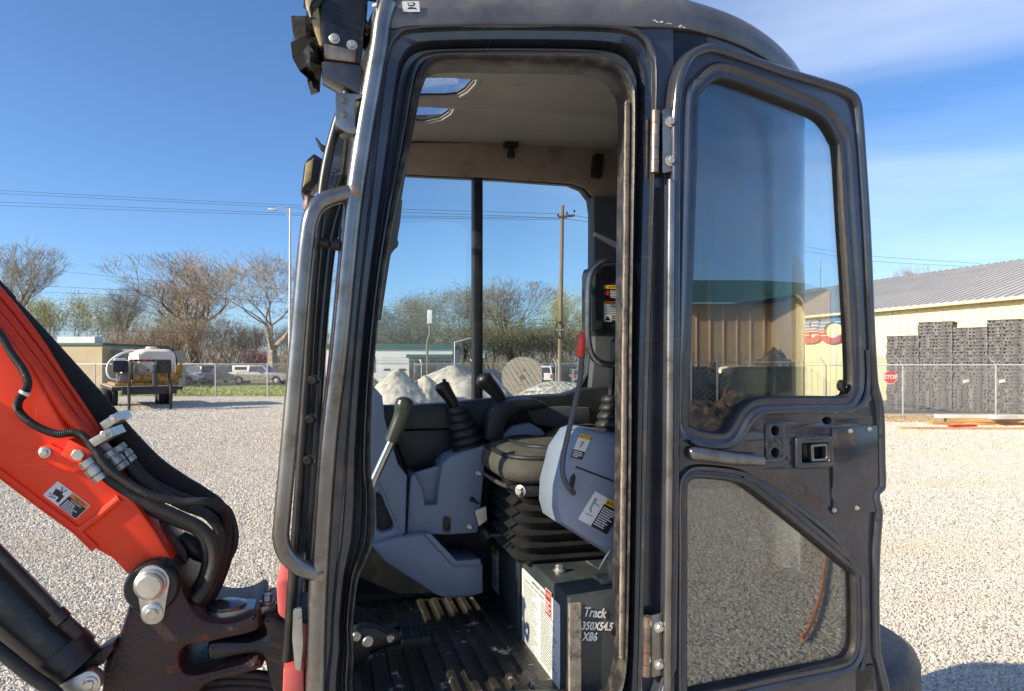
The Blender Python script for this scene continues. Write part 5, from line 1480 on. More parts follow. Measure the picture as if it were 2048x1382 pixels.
# ================================================================== TREES
M('bark', (0.24, 0.195, 0.15), 0.95, var=0.3, scale=3)
M('bark_pale', (0.33, 0.29, 0.23), 0.95, var=0.3, scale=3)
M('twig_brown', (0.34, 0.28, 0.215), 0.95, var=0.25, scale=2)
M('twig_grey', (0.32, 0.285, 0.225), 0.95, var=0.25, scale=2)
M('bud_green', (0.42, 0.42, 0.12), 0.8, var=0.3, scale=1.0)
M('bud_olive', (0.15, 0.155, 0.068), 0.8, var=0.3, scale=1.0)
M('bud_rust', (0.26, 0.205, 0.135), 0.8, var=0.3, scale=1.0)
M('bud_pink', (0.42, 0.21, 0.24), 0.8, var=0.3, scale=1.0)
def tree_mesh(seed, h, spread, depth, trunk_frac, leaves, leaf_mat, twig_mat, bark_mat, multi=1, droop=0.0, fine=1.0, leaf=0.14):
    rn = random.Random(seed)
    thick, thin, leafs = [], [], []
    def limb(p, d, L, r, lev):
        nseg = 3 if lev > 1 else 2
        q = p
        for i in range(nseg):
            d = (d + Vector((rn.uniform(-1, 1), rn.uniform(-1, 1), rn.uniform(-.7, .9))) * (0.17 if lev else 0.1) + Vector((0, 0, 0.09 - droop * (lev > 2)))).normalized()
            q2 = q + d * (L / nseg)
            r2 = r * (1 - 0.14)
            (thick if r > 0.045 else thin).append((q, q2, max(r, 0.0075), max(r2, 0.006)))
            if lev >= 2 and lev < depth and rn.random() < 0.7:
                side_ = Vector((rn.uniform(-1, 1), rn.uniform(-1, 1), rn.uniform(-.3, .7))).normalized()
                limb(q2, (d * 0.55 + side_ * 0.8).normalized(), L * rn.uniform(.45, .62), r2 * 0.45, min(lev + 2, depth))
            q, r = q2, r2
        if lev >= depth:
            if leaves:
                for _ in range(leaves):
                    leafs.append(q + Vector((rn.gauss(0, 1), rn.gauss(0, 1), rn.gauss(0, 1))) * 0.28)
            return
        nk = 3 if (lev < 2 or rn.random() < 0.45) else 2
        a0 = rn.uniform(0, 6.28)
        for k in range(nk):
            a = a0 + k * 2 * math.pi / nk + rn.uniform(-.5, .5)
            tilt = spread * (rn.uniform(0.7, 1.35) if k else rn.uniform(0.15, 0.5))
            up = d
            e1 = up.cross(Vector((0.3, 0.9, 0.1))).normalized(); e2 = up.cross(e1)
            nd = (up * math.cos(tilt) + (e1 * math.cos(a) + e2 * math.sin(a)) * math.sin(tilt)).normalized()
            limb(q, nd, L * rn.uniform(0.66, 0.86), r * rn.uniform(0.55, 0.72), lev + 1)
    for s_ in range(multi):
        a = 6.28 * s_ / multi
        d0 = Vector((0.35 * math.cos(a), 0.35 * math.sin(a), 1)).normalized() if multi > 1 else Vector((rn.uniform(-.05, .05), rn.uniform(-.05, .05), 1))
        limb(Vector((0.25 * math.cos(a), 0.25 * math.sin(a), -0.1)) if multi > 1 else Vector((0, 0, -0.1)), d0, h * trunk_frac, h * 0.024 / (multi ** 0.5), 0)
    zmax = max([s[1].z for s in thin + thick])
    f = h / zmax
    def mk(name, segs, n, mat):
        vs, fs = [], []
        for (p0, p1, r0, r1) in segs:
            t = (p1 - p0)
            if t.length < 1e-6: continue
            t.normalize()
            e1 = t.cross(Vector((0.21, 0.33, 0.92))).normalized(); e2 = t.cross(e1)
            o = len(vs)
            for (p, r) in ((p0, r0), (p1, r1)):
                for j in range(n):
                    a = 2 * math.pi * j / n
                    vs.append((p * f) + (e1 * math.cos(a) + e2 * math.sin(a)) * r)
            for j in range(n):
                fs.append((o + j, o + (j + 1) % n, o + n + (j + 1) % n, o + n + j))
        me = bpy.data.meshes.new(name)
        me.from_pydata([tuple(v) for v in vs], [], fs)
        me.materials.append(MATS[mat])
        return me
    tm = mk('trunk', thick, 6, bark_mat)
    cm_segs = thin
    cm = mk('crown', cm_segs, 3, twig_mat)
    if leafs:
        V = [v.co.copy() for v in cm.vertices]; Fs = [tuple(p.vertices) for p in cm.polygons]
        nb_ = len(Fs)
        for q in leafs:
            q = q * f
            a, b2 = Vector((rn.gauss(0, 1), rn.gauss(0, 1), rn.gauss(0, 1))).normalized(), Vector((rn.gauss(0, 1), rn.gauss(0, 1), rn.gauss(0, 1))).normalized()
            s2 = leaf * rn.uniform(0.5, 1.2)
            o = len(V)
            V += [q, q + a * s2, q + (a + b2) * s2 * 0.6, q + b2 * s2 * .7]
            Fs.append((o, o + 1, o + 2, o + 3))
        cm = bpy.data.meshes.new('crown')
        cm.from_pydata([tuple(v) for v in V], [], Fs)
        cm.materials.append(MATS[twig_mat]); cm.materials.append(MATS[leaf_mat])
        for i in range(nb_, len(Fs)):
            cm.polygons[i].material_index = 1
    return tm, cm, h
KINDS = {
 'bare_big': tree_mesh(21, 14, 0.46, 7, 0.19, 0, None, 'twig_brown', 'bark'),
 'bare_slim': tree_mesh(22, 14, 0.40, 7, 0.20, 0, None, 'twig_grey', 'bark'),
 'bare_pale': tree_mesh(23, 14, 0.50, 7, 0.19, 0, None, 'twig_grey', 'bark_pale'),
 'budding': tree_mesh(24, 10, 0.50, 6, 0.16, 5, 'bud_green', 'twig_grey', 'bark', multi=2, leaf=0.12),
 'olive': tree_mesh(25, 12, 0.46, 6, 0.17, 3, 'bud_olive', 'twig_grey', 'bark', multi=2, leaf=0.11),
 'thicket': tree_mesh(26, 7, 0.55, 6, 0.12, 2, 'bud_rust', 'twig_brown', 'bark', multi=3, leaf=0.09),
 'dark_thicket': tree_mesh(27, 7, 0.55, 6, 0.12, 3, 'bud_olive', 'twig_grey', 'bark', multi=3, leaf=0.11),
 'redbud': tree_mesh(28, 4, 0.6, 5, 0.16, 2, 'bud_pink', 'twig_brown', 'bark', multi=2, leaf=0.2),
}
WID = {}
for k_, (tm_, cm_, h_) in KINDS.items():
    xs_ = sorted(abs(v.co.x) for v in cm_.vertices)
    WID[k_] = 2 * xs_[int(len(xs_) * 0.97)]
def tree(kind, px, ytop, wpx, Y, label, name, rz, group=None, z0=0.0):
    tm_, cm_, h_ = KINDS[kind]
    h = EYE + (HZ - ytop) / FPX * Y - z0
    w = wpx / FPX * Y
    sxy, sz = w / WID[kind], h / h_
    t = thing(name, label, 'tree', (*G(px, Y)[:2], z0), rz, group, (sxy, sxy, sz))
    link('trunk', tm_, t); link('crown', cm_, t)
    return t
TR = [
 ('bare_slim', 0, 470, 250, 84, 'tall bare tree cut off by the left edge of the picture', 'bare_tree'),
 ('budding', 75, 592, 190, 92, 'yellow-green budding tree behind the tan building, nearest the orange boom', 'budding_tree'),
 ('budding', 165, 582, 190, 95, 'yellow-green budding tree above the roof of the tan building', 'budding_tree'),
 ('bare_slim', 228, 556, 150, 88, 'slender bare tree between the budding trees and the tall wide one', 'bare_tree'),
 ('budding', 285, 612, 150, 97, 'budding tree behind the white water tank', 'budding_tree'),
 ('bare_big', 392, 492, 225, 84, 'tallest bare tree with a broad crown above the parked pickups', 'bare_tree'),
 ('bare_big', 350, 550, 200, 90, 'brown bare tree half hidden behind the tallest bare one', 'bare_tree'),
 ('thicket', 310, 640, 170, 80, 'brown thicket left of the tallest bare tree, behind the tank', 'thicket'),
 ('thicket', 410, 618, 190, 78, 'brown thicket round the foot of the tallest bare tree', 'thicket'),
 ('thicket', 485, 645, 140, 80, 'low brown thicket above the silver pickup', 'thicket'),
 ('thicket', 250, 665, 140, 82, 'low brown thicket just right of the tan building', 'thicket'),
 ('bare_pale', 545, 500, 210, 76, 'bare tree with pale crooked limbs beside the street lamp', 'bare_tree'),
 ('redbud', 522, 698, 60, 79, 'small pink flowering tree behind the silver pickup', 'redbud_tree'),
 ('thicket', 600, 640, 130, 86, 'brown thicket showing past the grab handle', 'thicket'),
 ('olive', 770, 608, 150, 92, 'grey-brown tree at the left end of the row seen through the cab', 'tree'),
 ('olive', 838, 586, 160, 90, 'grey-olive tree behind the tall sign post', 'tree'),
 ('olive', 905, 560, 170, 86, 'tallest olive tree left of the window mullion', 'tree'),
 ('olive', 975, 590, 130, 95, 'olive tree behind the window mullion', 'tree'),
 ('bare_big', 1025, 548, 165, 84, 'bare grey tree with a domed crown right of the mullion', 'bare_tree'),
 ('budding', 1135, 574, 130, 92, 'pale budding tree behind the utility pole', 'budding_tree'),
 ('budding', 1200, 590, 120, 98, 'budding tree hidden by the inner grab handle', 'budding_tree'),
 ('dark_thicket', 780, 648, 150, 80, 'dark thicket above the left end of the green-roofed building', 'thicket'),
 ('dark_thicket', 860, 640, 160, 82, 'dark thicket behind the white sign box', 'thicket'),
 ('dark_thicket', 935, 650, 150, 79, 'dark thicket above the right end of the green-roofed building', 'thicket'),
 ('dark_thicket', 1010, 640, 150, 80, 'dark thicket behind the cable reel', 'thicket'),
 ('dark_thicket', 1070, 650, 140, 83, 'dark thicket right of the cable reel', 'thicket'),
 ('dark_thicket', 1130, 645, 150, 80, 'dark thicket at the foot of the utility pole', 'thicket'),
 ('dark_thicket', 1190, 655, 130, 84, 'dark thicket at the right end of the row seen through the cab', 'thicket'),
 ('bare_slim', 1830, 520, 130, 75, 'bare treetop just showing over the metal roof', 'bare_tree'),
]
rn = random.Random(77)
for i, (kind, px, yt, w, Y, lab, nm) in enumerate(TR):
    tree(kind, px, yt, w, Y, lab, nm, rn.uniform(0, 6.28), 'trees and thickets beyond the road')
# far wood closing the skyline behind the trees
b = MB()
rn = random.Random(9)
vs, fs = [], []
for i in range(42000):
    x = rn.uniform(-110, 60)
    d = rn.uniform(0, 16)
    hmax = 4.6 + 1.3 * math.sin(x * 0.21) + 0.9 * math.sin(x * 0.57 + 1)
    z = hmax * rn.random() ** 0.8
    a = Vector((rn.gauss(0, 0.25), rn.gauss(0, .2), rn.gauss(0.6, .35)))
    p0 = Vector((x, 102 + d, z)); p1 = p0 + a * rn.uniform(0.5, 1.2)
    o = len(vs); w = 0.07
    vs += [p0 + Vector((-w, 0, 0)), p0 + Vector((w, 0, 0)), p1]
    fs.append((o, o + 1, o + 2))
b.add(vs, fs)
fw = b.build('far_wood', 'bark', recalc=False, sharp=0); struct(fw, 'stuff'); fw['label'] = 'far brown wood closing the skyline'
# ================================================================== BUILDINGS, FENCES, POLES, VEHICLES
M('tan_siding', (0.84, 0.73, 0.44), 0.75, spec=0.15, var=0.05, scale=1.0)
M('tan_siding_rib', (0.78, 0.67, 0.39), 0.75, spec=0.15, var=0.05, scale=1.0)
M('shed_tan', (0.56, 0.40, 0.24), 0.8, var=0.15, scale=0.6)
M('tan_block', (0.46, 0.38, 0.26), 0.85, var=0.10, scale=0.8)
M('metal_roof', (0.43, 0.435, 0.43), 0.5, 0.1, var=0.12, scale=0.6)
M('white_wall', (0.62, 0.63, 0.64), 0.7, var=0.08, scale=0.8)
M('green_trim', (0.03, 0.10, 0.08), 0.5)
M('galvanised', (0.45, 0.46, 0.46), 0.45, 0.6, var=0.12, scale=4)
M('wire', (0.26, 0.27, 0.27), 0.5, 0.5)
M('cable_black', (0.02, 0.02, 0.022), 0.7)
M('pole_wood', (0.20, 0.155, 0.11), 0.9, var=0.25, scale=2, stretch=(4, 4, 0.4))
M('black_crate', (0.07, 0.07, 0.072), 0.55, var=0.4, scale=3, col2=(0.24, 0.24, 0.235), lo=0.48, hi=0.70)
M('sign_red', (0.55, 0.03, 0.03), 0.45)
M('tyre', (0.016, 0.016, 0.017), 0.8)
M('rim', (0.45, 0.45, 0.46), 0.35, 0.8)
M('tank_white', (0.64, 0.57, 0.48), 0.5, var=0.1, scale=1.5)
M('skid_yellow', (0.42, 0.235, 0.05), 0.55, var=0.3, scale=3, col2=(0.13, 0.07, 0.03), lo=0.46, hi=0.62)
M('trailer_black', (0.025, 0.023, 0.022), 0.6, var=0.4, scale=3, col2=(0.12, 0.07, 0.04), lo=0.55, hi=0.75)
M('car_silver', (0.34, 0.33, 0.30), 0.3, 0.5, coat=0.5)
M('car_white', (0.70, 0.70, 0.70), 0.3, coat=0.5)
M('car_black', (0.018, 0.018, 0.020), 0.25, coat=0.6)
M('car_tan', (0.40, 0.36, 0.30), 0.35, 0.3, coat=0.4)
M('car_navy', (0.03, 0.045, 0.09), 0.28, coat=0.6)
M('tail_red', (0.45, 0.03, 0.02), 0.3)
M('yellow_sign', (0.75, 0.42, 0.03), 0.5)
M('window_dark', (0.03, 0.035, 0.04), 0.12, spec=0.8)
m = bpy.data.materials.new('letter_print'); m.use_nodes = True
nn_, ll_ = m.node_tree.nodes, m.node_tree.links
tcn = nn_.new('ShaderNodeTexCoord'); sx_ = nn_.new('ShaderNodeSeparateXYZ'); ll_.new(tcn.outputs['Object'], sx_.inputs[0])
rp = nn_.new('ShaderNodeValToRGB'); rp.color_ramp.interpolation = 'CONSTANT'
mrr = nn_.new('ShaderNodeMapRange'); mrr.inputs['From Min'].default_value = -0.75; mrr.inputs['From Max'].default_value = 0.75
ll_.new(sx_.outputs[2], mrr.inputs['Value']); ll_.new(mrr.outputs[0], rp.inputs[0])
e = rp.color_ramp.elements
e[0].position, e[0].color = 0, (0.50, 0.07, 0.08, 1)
e[1].position, e[1].color = 0.30, (0.75, 0.72, 0.68, 1)
for p_, c_ in ((0.325, (0.50, 0.07, 0.08, 1)), (0.43, (0.75, .72, .68, 1)), (0.455, (0.5, .09, .1, 1)), (0.52, (.75, .73, .7, 1)), (0.55, (0.10, 0.20, 0.36, 1)), (0.64, (.72, .74, .76, 1)), (0.665, (0.10, 0.2, 0.36, 1)), (0.76, (.72, .74, .76, 1)), (0.785, (0.10, 0.2, 0.36, 1))):
    q = e.new(p_); q.color = c_
ll_.new(rp.outputs[0], nn_['Principled BSDF'].inputs['Base Color'])
MATS['letter_print'] = m

# ---- long tan metal building on the right
P1 = Vector((18.18, 35.8, 0)); dirw = Vector((2.37, -7.3, 0)).normalized()
ang = math.atan2(dirw.y, dirw.x)
EV, RG, HW = 4.6, 7.2, 8.0
L0, L1 = -16.0, 20.0
wb_ = thing('warehouse', 'long tan metal warehouse with grey ribbed roof behind the right fence', 'building', (P1.x, P1.y, 0), ang)
# local: x along the wall towards the camera, y: +y is left of direction; depth away from camera is +y
def wl_(x, d, z): return Vector((x, d, z))
b = MB(); b.bb((L0, 0.0, -0.1), (L1, 2 * HW, EV - 0.02)); wall = b.build('wall', 'tan_siding', wb_, sharp=0)
rib = MB().bb((-0.03, -0.035, 0.0), (0.03, 0.0, EV - 0.06)).mesh('rib', 'tan_siding_rib', bevel=0.008, segs=1)
x = L0 + 0.2
while x < L1:
    link('rib', rib, wall, (x, 0, 0)); x += 0.46
b = MB()
t_ = 0.06
for sgn_ in (1,):
    b.add([(L0 - .3, -0.35, EV - 0.10), (L1 + .3, -0.35, EV - 0.10), (L1 + .3, HW, RG), (L0 - .3, HW, RG), (L1 + .3, 2 * HW + .35, EV - .1), (L0 - .3, 2 * HW + .35, EV - .1),
           (L0 - .3, -0.35, EV - 0.10 - t_), (L1 + .3, -0.35, EV - 0.10 - t_), (L1 + .3, HW, RG - t_), (L0 - .3, HW, RG - t_), (L1 + .3, 2 * HW + .35, EV - .1 - t_), (L0 - .3, 2 * HW + .35, EV - .1 - t_)],
          [(0, 1, 2, 3), (3, 2, 4, 5), (6, 9, 8, 7), (9, 11, 10, 8), (0, 6, 7, 1), (5, 4, 10, 11), (0, 3, 9, 6), (3, 5, 11, 9), (1, 7, 8, 2), (2, 8, 10, 4)])
roofw = b.build('roof', 'metal_roof', wb_, sharp=0)
sl_ = math.atan2(RG - EV + 0.1, HW + 0.35); ln_ = math.hypot(HW + .35, RG - EV + .1)
seam = MB().box((0, ln_ / 2, 0.03), (0.05, ln_, 0.06)).mesh('seam', 'metal_roof')
x = L0
while x < L1:
    o = link('seam', seam, roofw, (x, -0.35, EV - 0.10)); o.rotation_euler = (sl_, 0, 0); x += 0.42
b = MB(); b.add([(L0, 0.01, EV - .1), (L0, 2 * HW, EV - .1), (L0, HW, RG - .1)], [(0, 1, 2)]); b.add([(L1, 0.01, EV - .1), (L1, HW, RG - .1), (L1, 2 * HW, EV - .1)], [(0, 1, 2)]); b.build('gable', 'tan_siding', wb_, sharp=0)
b = MB(); b.tube([(L0, -0.38, EV - .17), (L1, -0.38, EV - .17)], 0.07, 8); b.build('gutter', 'tan_siding', wb_)
def on_wall(px, py):
    kx, kz = (px - CX) / FPX, (HZ - py) / FPX
    n0 = Vector((-dirw.y, dirw.x, 0))
    t = n0.dot(P1) / (n0.x * kx + n0.y)
    p = Vector((t * kx, t, EYE + t * kz)) - P1
    return p.dot(dirw), p.z
for body, px0 in (('B', 1630), ('C', 1664)):
    x, z = on_wall(px0, 660)
    V, Fc = text_geo(body, 1.95, 0.06, bold=0.07)
    zz = [v.y for v in V]; zm = (min(zz) + max(zz)) / 2
    xx = [v.x for v in V]; xm = (min(xx) + max(xx)) / 2
    lb = MB().add([Vector(((v.x - xm) * 1.25, -v.z, v.y - zm)) for v in V], Fc).build('sign_letter', 'letter_print', wb_, recalc=False, sharp=0)
    lb.location = (x, -0.12, z)
b = MB(); b.bb((on_wall(1768, 800)[0] - 0.6, -0.05, 0), (on_wall(1768, 800)[0] + 0.3, -0.02, 2.2)); b.build('door', 'tan_block', wb_)
# antenna mast beyond the roof
p = G(1640, 52); mast = MB().tube([(0, 0, 0), (0, 0, EYE + (HZ - 520) / FPX * 52)], [0.09, 0.06], 8).build('mast', 'galvanised'); mast.location = p
tag(mast, 'thin grey mast rising behind the warehouse roof, seen through the door glass', 'mast')

# ---- chain-link fences
def fence(name, label, pts, h, pitch, wr, posts, arms=False, arm_dir=(0, -1), rails=True, group='chain-link fences'):
    """pts: ground points; posts: list of extra ground points; one mesh of wire per fence."""
    t = thing(name, label, 'fence', (pts[0][0], pts[0][1], 0), 0, group)
    O = Vector((pts[0][0], pts[0][1], 0))
    pm = MB().tube([(0, 0, -0.05), (0, 0, h + 0.03)], 0.034, 8).mesh('post', 'galvanised')
    for p in posts:
        link('post', pm, t, Vector((p[0], p[1], 0)) - O)
        if arms:
            ab = MB(); ab.tube([(0, 0, h), (arm_dir[0] * 0.25, arm_dir[1] * 0.25, h + 0.28)], 0.02, 6)
            link('barb_arm', ab.mesh('barb_arm', 'galvanised'), t, Vector((p[0], p[1], 0)) - O)
    b = MB(); 
    for i in range(len(pts) - 1):
        b.tube([Vector((*pts[i], h)) - O, Vector((*pts[i + 1], h)) - O], 0.024, 6)
    b.build('top_rail', 'galvanised', t)
    vs, fs = [], []
    for i in range(len(pts) - 1):
        A, B = Vector((*pts[i], 0)), Vector((*pts[i + 1], 0))
        L = (B - A).length; d = (B - A) / L; nrm = Vector((-d.y, d.x, 0))
        k = -h
        while k < L:
            for sgn_ in (1, -1):
                x0, x1 = (k, k + h)
                z0, z1 = (0.03, h) if sgn_ > 0 else (h, 0.03)
                c0, c1 = max(x0, 0), min(x1, L)
                if c1 <= c0: continue
                za = z0 + (z1 - z0) * (c0 - x0) / (x1 - x0); zb = z0 + (z1 - z0) * (c1 - x0) / (x1 - x0)
                p0 = A + d * c0 + Vector((0, 0, za)) - O; p1 = A + d * c1 + Vector((0, 0, zb)) - O
                tt = (p1 - p0).normalized(); w = tt.cross(nrm) * wr; q = nrm * wr
                o = len(vs)
                for pp in (p0, p1):
                    vs += [pp + w, pp - w * .5 + q * .87, pp - w * .5 - q * .87]
                fs += [(o, o + 1, o + 4, o + 3), (o + 1, o + 2, o + 5, o + 4), (o + 2, o, o + 3, o + 5)]
            k += pitch
    me = bpy.data.meshes.new('chain_link'); me.from_pydata([tuple(v) for v in vs], [], fs); me.materials.append(MATS['wire'])
    o = link('chain_link', me, t); o['kind'] = 'stuff'
    if arms:
        b = MB()
        for i in range(len(pts) - 1):
            for f in (0.35, 0.68, 1.0):
                off = Vector((arm_dir[0] * .25 * f, arm_dir[1] * .25 * f, h + .28 * f))
                b.tube([Vector((*pts[i], 0)) - O + off, Vector((*pts[i + 1], 0)) - O + off], 0.006, 4)
        b.build('barbed_wire', 'wire', t)
    return t
def g2(px, Y): p = G(px, Y); return (p.x, p.y)
fence('chain_link_fence', 'chain-link fence along the grass behind the flatbed trailer', [g2(-150, 40.5), g2(190, 39.0), g2(431, 38), g2(535, 38), g2(640, 38.5)], 1.80, 0.10, 0.002, [g2(-60, 40), g2(190, 39), g2(431, 38), g2(535, 38), g2(640, 38.5)])
fence('chain_link_fence', 'chain-link fence with angled barb arms seen through the cab window', [g2(690, 46), g2(843, 46), g2(945, 46), g2(1085, 46), g2(1117, 46), g2(1165, 46), g2(1260, 46)], 1.85, 0.12, 0.0022, [g2(843, 46), g2(945, 46), g2(1040, 46), g2(1112, 46), g2(1118, 46), g2(1165, 46), g2(1220, 46)], arms=True, arm_dir=(-0.6, 0.6))
fence('chain_link_fence', 'chain-link fence with barbed wire in front of the black pallet stacks', [g2(1480, 29.5), g2(1640, 27.2), g2(1806, 24.85), g2(1992, 23.2), g2(2200, 21.5)], 1.75, 0.085, 0.0026, [g2(1555, 28.4), g2(1652, 27.0), g2(1806, 24.85), g2(1992, 23.2), g2(2180, 21.7)], arms=True, arm_dir=(-0.75, 0.45))
rf = [o for o in bpy.data.objects if o.name.startswith('chain_link_fence') and 'pallet' in o.get('label', '')][0]
for px_ in (1931, 2003):
    p = W(px_, 762, 23.75 if px_ < 1990 else 23.1) - rf.location
    MB().box(p + Vector((0, -0.03, 0)), (0.20, 0.01, 0.10), Matrix.Rotation(R(-12), 3, 'Y')).build('white_tag', 'white', rf)
# stop sign on the right fence
p = W(1768, 754, 26.0)
st = thing('stop_sign', 'red octagonal stop sign hanging on the right fence', 'sign', (p.x, p.y - 0.45, p.z), R(-12))
b = MB(); b.prism([(0.25 * math.cos(R(22.5 + 45 * i)), 0.25 * math.sin(R(22.5 + 45 * i))) for i in range(8)], lambda a, c, d: Vector((a, d, c)), 0, 0.012); b.build('sign_border', 'white', st)
b = MB(); b.prism([(0.232 * math.cos(R(22.5 + 45 * i)), 0.232 * math.sin(R(22.5 + 45 * i))) for i in range(8)], lambda a, c, d: Vector((a, d, c)), -0.004, 0.006); b.build('sign_face', 'sign_red', st)
V, Fc = text_geo('STOP', 0.20, 0.001, bold=0.006); MB().add([Vector((v.x * 0.88, -0.006 - v.z, v.y)) for v in V], Fc).build('lettering', 'white', st, recalc=False, sharp=0)

# ---- stacks of black plastic pallets
pw, pd_, ph = 1.16, 1.05, 0.128
PALS = []
for var_ in range(3):
    rn = random.Random(40 + var_)
    b = MB()
    b.bb((-pw / 2, -pd_ / 2, ph - 0.045), (pw / 2, pd_ / 2, ph - 0.004))
    b.bb((-pw / 2 + 0.01, -pd_ / 2 + 0.012, 0.0), (pw / 2 - 0.01, -pd_ / 2 + 0.12, 0.022)); b.bb((-pw / 2 + 0.01, pd_ / 2 - .12, 0), (pw / 2 - 0.01, pd_ / 2 - 0.012, 0.022))
    x = -pw / 2 + 0.012
    while x < pw / 2 - 0.06:
        w_ = min(rn.uniform(0.06, 0.2), pw / 2 - 0.012 - x)
        for s_ in (-1, 1):
            y0_, y1_ = sorted((s_ * (pd_ / 2 - rn.uniform(0.008, 0.045)), s_ * (pd_ / 2 - 0.12)))
            b.bb((x, y0_, 0.02), (x + w_, y1_, ph - 0.03))
        x += w_ + rn.uniform(0.02, 0.06)
    y = -pd_ / 2 + 0.14
    while y < pd_ / 2 - 0.2:
        w_ = rn.uniform(0.06, 0.18)
        for s_ in (-1, 1):
            x0_, x1_ = sorted((s_ * (pw / 2 - rn.uniform(0.008, 0.045)), s_ * (pw / 2 - 0.12)))
            b.bb((x0_, y, 0.02), (x1_, y + w_, ph - 0.03))
        y += w_ + rn.uniform(0.02, 0.06)
    b.bb((-pw / 2 + 0.11, -pd_ / 2 + 0.11, 0.004), (pw / 2 - 0.11, pd_ / 2 - 0.11, ph - 0.05))
    PALS.append(b.mesh('black_pallet', 'black_crate', sharp=0))
ORD = 'bottom second third fourth fifth sixth seventh eighth ninth tenth eleventh twelfth thirteenth fourteenth fifteenth sixteenth seventeenth eighteenth nineteenth twentieth twenty-first twenty-second twenty-third twenty-fourth twenty-fifth twenty-sixth twenty-seventh twenty-eighth twenty-ninth thirtieth'.split()
stacks = [(1826, 27.6, 668, 'leftmost stack behind the fence'), (1891, 26.9, 640, 'second stack from the left'), (1961, 26.2, 650, 'third stack from the left'), (2034, 25.5, 637, 'rightmost stack behind the fence')]
rn = random.Random(4)
for px, Y, yt, lab in stacks:
    z, top = 0.006, EYE + (HZ - yt) / FPX * Y
    g = G(px, Y)
    k_ = 0
    while z + ph < top:
        flip = math.pi if rn.random() < 0.5 else 0
        o = link('black_pallet', PALS[rn.randrange(3)], None, (g.x + rn.uniform(-.02, .02), g.y + 0.5 + rn.uniform(-.02, .02), z), ang + math.pi / 2 - R(60) + rn.uniform(-.012, .012) + flip)
        tag(o, 'black plastic pallet, %s from the ground in the %s' % (ORD[k_], lab) if k_ else 'bottom black plastic pallet of the ' + lab, 'pallet', 'black plastic pallets in the ' + lab)
        z += ph - 0.002
        k_ += 1
# ---- lumber heap on the gravel at the right
def board(px, py, Y, L, w, h, rz, mat, z, label, tilt=0):
    g = G(px, Y, z)
    b = MB(); b.box((0, 0, h / 2), (L, w, h)); o = b.build('board', mat, bevel=0.006, segs=1)
    o.location = g; o.rotation_euler = (0, R(tilt), R(rz))
    return tag(o, label, 'board', 'boards of the lumber heap')
board(1990, 850, 20.6, 3.6, 0.30, 0.09, -6, 'new_wood', 0.0, 'long orange board lying lowest in the heap at the right')
board(1960, 870, 19.2, 4.2, 0.20, 0.06, -3, 'new_wood', 0.0, 'long orange plank on the gravel, nearest side of the heap')
board(2005, 845, 20.5, 3.0, 0.25, 0.10, -10, 'new_wood', 0.095, 'orange board resting on the lowest board of the heap')
board(1955, 838, 20.7, 2.3, 0.28, 0.10, -4, 'pale_board', 0.20, 'pale whitish board on top of the heap, left end')
board(2040, 838, 20.4, 1.7, 0.28, 0.12, 4, 'pale_board', 0.20, 'pale whitish board on top of the heap, cut by the picture edge')
board(2000, 880, 18.0, 1.7, 0.12, 0.04, -5, 'pale_board', 0.0, 'short pale plank lying apart in front of the heap')
board(1925, 868, 19.4, 0.8, 0.16, 0.05, 12, 'red_ink', 0.065, 'short dark red offcut lying on the near plank')
# straw litter by the fence
b = MB(); rn = random.Random(12)
for i in range(500):
    g = G(rn.uniform(1765, 1900), rn.uniform(21.5, 24.0), 0.02); a = rn.uniform(0, 3.14); L = rn.uniform(.06, .2)
    b.box((g.x, g.y, 0.02 + rn.uniform(0, .05)), (L, 0.01, 0.01), Matrix.Rotation(a, 3, 'Z') @ Matrix.Rotation(rn.uniform(-.4, .4), 3, 'Y'))
o = b.build('straw_litter', 'straw', recalc=False, sharp=0); struct(o, 'stuff'); o['label'] = 'dry straw litter at the foot of the right fence'

# ---- tan block building at the left
g = G(96, 54)
tb_ = thing('tan_building', 'low tan flat-roofed building behind the orange boom at the left', 'building', (g.x, g.y, 0), R(-4))
b = MB(); b.bb((-3.0, 0, -0.1), (4.3, 9, 3.25)); b.build('wall', 'tan_block', tb_)
b = MB(); b.bb((-3.1, -0.12, 3.25), (4.42, 9.1, 3.42)); b.build('roof_edge', 'green_trim', tb_)
b = MB(); b.bb((4.3, 1.0, -0.1), (6.2, 8.5, 2.95)); b.build('annex', 'tan_block', tb_)
for i in range(7):
    b = MB(); b.bb((4.45 + i * 0.25, 0.94, 0), (4.63 + i * 0.25, 1.0, 2.9)); b.build('board', 'weathered_wood', tb_)
b = MB(); b.bb((0.3, 0.6, 3.42), (3.3, 1.6, 3.92)); b.build('roof_unit', 'white_wall', tb_)
b = MB(); b.tube([(0.2, -0.3, 0), (0.2, -0.3, 4.1)], 0.06, 8); b.build('vent_pipe', 'rusty_steel', tb_)
for xx_ in (-1.4, -1.1, -0.75):
    b = MB(); b.tube([(xx_, 1.5, 3.4), (xx_, 1.5, 4.7)], 0.05, 6); b.build('vent_stack', 'galvanised', tb_)

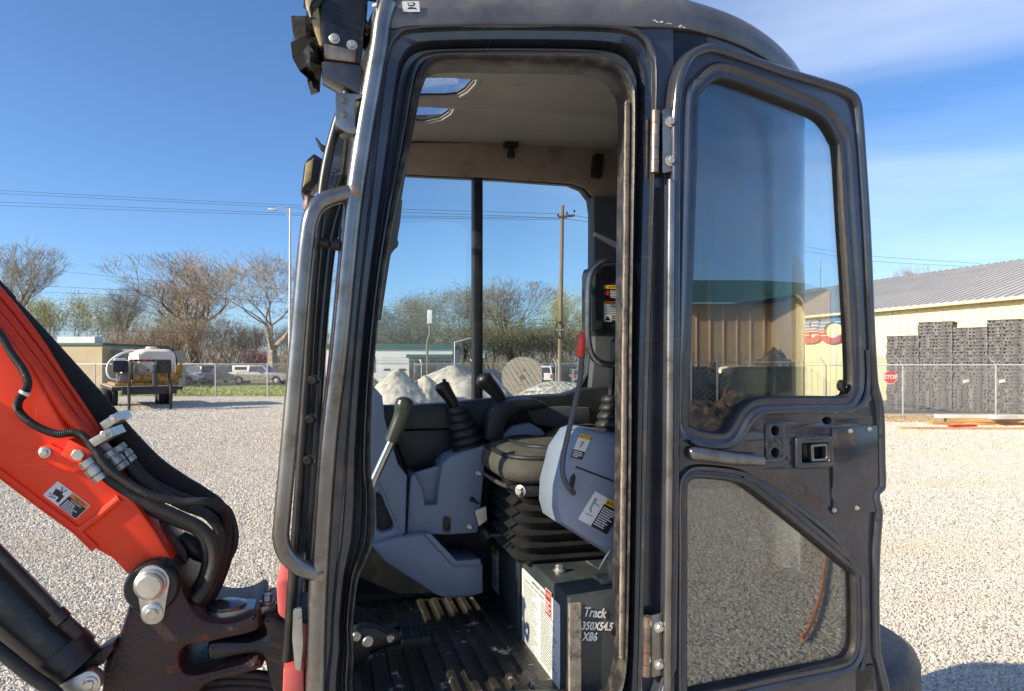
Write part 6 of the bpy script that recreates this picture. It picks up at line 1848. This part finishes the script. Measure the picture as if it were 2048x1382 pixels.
# ---- white building with green eaves seen through the cab
g = G(735, 68)
wbld = thing('white_building', 'white garage building with green eaves seen through the cab window', 'building', (g.x, g.y, 0), R(0))
WX = (905 - 735) / FPX * 68
b = MB(); b.bb((-4, 0, -0.1), (WX, 10, 3.35)); b.build('wall', 'white_wall', wbld)
b = MB(); b.bb((-4.1, -0.25, 3.35), (WX + .1, 10.1, 3.75)); b.build('eaves_band', 'green_trim', wbld)
b = MB(); b.bb((WX - 4.3, -1.0, 2.45), (WX + .05, 0.0, 2.75)); b.build('canopy', 'green_trim', wbld)
gd = MB().bb((1.3, -0.06, 0), (4.0, -0.01, 2.5)).build('garage_door', 'white_wall', wbld)
for k in range(4):
    b = MB(); b.bb((1.3, -0.075, 0.62 * k + .6), (4.0, -0.06, 0.62 * k + .62)); b.build('door_seam', 'grey_ink', gd)
for x in (1.6, 3.1):
    b = MB(); b.bb((x, -0.08, 1.2), (x + .6, -0.06, 1.4)); b.build('door_light', 'window_dark', gd)
for i in range(5):
    w_ = MB().bb((WX - 3.6 + i * 0.72, -0.05, 0.5), (WX - 3.0 + i * 0.72, -0.01, 2.2)).build('window', 'window_dark', wbld)
    b = MB(); b.bb((WX - 3.65 + i * .72, -.07, 1.75), (WX - 2.95 + i * .72, -.05, 1.80)); b.build('window_bar', 'white_wall', w_)
b = MB(); b.bb((WX - 4.15, -0.05, 0.2), (WX - 3.75, -.01, 2.2)); b.build('door', 'window_dark', wbld)
b = MB(); b.bb((0.05, -0.09, 1.1), (0.65, -.01, 2.6)); b.build('yellow_sign', 'yellow_sign', wbld)
b = MB(); b.tube([(WX + .3, -1, 0), (WX + .3, -1, 4.0)], 0.07, 6); b.box((WX + 1.6, -1, 4.2), (2.6, 1.6, 0.12), Matrix.Rotation(R(-14), 3, 'Y')); b.build('awning', 'galvanised', wbld)
# ---- sign post, utility pole, lamp posts, lines
p = G(857, 58)
sgp = thing('sign_post', 'tall dark post with a narrow white sign box in front of the white building', 'sign', (p.x, p.y, 0))
z0_, z1_ = EYE + (HZ - 647) / FPX * 58, EYE + (HZ - 620) / FPX * 58
b = MB(); b.tube([(-0.1, 0, 0), (-0.1, 0, 3.6), (0.1, 0, 4.3), (0.1, 0, z0_)], 0.09, 8); b.build('post', 'pole_wood', sgp)
b = MB(); b.box((0.1, 0, (z0_ + z1_) / 2), (0.40, 0.15, z1_ - z0_)); b.build('sign_box', 'white_wall', sgp, bevel=0.02)
p = G(1119, 48)
up_ = thing('utility_pole', 'tall wooden utility pole with crossarm seen through the cab window', 'utility pole', (p.x, p.y, 0))
hp_ = EYE + (HZ - 411) / FPX * 48
b = MB(); b.tube([(0, 0, 0), (0.2, 0, hp_)], [0.17, 0.12], 10); b.build('pole', 'pole_wood', up_)
arm_z = EYE + (HZ - 435) / FPX * 48
b = MB(); b.box((0.45, -0.1, arm_z + 0.05), (1.3, 0.12, 0.14), Matrix.Rotation(R(-12), 3, 'Y') @ Matrix.Rotation(R(25), 3, 'Z')); b.build('crossarm', 'pole_wood', up_)
for x_, z_ in ((-0.1, -0.02), (0.5, 0.15), (1.0, 0.28)):
    b = MB(); b.lathe((x_, -0.1, arm_z + z_ + 0.05), (0, 0, 1), [(0.05, 0), (0.07, 0.06), (0.04, 0.1), (0.06, 0.14), (0.03, 0.18)], 8); b.build('insulator', 'dark_plastic', up_)
b = MB(); q = [(0.0 + 0.28 * math.cos(R(a)), -0.2, EYE + (HZ - 660) / FPX * 48 + 0.55 * math.sin(R(a))) for a in range(0, 360, 20)]
b.tube(q, 0.05, 6, closed=True); b.build('cable_coil', 'cable_black', up_)
zc_ = EYE + (HZ - 660) / FPX * 48
b = MB(); b.box((0, -0.25, zc_), (0.6, 0.05, 0.06)); b.box((0, -0.25, zc_), (0.06, 0.05, 0.7)); b.build('coil_bracket', 'galvanised', up_)
p = G(579, 50)
sl2 = thing('street_lamp', 'grey street lamp with curved arm left of the cab', 'street lamp', (p.x, p.y, 0))
hz_ = EYE + (HZ - 417) / FPX * 50
b = MB(); b.tube([(0, 0, 0), (0.05, 0, hz_ - .0)], [0.11, 0.065], 10); b.build('pole', 'galvanised', sl2)
b = MB(); b.tube([(0.05, 0, hz_ - 0.75), (-0.25, 0, hz_ - .25), (-0.6, 0, hz_ + 0.02), (-1.1, 0, hz_ - .02)], 0.03, 8, smooth=4); b.tube([(0.05, 0, hz_ - 0.15), (-0.3, 0, hz_ + .05), (-0.7, 0, hz_ + .05)], 0.025, 8, smooth=3); b.build('arm', 'galvanised', sl2)
b = MB(); b.box((-1.2, 0, hz_ - 0.07), (0.55, 0.2, 0.12), Matrix.Rotation(R(8), 3, 'Y')); b.build('lamp_head', 'galvanised', sl2, bevel=0.03)
wires = [
 ([(-150, 372, 60), (0, 381, 60), (600, 411, 56), (1128, 428, 48.5)], 'topmost power line across the sky left of the cab'),
 ([(-150, 380, 60), (0, 387, 60), (600, 416, 56), (1118, 436, 48)], 'second power line from the top across the sky'),
 ([(-150, 396, 60), (0, 404, 60), (600, 427, 56), (1135, 437, 48)], 'third power line from the top across the sky'),
 ([(-150, 404, 60), (0, 411, 60), (600, 431, 56), (1128, 440, 48)], 'lowest of the four upper power lines across the sky'),
 ([(-150, 556, 66), (0, 567, 66), (600, 600, 66), (1118, 642, 66), (1400, 650, 66)], 'upper service line passing in front of the tree crowns'),
 ([(-150, 572, 66), (0, 581, 66), (600, 606, 66), (1118, 650, 66), (1400, 660, 66)], 'lower service line passing in front of the tree crowns'),
 ([(-150, 655, 70), (0, 657, 70), (330, 664, 70), (600, 668, 70), (1118, 675, 70)], 'low line strung above the water tank'),
 ([(80, 538, 75), (300, 560, 75), (600, 580, 75)], 'faint line crossing the crown of the tallest bare tree'),
 ([(1128, 428, 48.5), (1185, 437, 50), (1260, 450, 52)], 'power line running right from the utility pole top'),
 ([(1118, 436, 48), (1185, 445, 50), (1260, 458, 52)], 'power line running right from the utility pole crossarm'),
 ([(1600, 492, 70), (1745, 512, 70), (1960, 527, 70)], 'upper power line above the metal roof'),
 ([(1600, 500, 70), (1745, 522, 70), (1930, 533, 70)], 'lower power line above the metal roof'),
]
for pts, lab in wires:
    q = smooth_path([W(x, y, Y) for x, y, Y in pts], 6)
    o = MB().tube(q, 0.014, 5).build('power_line', 'cable_black', sharp=0)
    tag(o, lab, 'power line', 'overhead lines')

# ---- flatbed trailer with the tank skid
fr, re_ = G(300, 27.4), G(262, 33.2)
ax = (re_ - fr).normalized(); a_t = math.atan2(ax.y, ax.x) - math.pi / 2
trl = thing('flatbed_trailer', 'black gooseneck flatbed trailer standing on its landing legs', 'trailer', (fr.x, fr.y, 0), a_t)
DZ = 0.92
dk = MB().bb((-1.25, 0.6, DZ - 0.16), (1.25, 7.0, DZ - 0.05)).build('deck_frame', 'trailer_black', trl, bevel=0.01)
for i in range(10):
    b = MB(); b.bb((-1.25 + i * 0.25 + 0.008, 0.6, DZ - 0.05), (-1.25 + (i + 1) * .25 - 0.008, 7.0, DZ)); b.build('deck_plank', 'weathered_wood', dk)
wh = MB().lathe((0, 0, 0), (1, 0, 0), [(0.2, 0), (0.36, 0.01), (0.38, 0.05), (0.38, 0.20), (0.36, 0.24), (0.2, 0.25)], 20).mesh('tyre', 'tyre', sharp=40)
rmn = MB().lathe((0, 0, 0), (1, 0, 0), [(0.21, -0.005), (0.2, 0.0), (0.08, 0.03), (0.08, 0.0)], 16).mesh('rim', 'rim', sharp=40)
for x in (-1.32, -1.03, 0.78, 1.07):
    for y in (4.0, 4.9):
        w_ = link('wheel', wh, trl, (x, y, 0.385)); link('rim', rmn, w_)
b = MB(); b.bb((-0.95, 0.0, 0.62), (0.95, 0.16, 0.92)); b.build('front_beam', 'trailer_black', trl, bevel=0.01)
for s_ in (-1, 1):
    b = MB(); b.tube([(s_ * 0.72, -0.06, 0.02), (s_ * 0.72, -0.06, 1.0)], 0.055, 8); b.box((s_ * 0.72, -0.06, 0.015), (0.28, 0.24, 0.03)); b.build('landing_leg', 'trailer_black', trl)
    b = MB(); b.tube([(s_ * 0.72, 0.1, 0.9), (s_ * 0.62, -0.1, 1.9)], 0.06, 6); b.build('neck_post', 'trailer_black', trl)
    b = MB(); b.tube([(s_ * 0.62, -0.1, 1.9), (s_ * 0.12, -0.6, 1.55)], 0.06, 6); b.build('neck_brace', 'trailer_black', trl)
b = MB(); b.tube([(-0.7, -0.1, 1.92), (0.7, -0.1, 1.92)], 0.05, 6); b.build('neck_bar', 'trailer_black', trl)
b = MB(); b.tube([(0.1, -0.6, 0.95), (0.1, -0.6, 1.75)], 0.09, 8); b.build('coupler', 'trailer_black', trl)
b = MB(); b.bb((0.15, -0.55, 1.42), (0.68, 0.1, 1.92)); b.build('toolbox', 'trailer_black', trl, bevel=0.02)
for i in range(4): MB().bb((-0.64 + i * 0.2, -0.165, 1.88), (-0.54 + i * 0.2, -0.155, 1.96)).build('red_reflector', 'tail_red', trl)
tk = thing('water_tank_skid', 'white water tank and yellow pump skid loaded on the trailer', 'tank', (fr.x, fr.y, 0), a_t)
# tank: rounded loaf
def loaf(x0, x1, y0, y1, z0, z1, r):
    q = fillet([(x0, z0), (x1, z0), (x1, z1), (x0, z1)], r, 5)
    yc = (y0 + y1) / 2
    rg = []
    for f, sc_ in ((0, .82), (0.06, .95), (0.14, 1), (0.86, 1), (0.94, .95), (1, .82)):
        cx_, cz_ = (x0 + x1) / 2, (z0 + z1) / 2
        rg.append([Vector((cx_ + (p.x - cx_) * sc_, y0 + (y1 - y0) * f, cz_ + (p.y - cz_) * sc_)) for p in q])
    return rg
b = MB(); b.loft(loaf(-0.35, 1.20, 1.6, 4.8, 1.12, 2.42, 0.42), cap=True); b.lathe((0.35, 2.6, 2.38), (0, 0, 1), [(0.22, 0), (0.22, 0.12), (0.18, 0.14)], 16); tank = b.build('tank', 'tank_white', tk, sharp=60)
b = MB(); b.loft(loaf(-0.80, -0.30, 1.8, 2.6, 1.15, 1.95, 0.15), cap=True); b.build('small_tank', 'tank_white', tk, sharp=60)
for y in (2.0, 3.4):
    b = MB(); b.tube([(1.22, y, 1.1), (1.22, y, 2.0), (1.0, y, 2.42), (0.6, y, 2.44)], 0.03, 6, smooth=3); b.build('tank_strap', 'trailer_black', tank)
b = MB()
b.bb((-1.1, 1.2, DZ), (1.2, 1.3, DZ + .12)); b.bb((-1.1, 4.6, DZ), (1.2, 4.7, DZ + .12)); b.bb((-1.1, 1.3, DZ), (-1.0, 4.6, DZ + .12)); b.bb((1.1, 1.3, DZ), (1.2, 4.6, DZ + .12)); b.bb((1.1, 1.3, DZ + .1), (1.22, 1.42, 1.75)); b.bb((1.22, 1.3, 1.2), (1.36, 1.5, 1.85)); b.bb((-0.3, 1.25, 1.35), (1.2, 1.32, 1.45))
b.build('skid_frame', 'skid_yellow', tk, bevel=0.01)
b = MB(); b.tube([(-0.45, 1.45, DZ + .28), (1.1, 1.45, DZ + .28)], 0.24, 16); b.build('hose_reel_drum', 'skid_yellow', tk, sharp=40)
b = MB(); b.bb((-1.15, 1.3, DZ + .55), (-0.62, 1.9, DZ + 1.0)); eng = b.build('engine', 'dark_plastic', tk, bevel=0.03)
b = MB(); b.bb((-1.1, 1.28, DZ + 1.0), (-0.7, 1.85, DZ + 1.1)); b.build('fuel_tank', 'white', eng, bevel=0.03)
b = MB(); b.bb((-1.0, 1.35, DZ + .02), (-0.6, 1.9, DZ + .5)); b.tube([(-0.8, 1.2, DZ + .3), (-0.8, 1.4, DZ + .3)], 0.16, 12); b.build('pump', 'rusty_steel', tk, bevel=0.04)
b = MB(); b.tube([(-0.4, 1.7, 2.3), (-0.8, 1.6, 2.22), (-1.2, 1.5, 1.95), (-1.35, 1.45, 1.6), (-1.25, 1.4, 1.25), (-0.9, 1.35, 1.15)], 0.045, 8, smooth=4); b.build('suction_hose', 'white', tk, sharp=60)

# ---- vehicles
def vehicle(name, label, kind, px, Y, rz, paint, group='parked vehicles', z0=0.0, sc=1.0):
    g = G(px, Y)
    t = thing(name, label, 'pickup' if kind == 'pickup' else 'car', (g.x, g.y, z0), rz, group, sc)
    L, Wd = (5.4, 1.85) if kind == 'pickup' else (4.6, 1.8)
    def arch(xc, r=0.42, n=8):
        return [(xc + r * math.cos(math.pi - math.pi * i / n), 0.36 + r * math.sin(math.pi * i / n)) for i in range(n + 1)]
    xf, xr = L / 2 - 0.95, -L / 2 + 1.05
    if kind == 'pickup':
        up = [(L / 2, 0.45), (L / 2 + 0.02, 0.62), (L / 2 - 0.05, 0.95), (L / 2 - 0.5, 1.02), (0.95, 1.08), (0.2, 1.08), (-L / 2 + 0.05, 1.08), (-L / 2, 1.0), (-L / 2, 0.5)]
        cab = [(1.15, 1.06), (0.55, 1.68), (0.35, 1.73), (-0.65, 1.73), (-0.85, 1.68), (-0.95, 1.06)]
    elif kind == 'suv':
        up = [(L / 2, 0.4), (L / 2 + .02, .7), (L / 2 - .1, .95), (L / 2 - .7, 1.02), (0.9, 1.05), (-L / 2 + .05, 1.08), (-L / 2, 1.0), (-L / 2, .45)]
        cab = [(1.1, 1.03), (0.45, 1.62), (0.2, 1.70), (-1.8, 1.70), (-2.05, 1.62), (-2.22, 1.06)]
    else:
        up = [(L / 2, 0.35), (L / 2 + .02, .6), (L / 2 - .15, .78), (L / 2 - .8, .88), (0.9, .95), (-1.5, .98), (-L / 2 + .05, .95), (-L / 2, .8), (-L / 2, .4)]
        cab = [(1.0, .93), (0.25, 1.38), (0, 1.44), (-0.9, 1.43), (-1.2, 1.36), (-1.8, .96)]
    low = [(-L / 2, 0.34)] + [q for q in arch(xr)][0:] + [q for q in arch(xf)] + [(L / 2, 0.34)]
    # arches run left to right along the bottom edge
    bot = [(-L / 2, 0.36)] + [(xr + 0.42 * math.cos(math.pi - math.pi * i / 8), 0.36 + 0.42 * math.sin(math.pi * i / 8)) for i in range(9)] + [(xf + 0.42 * math.cos(math.pi - math.pi * i / 8), 0.36 + 0.42 * math.sin(math.pi * i / 8)) for i in range(9)]
    body = bot + up
    plate('body', body, [], lambda a, c, d: Vector((a, d * (1 - 0.06 * max(0, c - 0.6)), c)), Wd, paint, t, 0.03)
    cb = MB(); hw = Wd / 2 - 0.04
    n = len(cab)
    zmin, zmax = min(q[1] for q in cab), max(q[1] for q in cab)
    def wdt(z): return hw * (1 - 0.17 * (z - zmin) / (zmax - zmin))
    vs = [(x, -wdt(z), z) for x, z in cab] + [(x, wdt(z), z) for x, z in cab]
    cb.add(vs, [tuple(range(n)), tuple(reversed(range(n, 2 * n)))] + [(i, n + i, n + (i + 1) % n, (i + 1) % n) for i in range(n)])
    cbo = cb.build('cabin', paint, t, bevel=0.03)
    # side glass
    for s_ in (-1, 1):
        x0, x1 = cab[0][0], cab[-1][0]
        za, zb = zmin + 0.08, zmax - 0.10
        def xin(z, front):
            q = cab[:2] if front else [cab[-1], cab[-2]]
            f = (z - q[0][1]) / (q[1][1] - q[0][1])
            return q[0][0] + (q[1][0] - q[0][0]) * min(f, 1)
        xa0, xa1 = xin(za, True) - 0.16, xin(zb, True) - 0.14
        xb0, xb1 = xin(za, False) + 0.14, xin(zb, False) + 0.12
        nwin = 1 if kind == 'pickup' else 2
        for k in range(nwin):
            f0, f1 = k / nwin + 0.02, (k + 1) / nwin - 0.02
            qd = [(xb0 + (xa0 - xb0) * f0, za), (xb0 + (xa0 - xb0) * f1, za), (xb1 + (xa1 - xb1) * f1, zb), (xb1 + (xa1 - xb1) * f0, zb)]
            b = MB(); b.prism(qd, lambda a, c, d, s_=s_: Vector((a, s_ * (wdt(c) + d), c)), -0.01, 0.008); b.build('side_window', 'window_dark', t)
        b = MB(); b.box((x0 * 0.3, s_ * (Wd / 2 + 0.06), zmin + 0.06), (0.12, 0.14, 0.12)); b.build('mirror', 'dark_plastic', t, bevel=0.02)
    for (p, q, nm) in ((cab[0], cab[1], 'windscreen'), (cab[-1], cab[-2], 'rear_window')):
        sgn_ = 1 if nm == 'windscreen' else -1
        a = [Vector((p[0] + (q[0] - p[0]) * f + sgn_ * 0.012, s_ * (wdt(p[1] + (q[1] - p[1]) * f) - 0.12), p[1] + (q[1] - p[1]) * f)) for f, s_ in ((.12, -1), (.12, 1), (.9, 1), (.9, -1))]
        b = MB(); b.add(a + [v - Vector((sgn_ * .02, 0, 0)) for v in a], [(0, 1, 2, 3), (7, 6, 5, 4), (0, 4, 5, 1), (1, 5, 6, 2), (2, 6, 7, 3), (3, 7, 4, 0)]); b.build(nm, 'window_dark', t)
    for x in (xf, xr):
        for s_ in (-1, 1):
            w_ = link('wheel', CARW, t, (x, s_ * (Wd / 2 - 0.02), 0.345), 0); w_.scale = (1, -s_, 1)
            link('rim', CARR, w_)
    for s_ in (-1, 1):
        b = MB(); b.box((L / 2 - 0.03, s_ * (Wd / 2 - 0.25), 0.80), (0.08, 0.32, 0.16)); b.build('headlight', 'lamp_lens', t, bevel=0.02)
        b = MB(); b.box((-L / 2 + 0.01, s_ * (Wd / 2 - 0.12), 0.86), (0.06, 0.16, 0.30)); b.build('tail_light', 'tail_red', t, bevel=0.02)
    for x in (L / 2 + 0.03, -L / 2 - 0.03):
        b = MB(); b.box((x, 0, 0.48), (0.14, Wd - 0.1, 0.18)); b.build('bumper', 'bare_steel' if kind == 'pickup' else 'dark_plastic', t, bevel=0.03)
    return t
CARW = MB().lathe((0, 0.0, 0), (0, 1, 0), [(0.2, 0), (0.33, 0.0), (0.345, 0.03), (0.345, 0.2), (0.33, 0.23), (0.2, 0.23)], 20).mesh('tyre', 'tyre', sharp=40)
CARR = MB().lathe((0, 0.0, 0), (0, 1, 0), [(0.19, -0.004), (0.2, 0.0), (0.2, 0.03), (0.08, 0.02), (0.06, -0.01)], 14).mesh('rim', 'rim', sharp=40)
vehicle('pickup_truck', 'silver single-cab pickup parked nearest the cab grab handle', 'pickup', 522, 64, R(-3), 'car_silver')
tw = vehicle('pickup_truck', 'dark pickup with a white cap over its bed, between the silver and tan ones', 'pickup', 452, 67, R(178), 'car_navy')
b = MB(); b.bb((-2.6, -0.85, 1.08), (-0.95, 0.85, 1.72)); cap_ = b.build('bed_cap', 'car_white', tw, bevel=0.06)
b = MB(); b.bb((-2.35, 0.853, 1.3), (-1.2, 0.865, 1.58)); b.build('cap_window', 'window_dark', tw); b = MB(); b.bb((-2.35, -0.865, 1.3), (-1.2, -0.853, 1.58)); b.build('cap_window', 'window_dark', tw)
vehicle('pickup_truck', 'tan pickup whose tail lamp shows beside the dark one', 'pickup', 414, 71, R(72), 'car_tan')
vehicle('parked_car', 'black wagon parked behind the white car at the trailer', 'suv', 388, 68, R(150), 'car_black')
vehicle('parked_car', 'white car whose nose shows right of the trailer', 'sedan', 352, 64.5, R(5), 'car_white')
vehicle('parked_car', 'black car under the canopy of the white building', 'suv', 880, 64, R(10), 'car_black')
vehicle('parked_car', 'navy car left of the window mullion', 'suv', 925, 62, R(-5), 'car_navy')
vehicle('parked_car', 'navy car right of the window mullion, beside the cable reel', 'sedan', 985, 60, R(0), 'car_navy')
vehicle('parked_car', 'white wagon just right of the cable reel', 'suv', 1090, 58, R(80), 'car_white')
vehicle('parked_car', 'black wagon behind the utility pole', 'suv', 1122, 60, R(100), 'car_black')
vehicle('parked_car', 'silver car right of the utility pole', 'sedan', 1158, 58, R(95), 'car_silver')
vehicle('parked_car', 'white wagon at the right edge of the cab window', 'suv', 1190, 60, R(90), 'car_white')

# ---- what stands to the right of the camera and shows as a reflection in the door glass
A_, B_, C_ = mirror(1340, 30), mirror(1556, 30), mirror(1660, 24.5)
rb = thing('shed', 'tan shed with dark roof, seen only as a reflection in the door glass', 'building', (A_.x, A_.y, 0), 0)
b = MB()
a_, b_, c_ = Vector((0, 0, 0)), B_ - A_, C_ - A_
d_ = a_ + (c_ - b_)
far_ = (b_ - a_).cross(Vector((0, 0, 1))).normalized()
if far_.dot(-A_) > 0: far_ = -far_
H_ = 4.35
e_ = a_ + far_ * 9; g_ = c_ + far_ * 9
b.add([a_, b_, c_, g_, e_] + [p + Vector((0, 0, H_)) for p in (a_, b_, c_, g_, e_)], [(0, 1, 6, 5), (1, 2, 7, 6), (2, 3, 8, 7), (3, 4, 9, 8), (4, 0, 5, 9), (5, 6, 7, 8, 9)])
sw_ = b.build('wall', 'shed_tan', rb, sharp=0)
rw = MB().bb((-0.04, -0.04, 0.0), (0.04, 0.04, H_ - 0.05)).mesh('rib', 'shed_tan')
for P0, P1_ in ((a_, b_), (b_, c_)):
    n0 = int((P1_ - P0).length / 0.55)
    for i in range(n0 + 1):
        link('rib', rw, sw_, P0.lerp(P1_, i / n0))
b = MB(); up = Vector((0, 0, H_)); r1, r2 = Vector((0, 0, 1.25)), -far_ * 0.5
b.add([a_ + up + r2, b_ + up + r2, b_ + up + r1 + far_ * 2.2, a_ + up + r1 + far_ * 2.2, c_ + up, c_ + up + r1 * .4 + far_ * 2.2], [(0, 1, 2, 3), (1, 4, 5, 2)])
b.build('roof', 'green_trim', rb, sharp=0)
def mir2(px, Y): p = mirror(px, Y); return (p.x, p.y)
fence('chain_link_fence', 'chain-link fence reflected in the door glass', [mir2(1330, 23), mir2(1490, 23), mir2(1640, 22)], 1.85, 0.2, 0.004, [mir2(1384, 23), mir2(1436, 23), mir2(1490, 23), mir2(1600, 22.4)], arms=True, arm_dir=(-0.4, 0.4))
for px_, Y_, pnt, kd, rz_, lab in ((1400, 24, 'car_black', 'suv', 60, 'black wagon reflected at the left of the door glass'), (1500, 24.5, 'car_tan', 'pickup', 80, 'tan pickup reflected in the middle of the door glass'), (1585, 23, 'car_black', 'suv', 50, 'black wagon reflected at the right of the door glass')):
    o = vehicle('pickup_truck' if kd == 'pickup' else 'parked_car', lab, kd, CX, 1, R(rz_), pnt)
    o.location = mirror(px_, Y_)
M('scrap', (0.055, 0.045, 0.038), 0.7, var=0.6, scale=2.2, bump=0.8, bscale=6, col2=(0.22, 0.15, 0.10), lo=0.5, hi=0.62, detail=8)
for px_, Y_, h_, sd_, lab in ((1425, 26.5, 2.1, 31, 'dark scrap heap reflected left of centre in the door glass'), (1545, 26, 2.5, 32, 'tall dark scrap heap reflected right of centre in the door glass'), (1480, 21, 1.0, 33, 'low dark scrap heap reflected at the foot of the door glass'), (1395, 19.5, 0.9, 34, 'small dark scrap heap reflected at the left foot of the door glass')):
    p = mirror(px_, Y_)
    heap('scrap_heap', lab, p.x, p.y, 1.9, 1.9, h_, 'scrap', sd_, [(0, 0, 0.8, 0.9), (0.4, -0.2, 0.6, 0.5), (-0.4, 0.3, 0.7, 0.5)], 'scrap heaps', res=40, rough=2.6)

# ---- loose stones last
scatter('gravel_stones', [(-2.6, 3.3), (2.8, 3.3), (5.9, 7.6), (-5.7, 7.6)], 3200, 0.0112, 1, 'loose pale gravel stones nearest the excavator')
scatter('gravel_stones', [(-9, 7.6), (9.5, 7.6), (15, 14.5), (-15, 14.5)], 1600, 0.0145, 2, 'loose pale gravel stones in the middle of the yard')
q = [mirror(1350, 3.4), mirror(1760, 3.4), mirror(1760, 10), mirror(1350, 10)]
scatter('gravel_stones', [(p.x, p.y) for p in q], 2200, 0.0115, 4, 'loose pale gravel stones reflected in the door glass')
scatter('gravel_stones', [(-15, 14.5), (15, 14.5), (20.5, 23), (-22, 23)], 700, 0.021, 6, 'loose pale gravel stones in the far half of the yard')
scatter('gravel_stones', [(-22, 23), (-3, 23), (-5, 39.4), (-34, 39.4)], 330, 0.033, 8, 'loose pale gravel stones round the trailer')
scatter('gravel_stones', [(-2.6, 0.6), (-2.6, 3.3), (-5.7, 7.6), (-9, 7.6), (-6.5, 0.6)], 1500, 0.0145, 11, 'loose pale gravel stones left of the orange boom')
scatter('gravel_stones', [(2.8, 3.3), (4.2, 2.6), (9.5, 3.2), (9.5, 7.6), (5.9, 7.6)], 1500, 0.0145, 12, 'loose pale gravel stones right of the open door')
